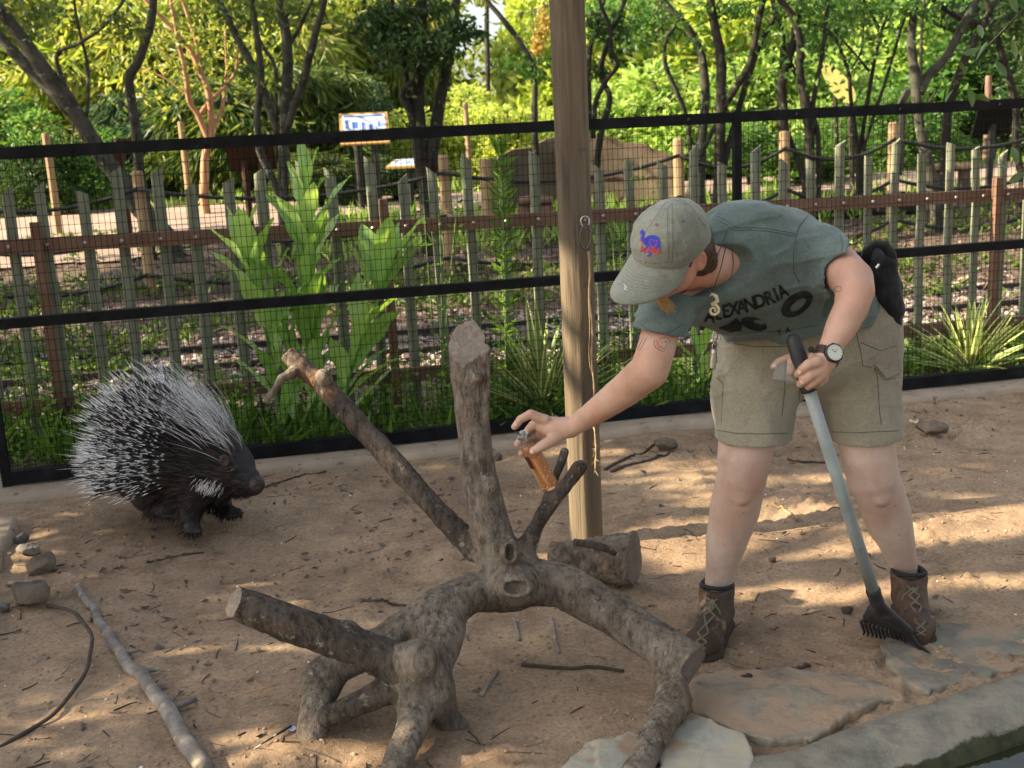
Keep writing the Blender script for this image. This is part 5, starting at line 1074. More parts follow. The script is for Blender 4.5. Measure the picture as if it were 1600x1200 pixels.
def fallen_log():
    a, ra = pt(862, 880, 3.95, 30); b_, rb = pt(992, 897, 3.9, 40); a.z = ra * .75; b_.z = rb * .82; S = SDF.around([(a, ra), (b_, rb)], .005, .08); d = (b_ - a).normalized(); S.cone(a - d * .05, b_ + d * .05, ra, rb, .02); S.ell(a + Vector((.02, -.04, .03)), (.06, .05, .06), k=.05)
    S.rough(lambda P: fbm(P * 14, 4, .6) * .007 + np.abs(vnoise(P * np.array([18, 50, 50]))) * .007 - .003, .03); S.cut(b_, d + Vector((0, -.25, 0)), b_ + d * .1, .14); S.cut(a, -d, a - d * .1, .12); me = S.mesh('log', 0)
    t = thing('short_log', 'short bark-covered log lying behind the cut limb at the foot of the timber post', 'log', ((a.x + b_.x) / 2, a.y, 0)); V, F = mesh_arrays(me); N = face_normals(V, F); C = V[F].mean(1); nn = np.array((d + Vector((0, -.25, 0))).normalized()); mk = (N @ nn > .85) & (np.abs((C - np.array(b_)) @ nn) < .01); p = split(me, [mk], ['log_body', 'cut_face']); obj('log_body', p[0], M['bark'], t); obj('cut_face', p[1], M['endgrey'], t)
    P = [pt(897, 847, 3.82, 6), pt(925, 851, 3.8, 7), pt(950, 858, 3.8, 6), pt(962, 866, 3.8, 4)]; mb = MB(); z = [a.z + ra + .015] * 4; mb.tube([p_ for p_, r_ in P], [r_ for p_, r_ in P], 8); solo('charred_stick', mb, M['bark_dark'], 'short dark stick lying across the top of the short log', 'stick', smooth=True)
fallen_log()

def stick(name, label, pl, w0, w1, m, cat='stick', seed=0, lift=.6, zs=None, group=None, n=26, stubs=()):
    """a stick lying along picture points on the ground"""
    rg = np.random.default_rng(seed); P = [ground(x, y) for x, y in pl]; k = ppm(P[len(P) // 2]); A = np.array([list(p) for p in P]); 
    if zs: A[:, 2] += np.array(zs)
    u = np.linspace(0, len(A) - 1, n); Q = np.stack([np.interp(u, np.arange(len(A)), A[:, i]) for i in range(3)], 1)
    for _ in range(3): Q[1:-1] = (Q[:-2] + 2 * Q[1:-1] + Q[2:]) / 4
    rad = np.linspace(w0, w1, n) / 2 / k * (1 + .12 * fbm(Q * 20 + seed, 2)); Q[:, 2] = (Q[:, 2] if zs else np.maximum(terrain(Q[:, 0], Q[:, 1]), -9)) + rad * lift; Q[:, :2] += fbm(Q * 9 + seed, 2)[:, None] * (.006 if w1 > 10 else .0025)
    mb = MB(); mb.tube(Q, list(rad), 9)
    for f, dx, dy in stubs: i = int(f * (n - 1)); mb.tube([Q[i], Q[i] + np.array([dx, dy, .012])], [rad[i] * .55, rad[i] * .3], 6)
    return solo(name, mb, m, label, cat, group, smooth=True)
M['greystick'] = rough_mat('grey_stick_bark', [(.09, .075, .065), (.19, .165, .145), (.28, .25, .22)], 14, .85, .6, 80, .004, speck=((.36, .29, .2), 18, .62)); M['darkstick'] = rough_mat('dark_twig', [(.035, .026, .02), (.085, .062, .048)], 15, .9, .4)
stick('long_stick', 'long pale grey stick lying on the dirt in the lower left corner', [(122, 918), (150, 965), (190, 1030), (250, 1100), (318, 1215)], 12, 26, M['greystick'], seed=1, n=50, stubs=((.5, .06, .0), (.62, .07, -.01), (.47, -.05, .02), (.8, .08, .03)))
stick('curved_vine', 'thin dark vine curving over the dirt left of the long stick', [(75, 948), (120, 965), (148, 1010), (138, 1065), (85, 1125), (-10, 1175)], 7, 6, M['darkstick'], 'vine', 2, zs=[0, .02, .03, .025, .01, 0], n=40)
stick('dry_twig', 'straight dark twig on the dirt under the right arch of the cut limb', [(815, 1040), (880, 1046), (975, 1050)], 7, 6, M['darkstick'], 'twig', 3)
stick('dry_twig', 'short grey twig standing out below the middle of the cut limb', [(862, 968), (868, 1000), (874, 1022)], 6, 5, M['greystick'], 'twig', 4)
stick('dry_twig', 'twig beside the arch of the cut limb pointing at the right boot', [(804, 968), (808, 985), (812, 1002)], 6, 5, M['greystick'], 'twig', 5)
stick('dry_twig', 'slanting twig near the lower legs of the cut limb', [(752, 1088), (765, 1068), (778, 1050)], 7, 5, M['greystick'], 'twig', 6)
stick('dry_twig', 'long dark root-like stick lying below the kerb right of the timber post', [(945, 735), (985, 714), (1030, 692)], 5, 3.5, M['darkstick'], 'twig', 7)
stick('dry_twig', 'second dark stick just below the kerb right of the timber post', [(955, 738), (1000, 724), (1052, 708)], 5.5, 4, M['darkstick'], 'twig', 8)
stick('dry_twig', 'thin stick on the dirt left of the cut limb', [(565, 938), (610, 945), (650, 948)], 5, 4, M['darkstick'], 'twig', 9)
stick('dry_twig', 'twig lying near the porcupine\'s chin towards the kerb', [(412, 762), (450, 750), (510, 738)], 4, 3, M['darkstick'], 'twig', 10)
stick('dry_twig', 'short twig on the dirt below the left boot', [(1144, 1064), (1160, 1062), (1178, 1060)], 9, 7, M['darkstick'], 'twig', 11)
stick('dry_twig', 'short thick twig on the flat brownish stone', [(1238, 1050), (1252, 1045), (1266, 1041)], 9, 6, M['darkstick'], 'twig', 12)
stick('dry_twig', 'thin crooked twig on the shaded dirt at the right of the legs', [(1230, 717), (1255, 724), (1300, 722)], 5, 4, M['darkstick'], 'twig', 13)
stick('dry_twig', 'twig on the dirt above the long stick in the lower left', [(230, 880), (262, 872), (318, 864)], 4, 3, M['darkstick'], 'twig', 14)
stick('wood_chip', 'pale cut wood sliver on the dirt between the legs', [(1208, 790), (1230, 801), (1246, 810)], 5, 4, M['tan'], 'wood chip', 15)

def stone(name, label, px, py, w_, h_, m, seed, deep=.8, flat=False):
    p = ground(px, py + h_ * .32); k = ppm(p); rx = w_ / 2 / k; rz_ = h_ / 2 / k; S = SDF((p.x - rx * 1.5, p.y - rx * 1.5, p.z - rz_ * 1.6), (p.x + rx * 1.5, p.y + rx * 1.5, p.z + rz_ * 2.5), max(.0028, rx / 22)); rg = np.random.default_rng(seed); c = p + Vector((0, rx * deep * .3, rz_ * .75)); S.ell(c, (rx * 1.02, rx * deep, rz_ * 1.02), k=0); 
    for i in range(9): d = Vector((rg.normal(), rg.normal(), rg.normal(0, .7))).normalized(); e = Vector((d.x * rx, d.y * rx * deep, d.z * rz_)); S.cut(c + e * rg.uniform(.6, .82), Vector((d.x / rx, d.y / rx / deep, d.z / rz_)), k=.003)
    S.rough(lambda P: fbm(P * (2.2 / rx) + seed, 4, .6) * rx * .06, rx); return solo(name, S.mesh(name, 1), m, label, 'stone')
stone('stone', 'rounded brown stone nearest the left edge below the other stones', 46, 932, 70, 46, M['stone'], 1); stone('stone', 'angular brown stone with a notch above the rounded stone at left', 67, 886, 56, 36, M['stone'], 2); stone('stone', 'small pale stone above the angular brown stone at left', 45, 860, 38, 22, M['stonegrey'], 3); stone('stone', 'dark grey stone in the left corner beside the kerb end', 31, 843, 26, 18, M['stonegrey'], 4); stone('stone', 'grey stone cut off by the left edge', 4, 952, 30, 18, M['stonegrey'], 5); stone('stone', 'small white stone by the left edge above the rounded stone', 16, 912, 16, 9, M['slabpale'], 6)
stone('stone', 'brown stone lying on the dirt at the right behind the person', 1456, 672, 52, 22, M['stone'], 7); stone('stone', 'flat pale tan stone by the kerb right of the timber post', 1040, 697, 40, 22, M['stone'], 8); stone('stone', 'small stone on the dirt between the boots', 1207, 876, 14, 12, M['stone'], 9); stone('stone', 'small tan stone beside the white quill', 441, 1156, 13, 14, M['stone'], 10); stone('stone', 'small brown pebble by the upright limb towards the kerb', 778, 715, 16, 14, M['bark_dark'], 11); stone('stone', 'dark clod right of the patch of sun between the boots', 1324, 955, 24, 14, M['stone'], 12)
M['petal'] = leaf_mat('pale_petal', [(.7, .66, .45), (.8, .77, .6)], .3); M['white'] = rough_mat('white_speck', [(.55, .54, .52), (.75, .74, .72)], 20, .8, .1)
def petals():
    p = ground(1428, 662, .008); rg = np.random.default_rng(4); n = 9; a = np.arange(n) * .75; return leaves_mesh('fallen_flower', np.array(p)[None] + rg.normal(0, .006, (n, 3)) * [1, 1, .2], .032, .016, np.stack([np.cos(a), np.sin(a), .25 + .2 * np.sin(a * 3)], 1), rg)
solo('fallen_flower', petals(), M['petal'], 'pale yellow fallen flower on the dirt left of the brown stone at right', 'flower')
m, t, b, o_ = newmat('banded_quill'); g = node(t, 'ShaderNodeAttribute', attribute_name='w'); c = ramp(t, g.outputs['Fac'], [(0, (.012, .01, .01)), (.40, (.012, .01, .01)), (.43, (.5, .47, .43)), (.47, (.5, .47, .43)), (.5, (.008, .007, .007)), (.79, (.006, .005, .005)), (.82, (.85, .85, .84)), (1, (.9, .9, .9))]); t.links.new(c, b.inputs['Base Color']); b.inputs['Roughness'].default_value = .35; M['quill'] = m
a, b_ = ground(396, 1175, .008), ground(456, 1140, .012)
def strands(P0, D, Lh, r0, rg, segs=4, droop=.0, sides=3, curl=None):
    """many thin tapered strands as one mesh, attribute w runs from root to tip"""
    n = len(P0); D = D / np.linalg.norm(D, axis=1, keepdims=True); f = np.linspace(0, 1, segs + 1); U = np.cross(D, np.array([.3, .2, 1.])); U /= np.linalg.norm(U, axis=1, keepdims=True) + 1e-9; W = np.cross(D, U); Lh = np.broadcast_to(Lh, (n,)); r0 = np.broadcast_to(r0, (n,)); V = []; A = []
    for i, q in enumerate(f):
        c = P0 + D * (Lh * q)[:, None] + np.array([0, 0, -1.]) * (droop * Lh * q * q)[:, None]
        if curl is not None: c = c + curl * (Lh * q * q)[:, None]
        r_ = r0 * (1 - .9 * q ** 1.6) * (1 if i else .8)
        for k in range(sides): an = 2 * math.pi * k / sides; V.append(c + (U * math.cos(an) + W * math.sin(an)) * r_[:, None]); A.append(np.full(n, q))
    V = np.stack(V, 1).reshape(-1, 3); A = np.stack(A, 1).reshape(-1); m_ = (segs + 1) * sides; F = []
    for i in range(segs):
        for k in range(sides): F.append((i * sides + k, i * sides + (k + 1) % sides, (i + 1) * sides + (k + 1) % sides, (i + 1) * sides + k))
    F = (np.array(F)[None] + (np.arange(n) * m_)[:, None, None]).reshape(-1, 4); return np_mesh('strands', V, F, True, {'w': A})
rg = np.random.default_rng(1); solo('shed_quill', strands(np.array([list(b_)]), np.array([list(a - b_)]), np.array([(a - b_).length]), np.array([.0042]), rg, 8, 0, 6), M['quill'], 'shed black and white quill lying on the dirt left of the limb legs', 'quill')
mb = MB(); p = ground(457, 1141, .004); mb.lathe(p, (0.1, -.2, 1), [(0, .010), (.002, .011), (.003, .009)], 12); solo('bottle_cap', mb, M['print'], 'pale round disc lying at the tip of the shed quill', 'disc')

# ---- porcupine
def porcupine():
    YP = 4.72; rg = np.random.default_rng(17)
    T = lambda x, y, dy, r: pt(x, y, YP + dy, r)
    S = SDF.around([T(170, 640, .3, 20), T(420, 840, -.3, 20)], .0062, .06)
    S.chain([T(238, 718, .12, 62), T(268, 700, .08, 72), T(310, 712, .0, 66), T(342, 728, -.06, 50)], .06); S.chain([T(228, 742, .12, 46), T(262, 748, .1, 50), T(305, 750, .02, 44), T(335, 752, -.03, 30)], .06); S.chain([T(330, 715, -.04, 48), T(362, 732, -.1, 36), T(383, 750, -.14, 24), T(395, 758, -.16, 17)], .04)
    S.cone(*[q for pr in (T(350, 745, -.08, 1), T(384, 764, -.14, 1)) for q in pr[:1]], .075, .03, .03)
    hip = T(240, 740, .0, 40); S.chain([hip, T(232, 775, .0, 26), T(238, 795, -.02, 15), T(262, 801, -.06, 11)], .05)        # near hind leg
    S.chain([T(262, 740, .22, 36), T(262, 778, .22, 22), T(285, 790, .2, 12)], .05)                                             # far hind leg
    S.chain([T(302, 745, -.1, 34), T(300, 785, -.13, 21), T(296, 815, -.15, 14), T(298, 824, -.2, 13)], .04)                     # near fore leg
    S.chain([T(335, 745, .06, 30), T(343, 780, .06, 18), T(352, 797, .03, 13), T(361, 799, .0, 10)], .04)                         # far fore leg
    p, r_ = T(400, 757, -.17, 11); S.ell(p, (r_, r_, r_ * 1.05), k=.02); p, r_ = T(352, 722, -.18, 9); S.ell(p, (r_, r_ * .5, r_ * 1.2), k=.008)
    p, r_ = T(362, 733, -.19, 9); S.ell(p, (r_ * 1.2, r_ * .5, r_ * .8), k=.012)
    for fx, fy, dy in ((300, 827, -.2), (364, 801, .0), (265, 803, -.06)):
        for i in range(4): a_ = T(fx - 9 + i * 6, fy - 3, dy, 5); b2 = T(fx - 8 + i * 6.5, fy + 4, dy - .035, 4); S.cone(a_[0], b2[0], a_[1], b2[1], .008)
    me = S.mesh('body', 1); t = thing('porcupine', 'crested porcupine with black and white quills walking on the dirt by the left fence', 'porcupine', (at(290, 800, YP).x, YP, 0))
    V, F = mesh_arrays(me); N = np.zeros_like(V); fn = face_normals(V, F)
    for i in range(4): np.add.at(N, F[:, i], fn)
    N /= np.linalg.norm(N, axis=1, keepdims=True) + 1e-9
    m, tt, b, o = newmat('porcupine_skin'); v = coords(tt); tt.links.new(ramp(tt, noise(tt, v, 30, 5), [(.3, (.004, .003, .003)), (.7, (.012, .009, .008))]), b.inputs['Base Color']); b.inputs['Roughness'].default_value = .7; obj('body', me, m, t, smooth=True)
    # position of every skin vertex in the picture tells which part of the coat grows there
    d = V - np.array(CAM); z = d @ np.array(FW); PX = 800 + FPX * (d @ np.array(RT)) / z; PY = 600 - FPX * (d @ np.array(UP)) / z
    front = np.array(RT) * .93 + np.array([0, -.3, 0]); front /= np.linalg.norm(front); back = -front; up = np.array([0, 0, 1.])
    def pick(w_, n): w_ = np.maximum(w_, 0); return rg.choice(len(V), n, p=w_ / w_.sum())
    # quills on rump and back
    s = (PX - 200) / 130; hgt = (770 - PY)
    w_ = (PX < 296 - (PY - 640) * .22) * (PY < 762) * (1 + .4 * (N[:, 1] < .2)) * (N[:, 2] > -.55)
    i = pick(w_, 1150); n = len(i); rise = np.clip((740 - PY[i]) / 110, -.45, 1.15) 
    D = N[i] * .45 + back * 1.0 + up * (rise * .85 + .02)[:, None] + rg.normal(0, .17, (n, 3)); Lq = rg.uniform(.1, .19, n) * (1 + .25 * (rise > .5)); Q = strands(V[i] + rg.normal(0, .006, (n, 3)), D, Lq, rg.uniform(.003, .0047, n), rg, 9, .03, 3)
    obj('quills', Q, M['quill'], t, kind='stuff')
    # long thin white ones at the tail and top
    j = pick((PX < 245) * (PY < 760) * (N[:, 0] < .3) * 1.0, 100); n = len(j); rise = np.clip((735 - PY[j]) / 90, -.25, 1.0); m2 = plain('white_quill', (.8, .8, .78), .35); obj('tail_quills', strands(V[j], N[j] * .2 + back + up * (rise * .75)[:, None] + rg.normal(0, .1, (n, 3)), rg.uniform(.17, .3, n), rg.uniform(.0011, .0018, n), rg, 6, .06), m2, t, kind='stuff')
    j = pick((PX < 225) * (PY > 700) * (PY < 745) * (N[:, 0] < .2) * 1.0, 130); n = len(j); obj('tail_rattle', strands(V[j], N[j] * .1 + back + rg.normal(0, .09, (n, 3)), rg.uniform(.14, .22, n), .0022, rg, 4, .02), m2, t, kind='stuff')
    # crest of long pale hair from crown and nape
    m, tt, b, o = newmat('crest_hair'); g = node(tt, 'ShaderNodeAttribute', attribute_name='w'); tt.links.new(ramp(tt, g.outputs['Fac'], [(0, (.03, .022, .018)), (.15, (.09, .075, .065)), (.32, (.6, .6, .6)), (1, (.8, .8, .8))]), b.inputs['Base Color']); b.inputs['Roughness'].default_value = .5
    ridge = np.exp(-((PX - 350) / 50) ** 2) * np.clip(N[:, 2] - .25, 0, 1) ** 1.5 * (PX > 285) * (PX < 383) * (PY < 735); j = pick(ridge, 300); n = len(j); k = np.clip((PX[j] - 290) / 95, 0, 1)[:, None]
    obj('crest', strands(V[j], up * (1.0 - .18 * k) + back * (.55 + .0 * k) + N[j] * .3 + rg.normal(0, .26, (n, 3)), rg.uniform(.1, .3, n), rg.uniform(.0007, .0012, n), rg, 7, -.02, 3, curl=np.tile(back * .55 - up * .15, (n, 1))), m, t, kind='stuff')
    # dark fur
    m, tt, b, o = newmat('dark_fur'); g = node(tt, 'ShaderNodeNewGeometry'); tt.links.new(ramp(tt, g.outputs['Random Per Island'], [(0, (.004, .003, .003)), (.6, (.012, .008, .007)), (.8, (.04, .027, .02)), (1, (.12, .085, .062))]), b.inputs['Base Color']); b.inputs['Roughness'].default_value = .55; b.inputs['Specular IOR Level'].default_value = .2
    j = pick(((PX > 225) & (PX < 393)) * (1.0 + (PX > 270) * 1.2), 11000); n = len(j); hd = np.clip((PX[j] - 330) / 60, 0, 1); low = np.clip((PY[j] - 760) / 40, 0, 1)
    D = N[j] * .35 + back * (1.0 - .5 * low)[:, None] + up * (.25 - .3 * hd - 1.0 * low)[:, None] + rg.normal(0, .14, (n, 3)); obj('fur', strands(V[j], D, rg.uniform(.03, .085, n) * (1 - .68 * hd) * (1 - .45 * low), rg.uniform(.0009, .0016, n), rg, 3, .05), m, t, kind='stuff')
    j = pick(np.exp(-((PX - 322 + (PY - 757) * -.9) / 13) ** 2 - ((PY - 757) / 8) ** 2) * (N[:, 1] < .1), 130); n = len(j); obj('throat_patch', strands(V[j], N[j] * .4 + back * .5 - up * .6 + rg.normal(0, .2, (n, 3)), .03, .0011, rg, 3, 0), m2, t, kind='stuff')
    # face
    mface = rough_mat('bare_snout', [(.03, .02, .018), (.06, .04, .035)], 30, .6, .2); meye = plain('dark_eye', (.004, .004, .004), .08)
    p, r_ = T(401, 757, -.185, 12); S2 = SDF(np.array(p) - .06, np.array(p) + .06, .0025); S2.ell(p, (r_ * 1.1, r_ * .9, r_ * 1.05), k=0); e, q = T(402, 761, -.215, 3); S2.ell(e, (q * 1.6, q, q * .7), k=.003, op='sub'); obj('nose', S2.mesh('nose'), mface, t, smooth=True)
    p, r_ = T(364, 735, -.235, 4); S3 = SDF(np.array(p) - .03, np.array(p) + .03, .0016); S3.ell(p, (r_, r_ * .8, r_ * .8), k=0); obj('eye', S3.mesh('eye'), meye, t, smooth=True)
    p, r_ = T(351, 720, -.2, 8); S4 = SDF(np.array(p) - .07, np.array(p) + .07, .0025); S4.ell(p, (r_, r_ * .45, r_ * 1.3), k=0); S4.ell(p + Vector((.004, -.012, 0)), (r_ * .7, r_ * .45, r_ * 1.0), k=.003, op='sub'); obj('ear', S4.mesh('ear'), mface, t, smooth=True)
    mb = MB(); p, _ = T(396, 752, -.2, 1)
    for k in range(7): mb.tube([p + Vector((.0, 0, .004 * k - .01)), p + Vector((.05 + .01 * k, -.03, .012 * k - .02))], [.0006, .0003], 3)
    obj('whiskers', mb, meye, t)
porcupine()

# ---- small litter on the dirt
def twig_litter():
    rg = np.random.default_rng(71); mb = MB(); n = 900
    for i in range(n):
        x = rg.uniform(-2.6, 3.6); y = rg.uniform(2.5, 6.8); s = (x - fA.x) * fN.x + (y - fA.y) * fN.y
        if s > -.2: continue
        if x < -.3 and rg.random() < .15: x = rg.uniform(-1.4, -.4); y = rg.uniform(2.6, 3.6)
        a = rg.uniform(0, 6.28); L_ = rg.uniform(.015, .085) * (1 + 1.2 * (rg.random() < .12)); d = np.array([math.cos(a), math.sin(a), 0]); b_ = rg.normal(0, .25); e = np.array([-d[1], d[0], 0]) * b_ * L_
        P = [np.array([x, y, 0]) + d * L_ * (f - .5) + e * (f * (1 - f)) for f in (0, .33, .66, 1)]; z = terrain(np.array([p[0] for p in P]), np.array([p[1] for p in P])); r_ = rg.uniform(.0009, .0028)
        mb.tube([(p[0], p[1], zz + r_ * .7) for p, zz in zip(P, z)], [r_, r_ * .9, r_ * .8, r_ * .5], 4)
    return mb
obj('twig_litter', twig_litter(), M['darkstick'], kind='stuff')
M['needle'] = rough_mat('pine_needle', [(.26, .13, .055), (.36, .2, .09), (.2, .11, .06)], 2, .8, 0)
def needles():
    rg = np.random.default_rng(72); n = 1500; x = rg.uniform(-2.6, 3.6, n); y = rg.uniform(2.5, 6.6, n); k = ((x - fA.x) * fN.x + (y - fA.y) * fN.y < -.22) & (fbm(np.stack([x * 1.1, y * 1.1, 0 * x], 1), 2) > -.1); x, y = x[k], y[k]; n = len(x); a = rg.uniform(0, 6.28, n)
    D = np.stack([np.cos(a), np.sin(a), rg.normal(0, .05, n)], 1); P = np.stack([x, y, terrain(x, y) + .003], 1); return strands(P, D, rg.uniform(.05, .16, n), .0009, rg, 3, 0, 3, curl=np.stack([-np.sin(a), np.cos(a), 0 * a], 1) * rg.normal(0, .25, (n, 1)))
obj('pine_needles', needles(), M['needle'], kind='stuff')
def clods():
    rg = np.random.default_rng(73); return scatter_stones(7000, lambda g, n: np.stack([g.uniform(-2.4, 3.4, n), 2.4 + g.random(n) ** 1.2 * 4.0], 1), (.0018, .0085), 8, .001)
o = obj('clods', clods(), rough_mat('dirt_clod', [(.14, .095, .065), (.3, .21, .14), (.42, .31, .21)], 1.7, .95, 0), kind='stuff')
V, F = mesh_arrays(o.data)
def dead_leaves():
    rg = np.random.default_rng(74); n = 1100; x = np.where(rg.random(n) < .5, rg.uniform(-2.0, -.3, n), rg.uniform(-2.5, 3.4, n)); y = rg.uniform(2.5, 6.5, n); k = ((x - fA.x) * fN.x + (y - fA.y) * fN.y < -.05) & (fbm(np.stack([x * 2.1, y * 2.1, 0 * x], 1), 3) > .12); x, y = x[k], y[k]; n = len(x); P = np.stack([x, y, terrain(x, y) + .006], 1); return leaves_mesh('dead_leaves', P, rg.uniform(.01, .05, n), rg.uniform(.006, .026, n), np.stack([rg.normal(size=n), rg.normal(size=n), rg.uniform(-.02, .15, n)], 1), rg)
L['litter2'] = rough_mat('weathered_leaf', [(.05, .038, .03), (.13, .1, .078), (.26, .21, .165)], 2, .9, .2)
obj('dead_leaves', dead_leaves(), L['litter2'], kind='stuff')
def specks():
    return scatter_stones(170, lambda g, n: np.stack([g.uniform(-2.2, 2.6, n), g.uniform(2.5, 5.5, n)], 1), (.002, .006), 12, .002)
obj('white_specks', specks(), M['white'], kind='stuff')
# =================================================================== THE PERSON AND WHAT THEY HOLD
def IM(x, y, c): return RT * x + UP * y - FW * c           # x right, y up, c towards the camera
def skin_mat(name, cols, ruddy):
    m, t, b, o = newmat(name); v = coords(t); c = ramp(t, noise(t, v, 9, 5, .6), [(.3, cols[0]), (.5, cols[1]), (.7, cols[2])]); c = mixc(t, ramp(t, noise(t, v, 3.2, 3), [(.42, (0, 0, 0)), (.68, (.7, .7, .7))]), c, ruddy); c = mixc(t, ramp(t, noise(t, v, 120, 3, .6), [(.62, (0, 0, 0)), (.72, (.3, .3, .3))]), c, ruddy)
    t.links.new(c, b.inputs['Base Color']); b.inputs['Roughness'].default_value = .55; b.inputs['Specular IOR Level'].default_value = .35
    b.inputs['Subsurface Weight'].default_value = .05; b.inputs['Subsurface Radius'].default_value = (1, .35, .2); b.inputs['Subsurface Scale'].default_value = .006
    n1 = bump(t, b, noise(t, v, 240, 4), .25, .002); n2 = node(t, 'ShaderNodeBump', i_Strength=.35, i_Distance=.006); t.links.new(noise(t, v, 28, 5, .6), n2.inputs['Height']); t.links.new(n1.outputs[0], n2.inputs['Normal']); t.links.new(n2.outputs[0], b.inputs['Normal']); return m
M['skin'] = skin_mat('fair_skin', [(.41, .29, .225), (.51, .38, .305), (.58, .445, .365)], (.45, .255, .19))
M['skinarm'] = skin_mat('weathered_skin', [(.4, .245, .17), (.48, .305, .22), (.55, .37, .28)], (.44, .215, .145)); M['skinface'] = skin_mat('flushed_skin', [(.4, .205, .14), (.48, .26, .185), (.54, .32, .24)], (.45, .19, .13))
def cloth_mat(name, cols, sc_=5, weave=900, rough=.95, fold=.25):
    m, t, b, o = newmat(name); v = coords(t); c = ramp(t, noise(t, v, sc_, 7, .65), [(.3, cols[0]), (.5, cols[1]), (.72, cols[2])]); c = mixc(t, .35, c, mixc(t, 1, c, ramp(t, noise(t, v, 160, 4, .7), [(.35, (.6, .6, .6)), (.65, (1.35, 1.35, 1.35))]), 'MULTIPLY'))
    t.links.new(c, b.inputs['Base Color']); b.inputs['Roughness'].default_value = rough; b.inputs['Specular IOR Level'].default_value = .12; b.inputs['Sheen Weight'].default_value = .15
    n1 = bump(t, b, noise(t, v, weave, 2), .25, .001); n2 = node(t, 'ShaderNodeBump', i_Strength=fold, i_Distance=.02); t.links.new(noise(t, v, 11, 3, .5, .8), n2.inputs['Height']); t.links.new(n1.outputs[0], n2.inputs['Normal']); t.links.new(n2.outputs[0], b.inputs['Normal']); return m
M['shirt'] = cloth_mat('green_grey_jersey', [(.07, .1, .092), (.1, .135, .122), (.15, .188, .172)])
M['shorts'] = cloth_mat('khaki_cotton', [(.215, .192, .138), (.265, .238, .175), (.315, .287, .215)], 4)
M['cap'] = cloth_mat('faded_olive_twill', [(.15, .16, .13), (.2, .21, .17), (.27, .275, .225)], 7, 700, fold=.15)
M['hair'] = rough_mat('brown_hair', [(.03, .018, .012), (.07, .042, .026)], 60, .5, .5, 200, .003); M['blond'] = rough_mat('blond_hair', [(.5, .33, .14), (.68, .48, .24)], 80, .5, .4)
M['ink'] = rough_mat('faded_shirt_ink', [(.012, .014, .014), (.02, .023, .022), (.045, .055, .052)], 30, .95, .2, 400, .001, spec=.1); M['seam'] = plain('dark_seam', (.05, .062, .058), .9); M['seamk'] = plain('khaki_seam', (.09, .078, .055), .9)
M['blue'] = plain('blue_thread', (.025, .05, .42), .8); M['red'] = plain('red_thread', (.55, .06, .045), .8); M['eyelet'] = plain('eyelet_thread', (.13, .1, .09), .8); M['tattoo'] = plain('tattoo_ink', (.03, .035, .045), .7)
M['boot'] = rough_mat('muddy_brown_leather', [(.022, .014, .009), (.048, .03, .02), (.085, .056, .038)], 9, .75, .5, 60, .004, speck=((.2, .14, .09), 14, .62)); M['boot2'] = rough_mat('worn_tan_leather', [(.034, .02, .012), (.07, .041, .026), (.115, .07, .046)], 9, .75, .5, 60, .004, speck=((.04, .027, .02), 16, .55))
M['sole'] = rough_mat('dark_rubber', [(.02, .016, .013), (.06, .045, .033)], 20, .9, .4); M['lace'] = rough_mat('khaki_lace', [(.11, .095, .066), (.2, .175, .125)], 70, .9, .3, 300, .001); M['pad'] = plain('black_padding', (.012, .012, .013), .85)
M['rubber'] = plain('black_grip', (.018, .018, .019), .6, bumps=.2); M['pole'] = rough_mat('blue_grey_metal', [(.2, .235, .235), (.28, .32, .315), (.33, .36, .35)], 8, .42, .1, speck=((.12, .12, .11), 30, .68)); M['bag'] = cloth_mat('black_nylon', [(.008, .008, .009), (.016, .016, .018), (.03, .03, .032)], 8, 500, .7, .5)
M['ivory'] = rough_mat('carved_bone', [(.5, .43, .26), (.64, .57, .38)], 12, .5, .15); M['cord'] = plain('dark_cord', (.06, .05, .04), .8)

YA, YB = ground(1108, 1005).y, ground(1428, 968).y       # where the two boots stand
T = pt
# ---- head frame
hf = IM(-.65, -.55, .5).normalized(); hu = IM(-.15, .75, .65); hu = (hu - hf * hu.dot(hf)).normalized(); hs = hu.cross(hf)
HC = at(1049, 386, 3.0); HP = lambda f, s, u: HC + hf * f + hs * s + hu * u; HR = Matrix((hf, hs, hu)).transposed()
def HPr(f, s, u, r): return (HP(f, s, u), r)

legL = [T(1190, 560, YA + .16, 58), T(1172, 650, YA + .07, 50), T(1163, 715, YA + .02, 44), T(1160, 742, YA + .02, 41), T(1148, 795, YA + .07, 41), T(1134, 850, YA + .1, 33), T(1124, 905, YA + .12, 23), T(1118, 950, YA + .12, 22)]
legR = [T(1338, 560, YB + .1, 58), T(1348, 650, YB + .03, 50), T(1358, 718, YB - .01, 44), T(1364, 745, YB - .01, 42), T(1386, 800, YB + .04, 38), T(1402, 850, YB + .07, 29), T(1413, 885, YB + .09, 21), T(1420, 925, YB + .09, 21)]
legL = [(p, r * .945) for p, r in legL]; legR = [(p, r * .945) for p, r in legR]
PEL = T(1266, 530, (YA + YB) / 2 + .13, 118)
armR = [T(1052, 462, 3.15, 30), T(1036, 505, 3.08, 31), T(1025, 545, 3.0, 31.5), T(1015, 578, 2.99, 32), T(975, 611, 3.06, 27.5), T(924, 648, 3.14, 20), T(892, 668, 3.18, 15)]
armL = [T(1282, 398, 3.26, 32), T(1310, 418, 3.19, 37), T(1332, 437, 3.1, 34), T(1336, 455, 3.06, 32), T(1330, 480, 3.04, 28.5), T(1315, 510, 3.01, 26), T(1300, 538, 2.99, 20.5), T(1292, 556, 2.97, 17)]
armR = [(p, r * .95) for p, r in armR]; armL = [(p, r * .94) for p, r in armL]
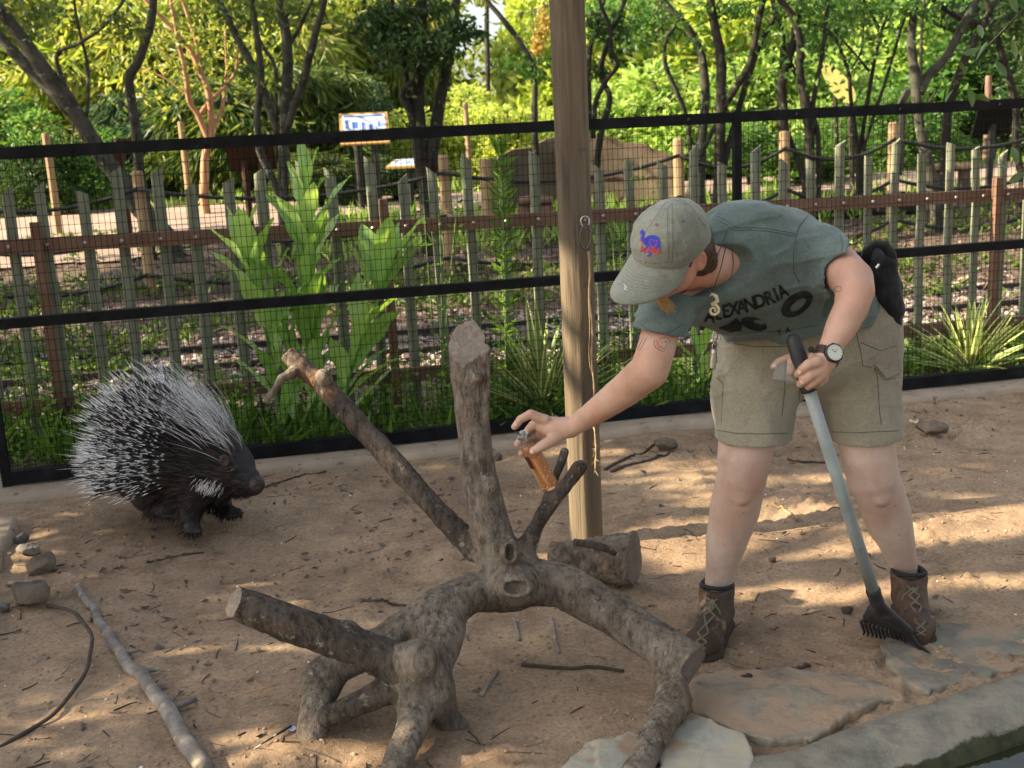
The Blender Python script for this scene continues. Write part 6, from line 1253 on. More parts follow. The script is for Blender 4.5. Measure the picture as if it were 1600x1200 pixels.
chest = [T(1270, 505, 3.62, 110), T(1240, 465, 3.48, 106), T(1192, 425, 3.32, 95), T(1155, 400, 3.22, 70)]
BOT_A, BOT_B = at(820, 686, 3.2), at(861, 762, 3.22)
HA, HB = at(1238, 524, 3.0), at(1264, 610, 2.985)
handR = [([T(884, 668, 3.18, 15), T(866, 668, 3.19, 17), T(850, 664, 3.2, 15)], .012), ([T(852, 657, 3.185, 9), T(829, 647, 3.175, 7.5), T(813, 655, 3.175, 6.5), T(804, 667, 3.18, 5.5)], .006), ([T(850, 664, 3.215, 9), T(833, 664, 3.235, 7.5), T(820, 680, 3.242, 6.8), T(808, 694, 3.225, 5.8)], .006), ([T(852, 672, 3.22, 9), T(840, 677, 3.245, 7.2), T(828, 694, 3.25, 6.5), T(815, 708, 3.235, 5.6)], .006),
         ([T(856, 680, 3.22, 8), T(846, 690, 3.245, 6.5), T(836, 704, 3.247, 6), T(826, 717, 3.24, 5)], .006), ([T(874, 678, 3.18, 12), T(861, 689, 3.165, 9.5), T(846, 697, 3.16, 8), T(834, 704, 3.163, 6.5)], .008)]
handL = [([T(1290, 560, 2.975, 17), T(1281, 571, 2.965, 19), T(1277, 581, 2.96, 18)], .015), ([T(1277, 566, 2.945, 10), T(1264, 569, 2.935, 8.5), T(1254, 577, 2.94, 7.8), T(1247, 584, 2.955, 6.5)], .004), ([T(1277, 582, 2.945, 9.5), T(1266, 587, 2.935, 8.3), T(1257, 594, 2.94, 7.6), T(1251, 600, 2.955, 6.4)], .004), ([T(1282, 588, 2.95, 9), T(1275, 594, 2.94, 7.8), T(1268, 600, 2.945, 7), T(1263, 604, 2.955, 6)], .004),
         ([T(1287, 590, 2.965, 8), T(1281, 598, 2.96, 6.5), T(1275, 603, 2.97, 5.5)], .004), ([T(1270, 560, 2.99, 10), T(1250, 558, 3.025, 8.5), T(1238, 564, 3.01, 8), T(1237, 580, 2.985, 7)], .006), ([T(1262, 562, 3.01, 8), T(1232, 560, 3.04, 7), T(1216, 566, 3.035, 6.2), T(1209, 573, 3.03, 5.6)], .004)]
def head_on(S, k0=.02):
    S.ell(HP(-.008, 0, .012), (.1, .079, .1), HR, .0); S.ell(HP(.03, 0, -.045), (.072, .064, .075), HR, .03); S.ell(HP(.062, 0, -.088), (.028, .03, .026), HR, .03)      # skull, face, chin
    for s in (-1, 1): S.ell(HP(.02, s * .05, -.055), (.045, .022, .04), HR, .025); S.ell(HP(.058, s * .034, -.03), (.026, .024, .022), HR, .02)                          # jaw, cheeks
    S.cone(HP(.088, 0, .0), HP(.112, 0, -.036), .009, .0125, .012); 
    for s in (-1, 1): S.ell(HP(.1, s * .012, -.039), (.011, .008, .008), HR, .008); S.ell(HP(.083, s * .031, .001), (.012, .017, .011), HR, .01, 'sub')
    S.ell(HP(.089, 0, -.062), (.011, .024, .0055), HR, .006); S.ell(HP(.086, 0, -.0725), (.011, .02, .006), HR, .006); S.ell(HP(.098, 0, -.0668), (.01, .02, .0016), HR, .003, 'sub'); S.ell(HP(.084, 0, -.081), (.012, .02, .004), HR, .006, 'sub')
    for s in (-1, 1):
        c = HP(-.012, s * .082, -.022); Re = HR @ Matrix.Rotation(s * -.35, 3, 'Z') ; S.ell(c, (.02, .007, .031), Re, .006); S.ell(c + hs * s * .008, (.012, .006, .02), Re, .004, 'sub')
def body():
    S = SDF.around([armR[-1], (BOT_A, .05), legL[-1], legR[-1], armL[3], (HC, .13), chest[2]], .0036, .07)
    head_on(S); nb = T(1152, 400, 3.22, 44); S.chain([HPr(-.03, 0, -.06, .056), HPr(-.055, .0, -.11, .054), (nb[0], nb[1])], .02)
    S.chain([(p, r * .56) for p, r in chest], .05); S.cone(chest[0][0], PEL[0], chest[0][1] * .5, PEL[1] * .45, .03)
    for lg in (legL, legR): S.cone(PEL[0], lg[0][0], PEL[1] * .4, lg[0][1], .02); S.chain(lg, .035)
    for lg, dx in ((legL, -.01), (legR, .01)):
        p, r_ = lg[3]; S.ell(p + Vector((dx, -r_ * .62, .02)), (.034, .022, .042), k=.03); S.ell(p + Vector((dx, -r_ * .7, -.055)), (.018, .012, .02), k=.02)
        p, r_ = lg[4]; S.ell(p + Vector((-dx, r_ * .35, .0)), (.05, .05, .09), k=.04)
    for ar in (armR, armL): S.cone(chest[2][0].lerp(chest[3][0], .6), ar[0][0], chest[3][1] * .5, ar[0][1], .02); S.chain(ar, .03)
    for ch, k in handR: S.chain(ch, k)
    S.cone(armR[-1][0], handR[0][0][0][0], armR[-1][1], handR[0][0][0][1], .012); S.cone(armL[-1][0], handL[0][0][0][0], armL[-1][1], handL[0][0][0][1], .01)
    for ch, k in handL: S.chain(ch, k)
    # knuckles and tendons
    for x, y, Y in ((853, 655, 3.178), (1274, 567, 2.94), (1275, 583, 2.938), (1281, 589, 2.942)): p, r_ = T(x, y, Y, 7); S.ell(p, (r_, r_, r_ * .8), k=.008)
    S.rough(lambda P: fbm(P * 40, 2) * .0006, .02)
    return S
SB = body(); me = SB.mesh('person', 1)
person = thing('person', 'person in grey-green shirt, khaki shorts and cap bending to spray the cut limb', 'person', ((legL[-1][0].x + legR[-1][0].x) / 2, (YA + YB) / 2, 0))
V, F = mesh_arrays(me); C = V[F].mean(1); dH = np.linalg.norm(C - np.array(HC), axis=1); obj('body', me, [M['skin'], M['skinface'], M['skinarm']], person, smooth=True); me.polygons.foreach_set('material_index', np.where(dH < .17, 1, np.where(C[:, 2] > PEL[0].z + .06, 2, np.where((C[:, 0] < PEL[0].x - .4) & (C[:, 2] > .45), 2, np.where(np.linalg.norm(C - np.array(armL[-1][0]), axis=1) < .17, 2, 0)))).astype(np.int32))

def bvh_of(me, off): 
    V, F = mesh_arrays(me); V = V + np.array(off); return BVHTree.FromPolygons([tuple(v) for v in V], [tuple(f) for f in F])
BODY = bvh_of(me, wloc(person))
def stick_on(bvh, px, py, lift=.0016):
    d = ray(px, py).normalized(); h = bvh.ray_cast(CAM, d)
    return None if h[0] is None else h[0] - d * lift + h[1] * lift * .4 * (1 if h[1].dot(d) < 0 else -1)
def decal_lines(bvh, lines, r_, lift=.0006, n=4):
    mb = MB()
    for ln in lines:
        P = []
        for (a, b_) in zip(ln[:-1], ln[1:]):
            k = max(2, int(math.hypot(b_[0] - a[0], b_[1] - a[1]) / 4)); 
            for i in range(k): q = stick_on(bvh, a[0] + (b_[0] - a[0]) * i / k, a[1] + (b_[1] - a[1]) * i / k, lift); P.append(q)
        P.append(stick_on(bvh, *ln[-1], lift)); P = [p for p in P if p is not None]
        run = [P[0]] if P else []
        for p in P[1:]:
            if (p - run[-1]).length > .035:
                if len(run) > 1: mb.tube(run, r_, n)
                run = []
            run.append(p)
        if len(run) > 1: mb.tube(run, r_, n)
    return mb
def decal_poly(bvh, polys, lift=.0014, step=3.0, thick=True):
    """flat print laid on a surface: outlines in picture pixels, holes as extra loops"""
    bm = bmesh.new()
    for loops in polys:
        cu = bpy.data.curves.new('c', 'CURVE'); cu.dimensions = '2D'; cu.fill_mode = 'BOTH'
        for lp in loops:
            s = cu.splines.new('POLY'); s.points.add(len(lp) - 1); s.use_cyclic_u = True
            for p, q in zip(s.points, lp): p.co = (q[0], -q[1], 0, 1)
        o = bpy.data.objects.new('c', cu); m_ = bpy.data.meshes.new_from_object(o); bm.from_mesh(m_); bpy.data.objects.remove(o); bpy.data.curves.remove(cu); bpy.data.meshes.remove(m_)
    return _drape(bm, bvh, lift, step)
def _drape(bm, bvh, lift, step):
    for _ in range(4):
        e = [q for q in bm.edges if q.calc_length() > step]
        if not e: break
        bmesh.ops.subdivide_edges(bm, edges=e, cuts=1, use_grid_fill=False); bmesh.ops.triangulate(bm, faces=bm.faces[:])
    dead = []
    for v in bm.verts:
        q = stick_on(bvh, v.co.x, -v.co.y, lift)
        if q is None: dead.append(v)
        else: v.co = q
    bmesh.ops.delete(bm, geom=dead, context='VERTS'); bmesh.ops.delete(bm, geom=[f for f in bm.faces if max(e.calc_length() for e in f.edges) > .03], context='FACES'); me = bpy.data.meshes.new('print'); bm.to_mesh(me); bm.free(); return me
def text_mesh(txt, place, size, bold=0):
    """letters set one by one: place = [(x, y, angle)] in picture pixels"""
    bm = bmesh.new()
    for ch, (x, y, a, sx) in zip(txt, place):
        cu = bpy.data.curves.new('t', 'FONT'); cu.body = ch; cu.size = size; cu.align_x = 'CENTER'; cu.align_y = 'CENTER'; cu.offset = bold; o = bpy.data.objects.new('t', cu); m_ = bpy.data.meshes.new_from_object(o); m_.transform(Matrix.Translation((x, -y, 0)) @ Matrix.Rotation(a, 4, 'Z') @ Matrix.Diagonal((sx, 1, 1, 1))); bm.from_mesh(m_); bpy.data.objects.remove(o); bpy.data.curves.remove(cu); bpy.data.meshes.remove(m_)
    return bm
def merge(name, meshes):
    bm = bmesh.new()
    for m_ in meshes: bm.from_mesh(m_)
    o = bpy.data.meshes.new(name); bm.to_mesh(o); bm.free(); return o

# ---- T-shirt
def shirt():
    S = SDF.around([armR[1], (armL[1][0], .12), chest[0], chest[3], (PEL[0], .2)], .0046, .1); G = lambda pr, s: [(p, r * s) for p, r in pr]
    fl = (IM(.25, -.55, .8), .92)
    S.chain([T(1264, 512, 3.62, 118), T(1240, 472, 3.5, 116), T(1196, 426, 3.33, 108), T(1160, 402, 3.23, 80)], .06, flat=fl)
    S.chain([T(1160, 405, 3.23, 78), T(1095, 440, 3.18, 60), T(1053, 464, 3.14, 46)], .06); S.chain([T(1170, 400, 3.24, 78), T(1236, 397, 3.26, 60), T(1280, 409, 3.24, 49)], .06)
    S.chain([T(1050, 464, 3.14, 45), T(1034, 505, 3.07, 42.5), T(1028, 522, 3.04, 42)], .03); S.chain([T(1276, 407, 3.24, 50), T(1316, 421, 3.17, 48)], .03)
    S.cone(T(1215, 470, 3.4, 1)[0], T(1255, 500, 3.5, 1)[0], .16, .16, .06)
    S.cone(T(1082, 466, 3.2, 1)[0], T(1130, 480, 3.28, 1)[0], T(1, 1, 3.2, 36)[1], T(1, 1, 3.2, 40)[1], .05)
    # folds that run from the armpits and across the belly
    def fold(P):
        a = np.array(RT) * .8 + np.array(UP) * .5; b_ = np.array(RT) * .25 - np.array(UP) * .9; q = np.stack([P @ a * 4, P @ b_ * 22, P @ np.array(FW) * 9], 1); f = fbm(q, 2); return f * .007 - np.maximum(.22 - np.abs(f), 0) * .022
    S.rough(fold, .03)
    e = T(1030, 519, 3.045, 1)[0]; n = IM(-.2, -1, -.12).normalized(); S.cut(e, n, e + n * .12, .17); S.chain([(armR[1][0] - n * .0, armR[1][1] * 1.1), (armR[3][0], armR[2][1] * 1.12)], .002, 'sub')
    e = T(1311, 416, 3.16, 1)[0]; n = (IM(.9, -.33, .12)).normalized(); S.cut(e, n, e + n * .1, .115); S.chain([(armL[1][0], armL[1][1] * 1.06), (armL[2][0], armL[1][1] * 1.1)], .002, 'sub')
    q = T(1285, 568, 3.66, 1)[0]; S.cut(T(1262, 519, 3.6, 1)[0], IM(.1, -1, -.05), q, .4, .006)
    nk = T(1128, 408, 3.12, 1)[0]; S.cone(HP(-.07, 0, -.12), nk + IM(.02, -.02, .06), .071, .066, .006, 'sub'); S.cone(HP(-.04, 0, -.07), HP(-.07, 0, -.12), .08, .07, .004, 'sub')
    return S.mesh('tshirt', 1)
sm = shirt(); so = obj('tshirt', sm, M['shirt'], person, smooth=True); SH = bvh_of(sm, wloc(person))
lt = [(1110, 494, -.16, .8), (1123, 490, -.1, .7), (1134, 487, .14, .8), (1147, 483, .18, .8), (1159, 480, .2, .85), (1172, 476, .24, .85), (1187, 471, .28, .85), (1202, 466, .34, .85), (1213, 461, .4, .9), (1223, 456, .45, .7)]
pm = _drape(text_mesh('ALEXANDRIA', lt, 29, .9), SH, .0018, 4)
def oval(cx, cy, rx, ry, a, n=26): return [(cx + rx * math.cos(t_) * math.cos(a) - ry * math.sin(t_) * math.sin(a), cy + rx * math.cos(t_) * math.sin(a) + ry * math.sin(t_) * math.cos(a)) for t_ in np.linspace(0, 6.283, n + 1)[:-1]]
zoo = decal_poly(SH, [[oval(1245, 475, 28, 16, -.62), oval(1247, 476, 15, 6.5, -.66)], [oval(1178, 506, 21, 10, .28), oval(1186, 503, 9, 3.5, .2)], [[(1122, 512), (1140, 505), (1150, 496), (1160, 507), (1158, 517), (1140, 519)]]], .0018, 5)
sm2 = _drape(text_mesh('TA', [(1218, 520, .25, 1), (1231, 516, .3, 1)], 13, .1), SH, .0018, 4)
obj('lettering', merge('lettering', [pm, zoo, sm2]), M['ink'], so)
obj('seams', decal_lines(SH, [[(1119, 343), (1134, 350), (1148, 361), (1170, 359), (1205, 362), (1243, 369)], [(1121, 338), (1137, 346), (1151, 356), (1172, 355), (1206, 358), (1246, 366)], [(1263, 336), (1248, 355), (1243, 372), (1240, 398), (1240, 425), (1250, 443)], [(1313, 367), (1317, 384), (1308, 422), (1284, 453)], [(1000, 505), (1015, 517), (1034, 521), (1052, 517), (1066, 506)], [(1130, 514), (1170, 519), (1220, 518), (1280, 508)]], .0011, .0004), M['seam'], so)

# ---- shorts
def shorts():
    S = SDF.around([(PEL[0], PEL[1] * 1.3), (legL[1][0], .15), (legR[1][0], .15)], .0046, .09); yc = (YA + YB) / 2
    S.ell(T(1266, 545, yc + .13, 1)[0], (T(1266, 545, yc + .13, 134)[1], .2, .15), k=.0); S.cone(T(1200, 520, yc + .12, 1)[0], T(1330, 508, yc + .14, 1)[0], .155, .16, .05)
    S.chain([T(1190, 560, YA + .16, 67), T(1183, 620, YA + .1, 63), T(1177, 684, YA + .045, 59), T(1175, 720, YA + .02, 58)], .04); S.chain([T(1338, 560, YB + .1, 70), T(1344, 620, YB + .05, 62), T(1351, 684, YB + .01, 55), T(1353, 720, YB, 54)], .04)
    for x, y, Y, w_, h_ in ((1392, 590, YB + .1, 15, 45), (1120, 610, YA + .12, 8, 40)): p = at(x, y, Y); k = ppm(p); S.ell(p, (w_ / k, .07, h_ / k), k=.02)
    S.rough(lambda P: fbm(P * np.array([13, 13, 6]), 3) * .006 - np.maximum(.18 - np.abs(fbm(P * np.array([5, 5, 12]) + 4, 2)), 0) * .022, .03)
    for (x, y, Y, r_), tilt in (((1177, 684, YA + .045, 59), -.03), ((1351, 684, YB + .01, 55), .02)):
        e, r_ = T(x, y, Y, r_); S.cut(e, Vector((tilt, .0, -1)), e - Vector((0, 0, .13)), .155); S.cone(e + Vector((0, .01, .03)), e - Vector((0, 0, .1)), r_ - .014, r_ - .011, .002, 'sub')
    return S.mesh('shorts', 1)
shm = shorts(); sho = obj('shorts', shm, M['shorts'], person, smooth=True); SRT = bvh_of(shm, wloc(person))
obj('seams', decal_lines(SRT, [[(1118, 672), (1150, 677), (1190, 678), (1232, 677)], [(1300, 675), (1340, 676), (1404, 673)], [(1252, 530), (1250, 580), (1249, 632)], [(1338, 520), (1346, 555), (1348, 572), (1362, 574)], [(1366, 575), (1371, 590), (1374, 640), (1377, 664)], [(1366, 575), (1382, 594), (1404, 590)], [(1382, 594), (1406, 584)], [(1134, 535), (1180, 542), (1235, 541)], [(1227, 560), (1226, 610), (1222, 650)], [(1120, 590), (1130, 600), (1127, 660)], [(1345, 535), (1375, 548), (1400, 540)]], .0012, .0004), M['seamk'], sho)
mb = MB()
for pts in ([(1366, 568), (1384, 590), (1408, 582), (1405, 562)],): 
    q = [stick_on(SRT, x, y, .004) for x, y in pts]
    if all(q): mb.add(q + [p + FW * .006 for p in q], [(0, 1, 2, 3), (7, 6, 5, 4), (0, 4, 5, 1), (1, 5, 6, 2), (2, 6, 7, 3), (3, 7, 4, 0)]); obj('pocket_flap', mb, M['shorts'], sho)

# ---- cap
def cap():
    S = SDF.around([(HC, .17), (HP(.15, 0, 0), .06)], .0034, .05); S.ell(HP(-.004, 0, .025), (.112, .091, .1), HR, 0); S.ell(HP(.03, 0, .035), (.08, .075, .085), HR, .03)
    S.rough(lambda P: (lambda L_: -.0028 * np.exp(-((np.abs(np.sin(np.arctan2(L_ @ np.array(hs), L_ @ np.array(hf)) * 3)) / .05) ** 2)) + fbm(P * 20, 3) * .0035 - np.maximum(.12 - np.abs(fbm(P * 13 + 5, 2)), 0) * .012)(P - np.array(HC)), .02)
    S.cut(HP(.0, 0, .006), -hu - hf * .12, HC - hu * .1, .2, .003); S.ell(HP(-.008, 0, .012), (.103, .083, .094), HR, .0, 'sub'); return S.mesh('cap', 1)
def brim():
    V = []; n, k = 22, 10
    for i in range(n):
        a = -1.25 + 2.5 * i / (n - 1)
        for j in range(k):
            t = j / (k - 1); r0 = Vector((.098 * math.cos(a) + .006, .089 * math.sin(a))); ext = .108 * max(0, math.cos(a * 1.12)) ** .55; x = r0.x + ext * t * (.55 + .45 * math.cos(a)) + ext * t * .2; y = r0.y * (1 + .1 * t * math.cos(a)); V.append((x, y, .012 - .10 * t * ext / .092 * .28 - 3.6 * y * y * (.35 + .65 * t) - .006 * t))
    V = np.array(V); top = [HP(*v) for v in V]; bot = [p - hu * .004 for p in top]; I = np.arange(n * k).reshape(n, k); mb = MB(); mb.v = [tuple(p) for p in top + bot]; N = n * k
    for i in range(n - 1):
        for j in range(k - 1): a, b_, c, d = I[i, j], I[i + 1, j], I[i + 1, j + 1], I[i, j + 1]; mb.f += [(a, d, c, b_), (a + N, b_ + N, c + N, d + N)]
    ed = [I[i, 0] for i in range(n)] + [I[-1, j] for j in range(1, k)] + [I[i, -1] for i in range(n - 2, -1, -1)] + [I[0, j] for j in range(k - 2, 0, -1)]
    for a, b_ in zip(ed, ed[1:] + ed[:1]): mb.f.append((a, b_, b_ + N, a + N))
    mb.mi = [0] * len(mb.f); me = mb.mesh('brim'); bm = bmesh.new(); bm.from_mesh(me); bmesh.ops.recalc_face_normals(bm, faces=bm.faces); bm.to_mesh(me); bm.free(); return me
cm = cap(); co = obj('cap', cm, M['cap'], person, smooth=True); bo = obj('brim', brim(), M['cap'], co, smooth=True); CP = bvh_of(cm, wloc(person)); BR = bvh_of(bo.data, wloc(co)) if False else None
mb = MB(); mb.lathe(HP(.0, 0, .1235), hu, [(0, .012), (.004, .011), (.0065, .006)], 12); obj('button', mb, M['cap'], co, smooth=True)
cx = lambda L_: [(920 + x / 5.714, 280 + y / 5.714) for x, y in L_]
bird = [[cx([(455, 480), (465, 455), (482, 448), (495, 468), (497, 500), (490, 520), (505, 525), (530, 505), (570, 498), (610, 508), (632, 535), (636, 580), (634, 650), (612, 625), (585, 618), (556, 640), (556, 672), (548, 690), (515, 690), (520, 680), (540, 672), (538, 640), (522, 615), (490, 640), (465, 655), (462, 646), (500, 615), (520, 600), (490, 580), (465, 548), (460, 520), (474, 510), (468, 490)])]]
obj('bird_emblem', decal_poly(CP, bird + [[cx([(1005, 120), (1030, 118), (1060, 135), (1065, 150), (1080, 175), (1066, 185), (1052, 160), (1030, 150), (1020, 135)])]], .0016, 2.5), M['blue'], co)
obj('heart_emblem', decal_lines(CP, [cx([(560, 600), (545, 565), (550, 540), (572, 540), (585, 560), (600, 548), (614, 560), (610, 585), (575, 605), (560, 600)]), cx([(470, 520), (490, 540), (462, 545), (500, 570)])], .0008, .0022), M['red'], co)
obj('emblem_words', _drape(text_mesh('is Wild', [(920 + x / 5.714, 280 + y / 5.714, .02, .8) for x, y in ((470, 612), (490, 624), (505, 630), (540, 636), (574, 638), (594, 640), (618, 644))], 14, .3), CP, .0026, 2), M['red'], co)
obj('eyelets', decal_lines(CP, [cx([(r_[0] + 11 * math.cos(a), r_[1] + 11 * math.sin(a)) for a in np.linspace(0, 6.3, 9)]) for r_ in ((472, 282), (604, 405), (843, 376), (992, 212))], .0009, .0008), M['eyelet'], co)
obj('stitching', decal_lines(CP, [cx([(706, 200), (704, 400), (706, 560), (712, 730)]), cx([(742, 200), (750, 400), (752, 560), (745, 735)]), cx([(690, 205), (600, 330), (450, 560)]), cx([(760, 180), (900, 230), (1040, 420)]), cx([(350, 672), (430, 720), (560, 752), (760, 740)])], .0006, .0002), M['seamk'], co)

BR = bvh_of(bo.data, wloc(bo)); bx_ = lambda L_: [(920 + x / 5.714, 280 + y / 5.714) for x, y in L_]
obj('stitching', decal_lines(BR, [bx_([(300 - k * 26, 690 + k * 18), (330 - k * 22, 760 + k * 26), (420 - k * 12, 840 + k * 30), (560 + k * 4, 880 + k * 26), (700 + k * 6, 850 + k * 14)]) for k in range(6)], .0004, .0001), M['seamk'], co)
obj('frayed_threads', decal_lines(BR, [bx_([(310 + 8 * k, 935 + 6 * k), (330 - 4 * k, 960 + 7 * k), (316 + 9 * k, 985)]) for k in range(5)], .0007, .0008), M['white'], co)
# ---- hair, beard, eyes
def hair():
    S = SDF.around([(HC, .14)], .0034, .03); S.ell(HP(-.018, 0, -.004), (.106, .088, .1), HR, 0); S.cone(HP(-.048, 0, -.03), HP(-.07, 0, -.088), .084, .076, .02); S.cut(HP(.03, 0, 0), hf + hu * .25, HP(.12, 0, 0), .13, .006); S.cut(HP(-.06, 0, -.1), -hu + hf * .3, HP(-.06, 0, -.18), .12, .01)
    for s in (-1, 1): S.ell(HP(.0, s * .085, -.03), (.026, .03, .034), HR, .006, 'sub'); S.ell(HP(.06, s * .08, -.06), (.05, .04, .05), HR, .006, 'sub')
    S.rough(lambda P: fbm(P * np.array([60, 60, 60]), 3) * .003, .02); return S.mesh('hair', 0)
obj('hair', hair(), M['hair'], person, smooth=True)
rg = np.random.default_rng(12); 
n = 260; c0 = np.array(HP(.07, .004, -.1)); q = c0 + rg.normal(0, .006, (n, 3)); obj('beard', strands(q, np.array(IM(.1, -1, .1))[None] + rg.normal(0, .12, (n, 3)), rg.uniform(.035, .05, n), .0011, rg, 6, 0, 3, curl=np.tile(np.array(IM(.75, -.1, 0)), (n, 1)) * rg.uniform(.5, 1, (n, 1))), M['blond'], person)
meye = plain('eye_white', (.7, .68, .64), .2); miris = plain('iris', (.03, .04, .05), .15)
for s in (-1, 1):
    mb = MB(); mb.lathe(HP(.072, s * .031, .0), hf, [(-.008, .004), (-.004, .009), (0, .0108), (.005, .0098), (.009, .006), (.0108, .001)], 12); eo = obj('eye', mb, meye, person, smooth=True); mb = MB(); mb.lathe(HP(.0815, s * .031, -.003), hf - hu * .3, [(0, .0048), (.0015, .004), (.002, .001)], 10); obj('iris', mb, miris, eo)

# ---- necklace, watch, tattoos
def necklace():
    t = obj('necklace', (lambda mb: (mb.tube([HP(-.1, .06, -.1), at(1136, 360, 3.1), at(1133, 390, 3.08), at(1126, 420, 3.06), at(1116, 448, 3.045), at(1113, 462, 3.04)], .0014, 5), mb.tube([at(1142, 372, 3.12), at(1146, 410, 3.1), at(1143, 434, 3.085), at(1128, 446, 3.06), at(1114, 452, 3.045)], .0012, 5), mb.tube([at(1114, 452, 3.045), at(1085, 448, 3.06), at(1050, 466, 3.09)], .001, 5), mb)[-1])(MB()), M['cord'], person)
    c = at(1115, 485, 3.035); k = ppm(c); mb = MB(); P = []; Rr = []
    for i in range(48):
        f = i / 47; a = 1.9 - f * 9.2; r_ = (9.3 - 7.4 * f) / k; P.append(c + RT * r_ * math.cos(a) + UP * r_ * math.sin(a)); Rr.append((3.3 - 1.7 * f) / k)
    mb.tube(P, Rr, 8, flat=.8); mb.tube([P[0], at(1121, 470, 3.035), at(1119, 463, 3.035), at(1112, 459, 3.035), at(1109, 463, 3.035)], [3.3 / k, 3.5 / k, 3.2 / k, 2.2 / k, 1 / k], 8); obj('pendant', mb, M['ivory'], t, smooth=True)
necklace()
def watch():
    c, r_ = T(1292, 556, 2.976, 18.5); ax = (armL[-1][0] - armL[-3][0]).normalized(); mw = plain('watch_strap', (.05, .022, .016), .6, bumps=.3); mc = plain('watch_case', (.012, .013, .016), .4); md = plain('watch_dial', (.5, .52, .45), .4)
    u = (IM(.2, .15, 1) - ax * IM(.2, .15, 1).dot(ax)).normalized(); v = ax.cross(u); mb = MB(); ring = [c + (u * math.cos(a) + v * math.sin(a)) * (r_ + .0035) for a in np.linspace(0, 6.283, 33)[:-1]]; vs = []
    for p in ring: o_ = (p - c).normalized(); vs += [p - ax * .0125 - o_ * .0015, p - ax * .0125 + o_ * .0015, p + ax * .0125 + o_ * .0015, p + ax * .0125 - o_ * .0015]
    N = 32; mb.add(vs, [(4 * i + a, 4 * ((i + 1) % N) + a, 4 * ((i + 1) % N) + (a + 1) % 4, 4 * i + (a + 1) % 4) for i in range(N) for a in range(4)]); wo_ = obj('watch', mb, mw, person, smooth=False)
    f = c + u * (r_ + .003); mb = MB(); mb.lathe(f, u, [(0, .027), (.008, .027), (.0105, .024), (.0105, .021)], 8); obj('case', mb, mc, wo_); mb = MB(); mb.lathe(f + u * .0107, u, [(0, .021), (.0006, .0208)], 24); d = obj('dial', mb, md, wo_)
    mb = MB(); g = f + u * .0119; e1 = UP - u * UP.dot(u); e1.normalize(); e2 = u.cross(e1)
    for a, L_ in ((.8, .014), (-.5, .010)): mb.tube([g, g + (e1 * math.cos(a) + e2 * math.sin(a)) * L_], .0007, 4)
    for i in range(12): a = i * math.pi / 6; q = g + (e1 * math.cos(a) + e2 * math.sin(a)) * .0175; mb.box(q, (.0009, .0009, .0004))
    obj('hands_and_marks', mb, mc, wo_); S = SDF(at(1267, 546, 2.95) - Vector((.03,) * 3), at(1267, 546, 2.95) + Vector((.03,) * 3), .003); S.ell(at(1267, 546, 2.955), (.0085, .0085, .0095), k=0); obj('bobble', S.mesh('bobble'), M['pad'], wo_, smooth=True)
watch()
tx = lambda L_: [(960 + x / 6.667, 420 + y / 6.667) for x, y in L_]
obj('tattoo', decal_lines(BODY, [tx([(265, 705), (220, 860), (208, 890)]), tx([(305, 715), (240, 840)]), tx([(338, 720), (262, 850)]), tx([(240, 690), (205, 800)]), tx([(420, 745), (410, 780), (430, 820), (470, 845), (500, 860), (525, 850)]), tx([(470, 740), (500, 720), (540, 715), (570, 740), (575, 770)]), tx([(490, 760), (505, 775)]), tx([(520, 760), (550, 765)]), tx([(480, 800), (500, 830), (530, 830)]), tx([(545, 790), (535, 810)]), tx([(455, 800), (475, 825)])] + [[(1060 + x / 4.21, 300 + y / 4.21) for x, y in [(1020, 640), (1035, 622), (1065, 622), (1075, 640), (1060, 655), (1035, 655), (1022, 640)]]], .0008, .0002), M['tattoo'], person)
obj('insect_bite', decal_lines(BODY, [[(x, y), (x + 2.2, y + .6)] for x, y in ((1404, 835), (1408, 843), (1131, 850), (1112, 917), (1132, 812), (1160, 800), (1398, 790))], .0016, .0), plain('red_bite', (.45, .09, .06), .6), person)
obj('tattoo', decal_lines(BODY, [tx([(440, 745), (450, 770), (445, 800)])], .0013, .0004), M['red'], person)

mnail = plain('finger_nail', (.62, .42, .36), .3)
for x, y, r_ in ((831, 706, 4.2), (805, 664, 3.0), (1249, 582, 3.6), (1253, 598, 3.4), (1210, 571, 3.0)):
    q = stick_on(BODY, x, y, .0002); d_ = ray(x, y).normalized(); h_ = BODY.ray_cast(CAM, d_)
    if q is not None and (q - CAM).length < 3.6: mb = MB(); mb.lathe(q, h_[1], [(-.001, r_ / 1800 * 3.2), (.0006, r_ / 1800 * 3.1), (.0012, r_ / 1800 * 2)], 12); obj('nail', mb, mnail, person, smooth=True)
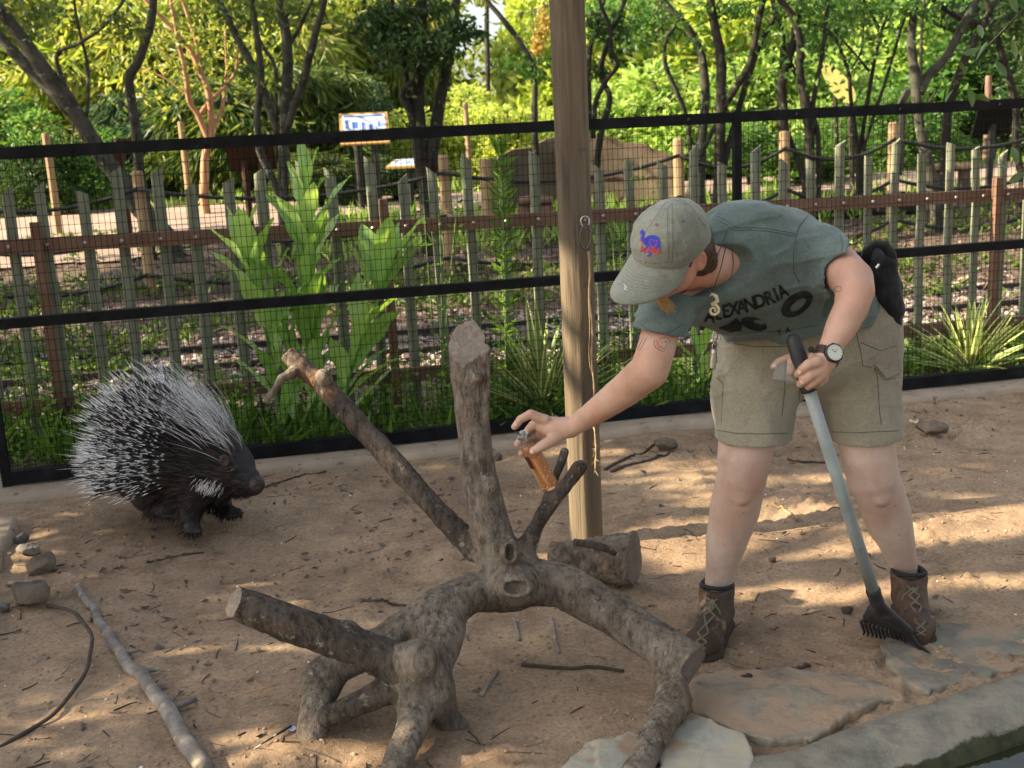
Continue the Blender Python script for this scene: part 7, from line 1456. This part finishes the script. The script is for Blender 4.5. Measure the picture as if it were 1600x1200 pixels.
# ---- boots
def boot(px, py, toe, mm, height=.205):
    h = ground(px, py); f = Vector((toe[0], toe[1], 0)).normalized(); s = Vector((f.y, -f.x, 0)); L_ = lambda a, b_, c: h + f * a + s * b_ + Vector((0, 0, c)); Rb = Matrix((f, s, Vector((0, 0, 1)))).transposed()
    S = SDF(np.array(h) - [.26, .26, .03], np.array(h) + [.26, .26, .3], .0038)
    S.cone(L_(-.07, 0, .055), L_(.02, 0, .06), .043, .045, 0); S.cone(L_(.03, 0, .06), L_(.13, .004, .038), .046, .047, .03); S.ell(L_(.15, .004, .048), (.064, .058, .05), Rb, .02); S.cone(L_(-.055, 0, .07), L_(-.045, 0, height + .03), .053, .058, .03); S.cone(L_(-.01, 0, .09), L_(-.015, 0, height - .03), .044, .047, .03); S.cone(L_(.02, 0, .1), L_(.085, 0, .075), .036, .036, .03)
    S.rough(lambda P: fbm(P * 18, 3) * .004 + np.abs(vnoise(P * np.array([14, 14, 40]))) * .003 * (P[:, 2] > h.z + .07), .02); S.cut(L_(0, 0, height), Vector((0, 0, 1)) + f * .12, L_(-.03, 0, height + .1), .14, .004); S.cone(L_(-.042, 0, height - .05), L_(-.042, 0, height + .06), .046, .05, .003, 'sub'); S.cut(L_(0, 0, .012), Vector((0, 0, -1)))
    bo = obj('boot', S.mesh('boot', 1), mm, person, smooth=True)
    Q = SDF(np.array(h) - [.26, .26, .03], np.array(h) + [.26, .26, .1], .0038); Q.chain([(L_(-.075, 0, .01), .048), (L_(.02, 0, .01), .047), (L_(.11, .004, .01), .056), (L_(.15, .004, .01), .059)], .01); Q.cut(L_(0, 0, .028), Vector((0, 0, 1)), k=.004); Q.cut(L_(0, 0, -.012), Vector((0, 0, -1))); Q.rough(lambda P: -.004 * (np.abs(((P @ np.array(f)) * 60) % 1 - .5) < .22) * (P[:, 2] < h.z + .016), .02); obj('sole', Q.mesh('sole', 0), M['sole'], bo, smooth=True)
    mb = MB(); mb.tube([L_(-.042 + .05 * math.cos(a), .05 * math.sin(a), height + .001 + .008 * math.cos(a)) for a in np.linspace(0, 6.283, 25)[:-1]], .0075, 8, closed=True); obj('collar', mb, M['pad'], bo, smooth=True)
    mb = MB(); bv = bvh_of(bo.data, wloc(bo)); P = []
    for i in range(6):
        z = height - .015 - i * .018
        for sd_ in (-1, 1):
            hit = bv.ray_cast(L_(.3, sd_ * .016, z), -f)
            P.append((hit[0] + f * .002) if hit[0] else L_(.05 + .01 * i, sd_ * .016, z))
    for i in range(5): mb.tube([P[2 * i], (P[2 * i] + P[2 * i + 3]) / 2 + f * .006, P[2 * i + 3]], .0034, 6); mb.tube([P[2 * i + 1], (P[2 * i + 1] + P[2 * i + 2]) / 2 + f * .006, P[2 * i + 2]], .0034, 6)
    k = (P[0] + P[1]) / 2 + f * .008; dn = Vector((0, 0, -1))
    for b_, l_ in ((-.03, .1), (.022, .105), (-.008, .09), (.036, .08)): mb.tube([k, k + s * b_ * .9 + dn * l_ * .3 + f * .014, k + s * b_ * 1.1 + dn * l_ * .7 + f * .022, k + s * b_ * .8 + dn * l_ + f * .03, k + s * b_ * .4 + dn * l_ * .95 + f * .03, k + s * b_ * .2 + dn * l_ * .45 + f * .02, k], .0032, 6)
    obj('laces', mb, M['lace'], bo, smooth=True)
boot(1117, 994, (-.36, -.9), M['boot'], .16); boot(1422, 970, (-.2, -1), M['boot2'], .152)

# ---- what the person carries
bag = thing('waist_bag', 'black nylon pouch hanging at the back of the person\'s waist', 'bag', at(1385, 450, 3.5))
S = SDF.around([T(1372, 390, 3.5, 30), T(1400, 510, 3.52, 30)], .0046, .07); S.chain([T(1378, 418, 3.5, 20), T(1386, 452, 3.5, 23), T(1394, 486, 3.51, 18), T(1399, 507, 3.52, 10)], .02); S.chain([T(1362, 396, 3.53, 16), T(1380, 412, 3.51, 18)], .02); S.rough(lambda P: fbm(P * 26, 3) * .006, .03); obj('pouch', S.mesh('pouch', 1), M['bag'], bag, smooth=True)
mb = MB(); k = ppm(at(1375, 395, 3.56)); mb.tube([at(1352, 410, 3.5), at(1356, 392, 3.47), at(1367, 381, 3.46), at(1382, 383, 3.46), at(1392, 397, 3.47), at(1396, 418, 3.49)], 8 / k, 8, flat=.35); obj('strap_loop', mb, M['rubber'], bag, smooth=True); mb = MB(); mb.tube([at(1369, 419, 3.44), at(1374, 413, 3.44)], .004, 6); obj('buckle', mb, M['chrome'], bag)
mb = MB(); mb.tube([at(1352, 402, 3.6), at(1330, 420, 3.56)], .01, 6, flat=.4); mb.tube([at(1405, 480, 3.58), at(1409, 505, 3.58), at(1404, 514, 3.58)], .006, 6, flat=.4); obj('strap', mb, M['bag'], bag)
key = thing('key_light', 'small silver pocket torch clipped to the waistband beside the hip', 'torch', at(1115, 560, 3.42)); YK = 3.42
mb = MB(); mb.lathe(at(1116, 545, YK), at(1112, 582, YK) - at(1116, 545, YK), [(0, .004), (.002, .010), (.012, .0105), (.013, .0095), (.016, .0095), (.017, .0112), (.058, .0112), (.062, .009)], 14); obj('barrel', mb, M['chrome'], key, smooth=False)
mb = MB(); q = at(1119, 528, YK); mb.tube([q + RT * .011 * math.cos(a) + UP * .022 * math.sin(a) for a in np.linspace(0, 6.28, 17)[:-1]], .0022, 6, closed=True); mb.tube([at(1117, 541, YK) + RT * .008 * math.cos(a) + UP * .01 * math.sin(a) for a in np.linspace(0, 6.28, 13)[:-1]], .0016, 5, closed=True); obj('clip', mb, M['chrome'], key, smooth=True); 

bt = thing('spray_bottle', 'clear bottle of orange liquid with a chrome sprayer held in the reaching hand', 'bottle', BOT_B); ax = (BOT_A - BOT_B); BL = ax.length; ax.normalize(); br = 13.6 / ppm(BOT_B)
m, t, b, o_ = newmat('orange_liquid'); b.inputs['Base Color'].default_value = (.95, .46, .2, 1); b.inputs['Roughness'].default_value = .03; b.inputs['Transmission Weight'].default_value = .75; b.inputs['IOR'].default_value = 1.33; M['liquid'] = m
m, t, b, o_ = newmat('clear_plastic'); b.inputs['Base Color'].default_value = (.6, .63, .64, 1); b.inputs['Roughness'].default_value = .04; b.inputs['IOR'].default_value = 1.45; fr = node(t, 'ShaderNodeLayerWeight', i_0=.35); t.links.new(ramp(t, fr.outputs['Facing'], [(0, (.05, .05, .05)), (.5, (.1, .1, .1)), (.85, (.45, .45, .45)), (1, (.8, .8, .8))]), b.inputs['Alpha']); M['clear'] = m
mb = MB(); mb.lathe(BOT_B, ax, [(0, br * .75), (.004, br * .97), (.009, br), (BL * .5, br), (BL * .8, br), (BL * .9, br * .98)], 28); obj('liquid', mb, M['liquid'], bt, smooth=True)
mb = MB(); mb.lathe(BOT_B + ax * (BL * .9 + .001), ax, [(0, br), (.01, br), (.018, br * .9), (.02, br * .78), (.012, br * .7), (0, br * .7)], 28, False); obj('shoulder', mb, M['clear'], bt, smooth=True)
mb = MB(); q = BOT_B + ax * (BL * .9 + .012); mb.lathe(q, ax, [(0, br * .5), (.012, br * .5), (.013, br * .72), (.02, br * .72), (.021, br * .4), (.03, br * .38), (.031, br * .3)], 18); sp = obj('sprayer', mb, M['chrome'], bt, smooth=False); mb = MB(); mb.tube([q + ax * .026, q + ax * .026 - RT * .013 - FW * .006], .0028, 6); obj('nozzle', mb, M['carab'], sp)
mb = MB(); v_ = (ax.cross(FW)).normalized(); w_ = v_.cross(ax).normalized(); w_ = w_ if w_.dot(FW) < 0 else -w_; vs = []
for h_ in (.5, .74):
    for a in np.linspace(.6, 1.5, 8): vs.append(BOT_B + ax * BL * h_ + (w_ * math.cos(a) + (v_ if v_.dot(RT) < 0 else -v_) * math.sin(a)) * (br + .0009))
mb.add(vs, [(i, i + 1, 9 + i, 8 + i) for i in range(7)]); obj('label', mb, plain('maroon_label', (.07, .012, .014), .5), bt, smooth=True)
rg = np.random.default_rng(5); mb = MB()
for i in range(22): a = rg.uniform(-1.2, .5); h_ = rg.uniform(.08, .8); q = BOT_B + ax * BL * h_ + (w_ * math.cos(a) + (v_ if v_.dot(RT) < 0 else -v_) * math.sin(a)) * (br + .0004); mb.lathe(q, (q - BOT_B - ax * BL * h_), [(0, .0013), (.0006, .0009)], 6)
obj('dots', mb, plain('pink_dots', (.75, .4, .45), .5), bt)
cup = thing('clear_cup', 'small clear plastic bottle cap held between the fingers beside the rake grip', 'cap', at(1224, 580, 2.99)); k = ppm(at(1224, 580, 2.99)); a, b_ = at(1226, 567, 2.995), at(1223, 594, 2.985); ax2 = (b_ - a); L2 = ax2.length
mb = MB(); mb.lathe(a, ax2, [(0, 1 / k), (0, 12.5 / k), (L2, 16 / k), (L2, 14.8 / k), (.0018, 11.4 / k), (.0018, 1 / k)], 28, True); obj('cup_body', mb, M['clear'], cup, smooth=True)

rk = thing('rake', 'rake with blue-grey pole, black grip and short black toothed head resting on stone', 'rake', ground(1400, 1015)); RS = at(1366, 928, 3.2); d = (HB - HA).normalized()
rg_ = ground(1400, 1016); 
mb = MB(); kk = ppm(HA); gp = [HA - d * .002, HA + d * .004, HA + d * .014, HA.lerp(HB, .5), HB - d * .004, HB + d * .003]; mb.tube(gp, [6 / kk, 9.5 / kk, 12 / kk, 13 / kk, 13.5 / kk, 13 / kk], 16); obj('grip', mb, M['rubber'], rk, smooth=True)
mb = MB(); mb.tube([HB - d * .03, HB.lerp(RS, .5), RS], [10 / kk, 10.2 / kk, 9.8 / ppm(RS)], 16); obj('pole', mb, M['pole'], rk, smooth=True)
def rake_head():
    gA, gB = ground(1345, 992), ground(1432, 1018); A = gA + Vector((0, 0, .045)); B_ = gB + Vector((0, .0, .03)); td = (B_ - A).normalized(); S = SDF.around([(RS, .05), (A, .05), (B_, .09)], .0038, .03); top = RS + (RS - HB).normalized() * .03
    S.cone(RS - (RS - HB).normalized() * .012, top, .0225, .019, 0); mid = top.lerp((A + B_) / 2, .35); S.cone(top, mid, .018, .02, .012)
    for i in range(13): q = A.lerp(B_, i / 12); S.cone(mid + td * (i - 6) * .0055, mid.lerp(q, .8) + Vector((0, 0, .01)), .012, .008, .012)
    S.cone(mid.lerp(A, .72) + Vector((0, 0, .012)), mid.lerp(B_, .72) + Vector((0, 0, .012)), .0085, .0085, .008); S.cone(top, mid.lerp(B_, .8) + Vector((0, 0, .02)), .011, .012, .01); S.ell(mid.lerp(A, .3) + Vector((0, -.015, 0)), (.009, .02, .012), k=.003, op='sub')
    ho = obj('head', S.mesh('head', 1), M['rubber'], rk, smooth=True); fw = Vector((.55, -.8, 0)).normalized()
    for i in range(14):
        q = A.lerp(B_, i / 13); s_ = mid.lerp(q, .72) + Vector((0, 0, .012)); g = gz(q.x, q.y); ex_ = .014 if i < 11 else .03 + .008 * (i - 11); e = q + fw * ex_; mb = MB(); mb.tube([s_, (s_ + q) / 2 + fw * .006, q, Vector((e.x, e.y, max(g + .008, e.z - .03))), Vector((e.x, e.y, g + .004)) - fw * .004], [.0062, .006, .0055, .0045, .003], 7); obj('tooth', mb, M['rubber'], ho, smooth=True)
rake_head()
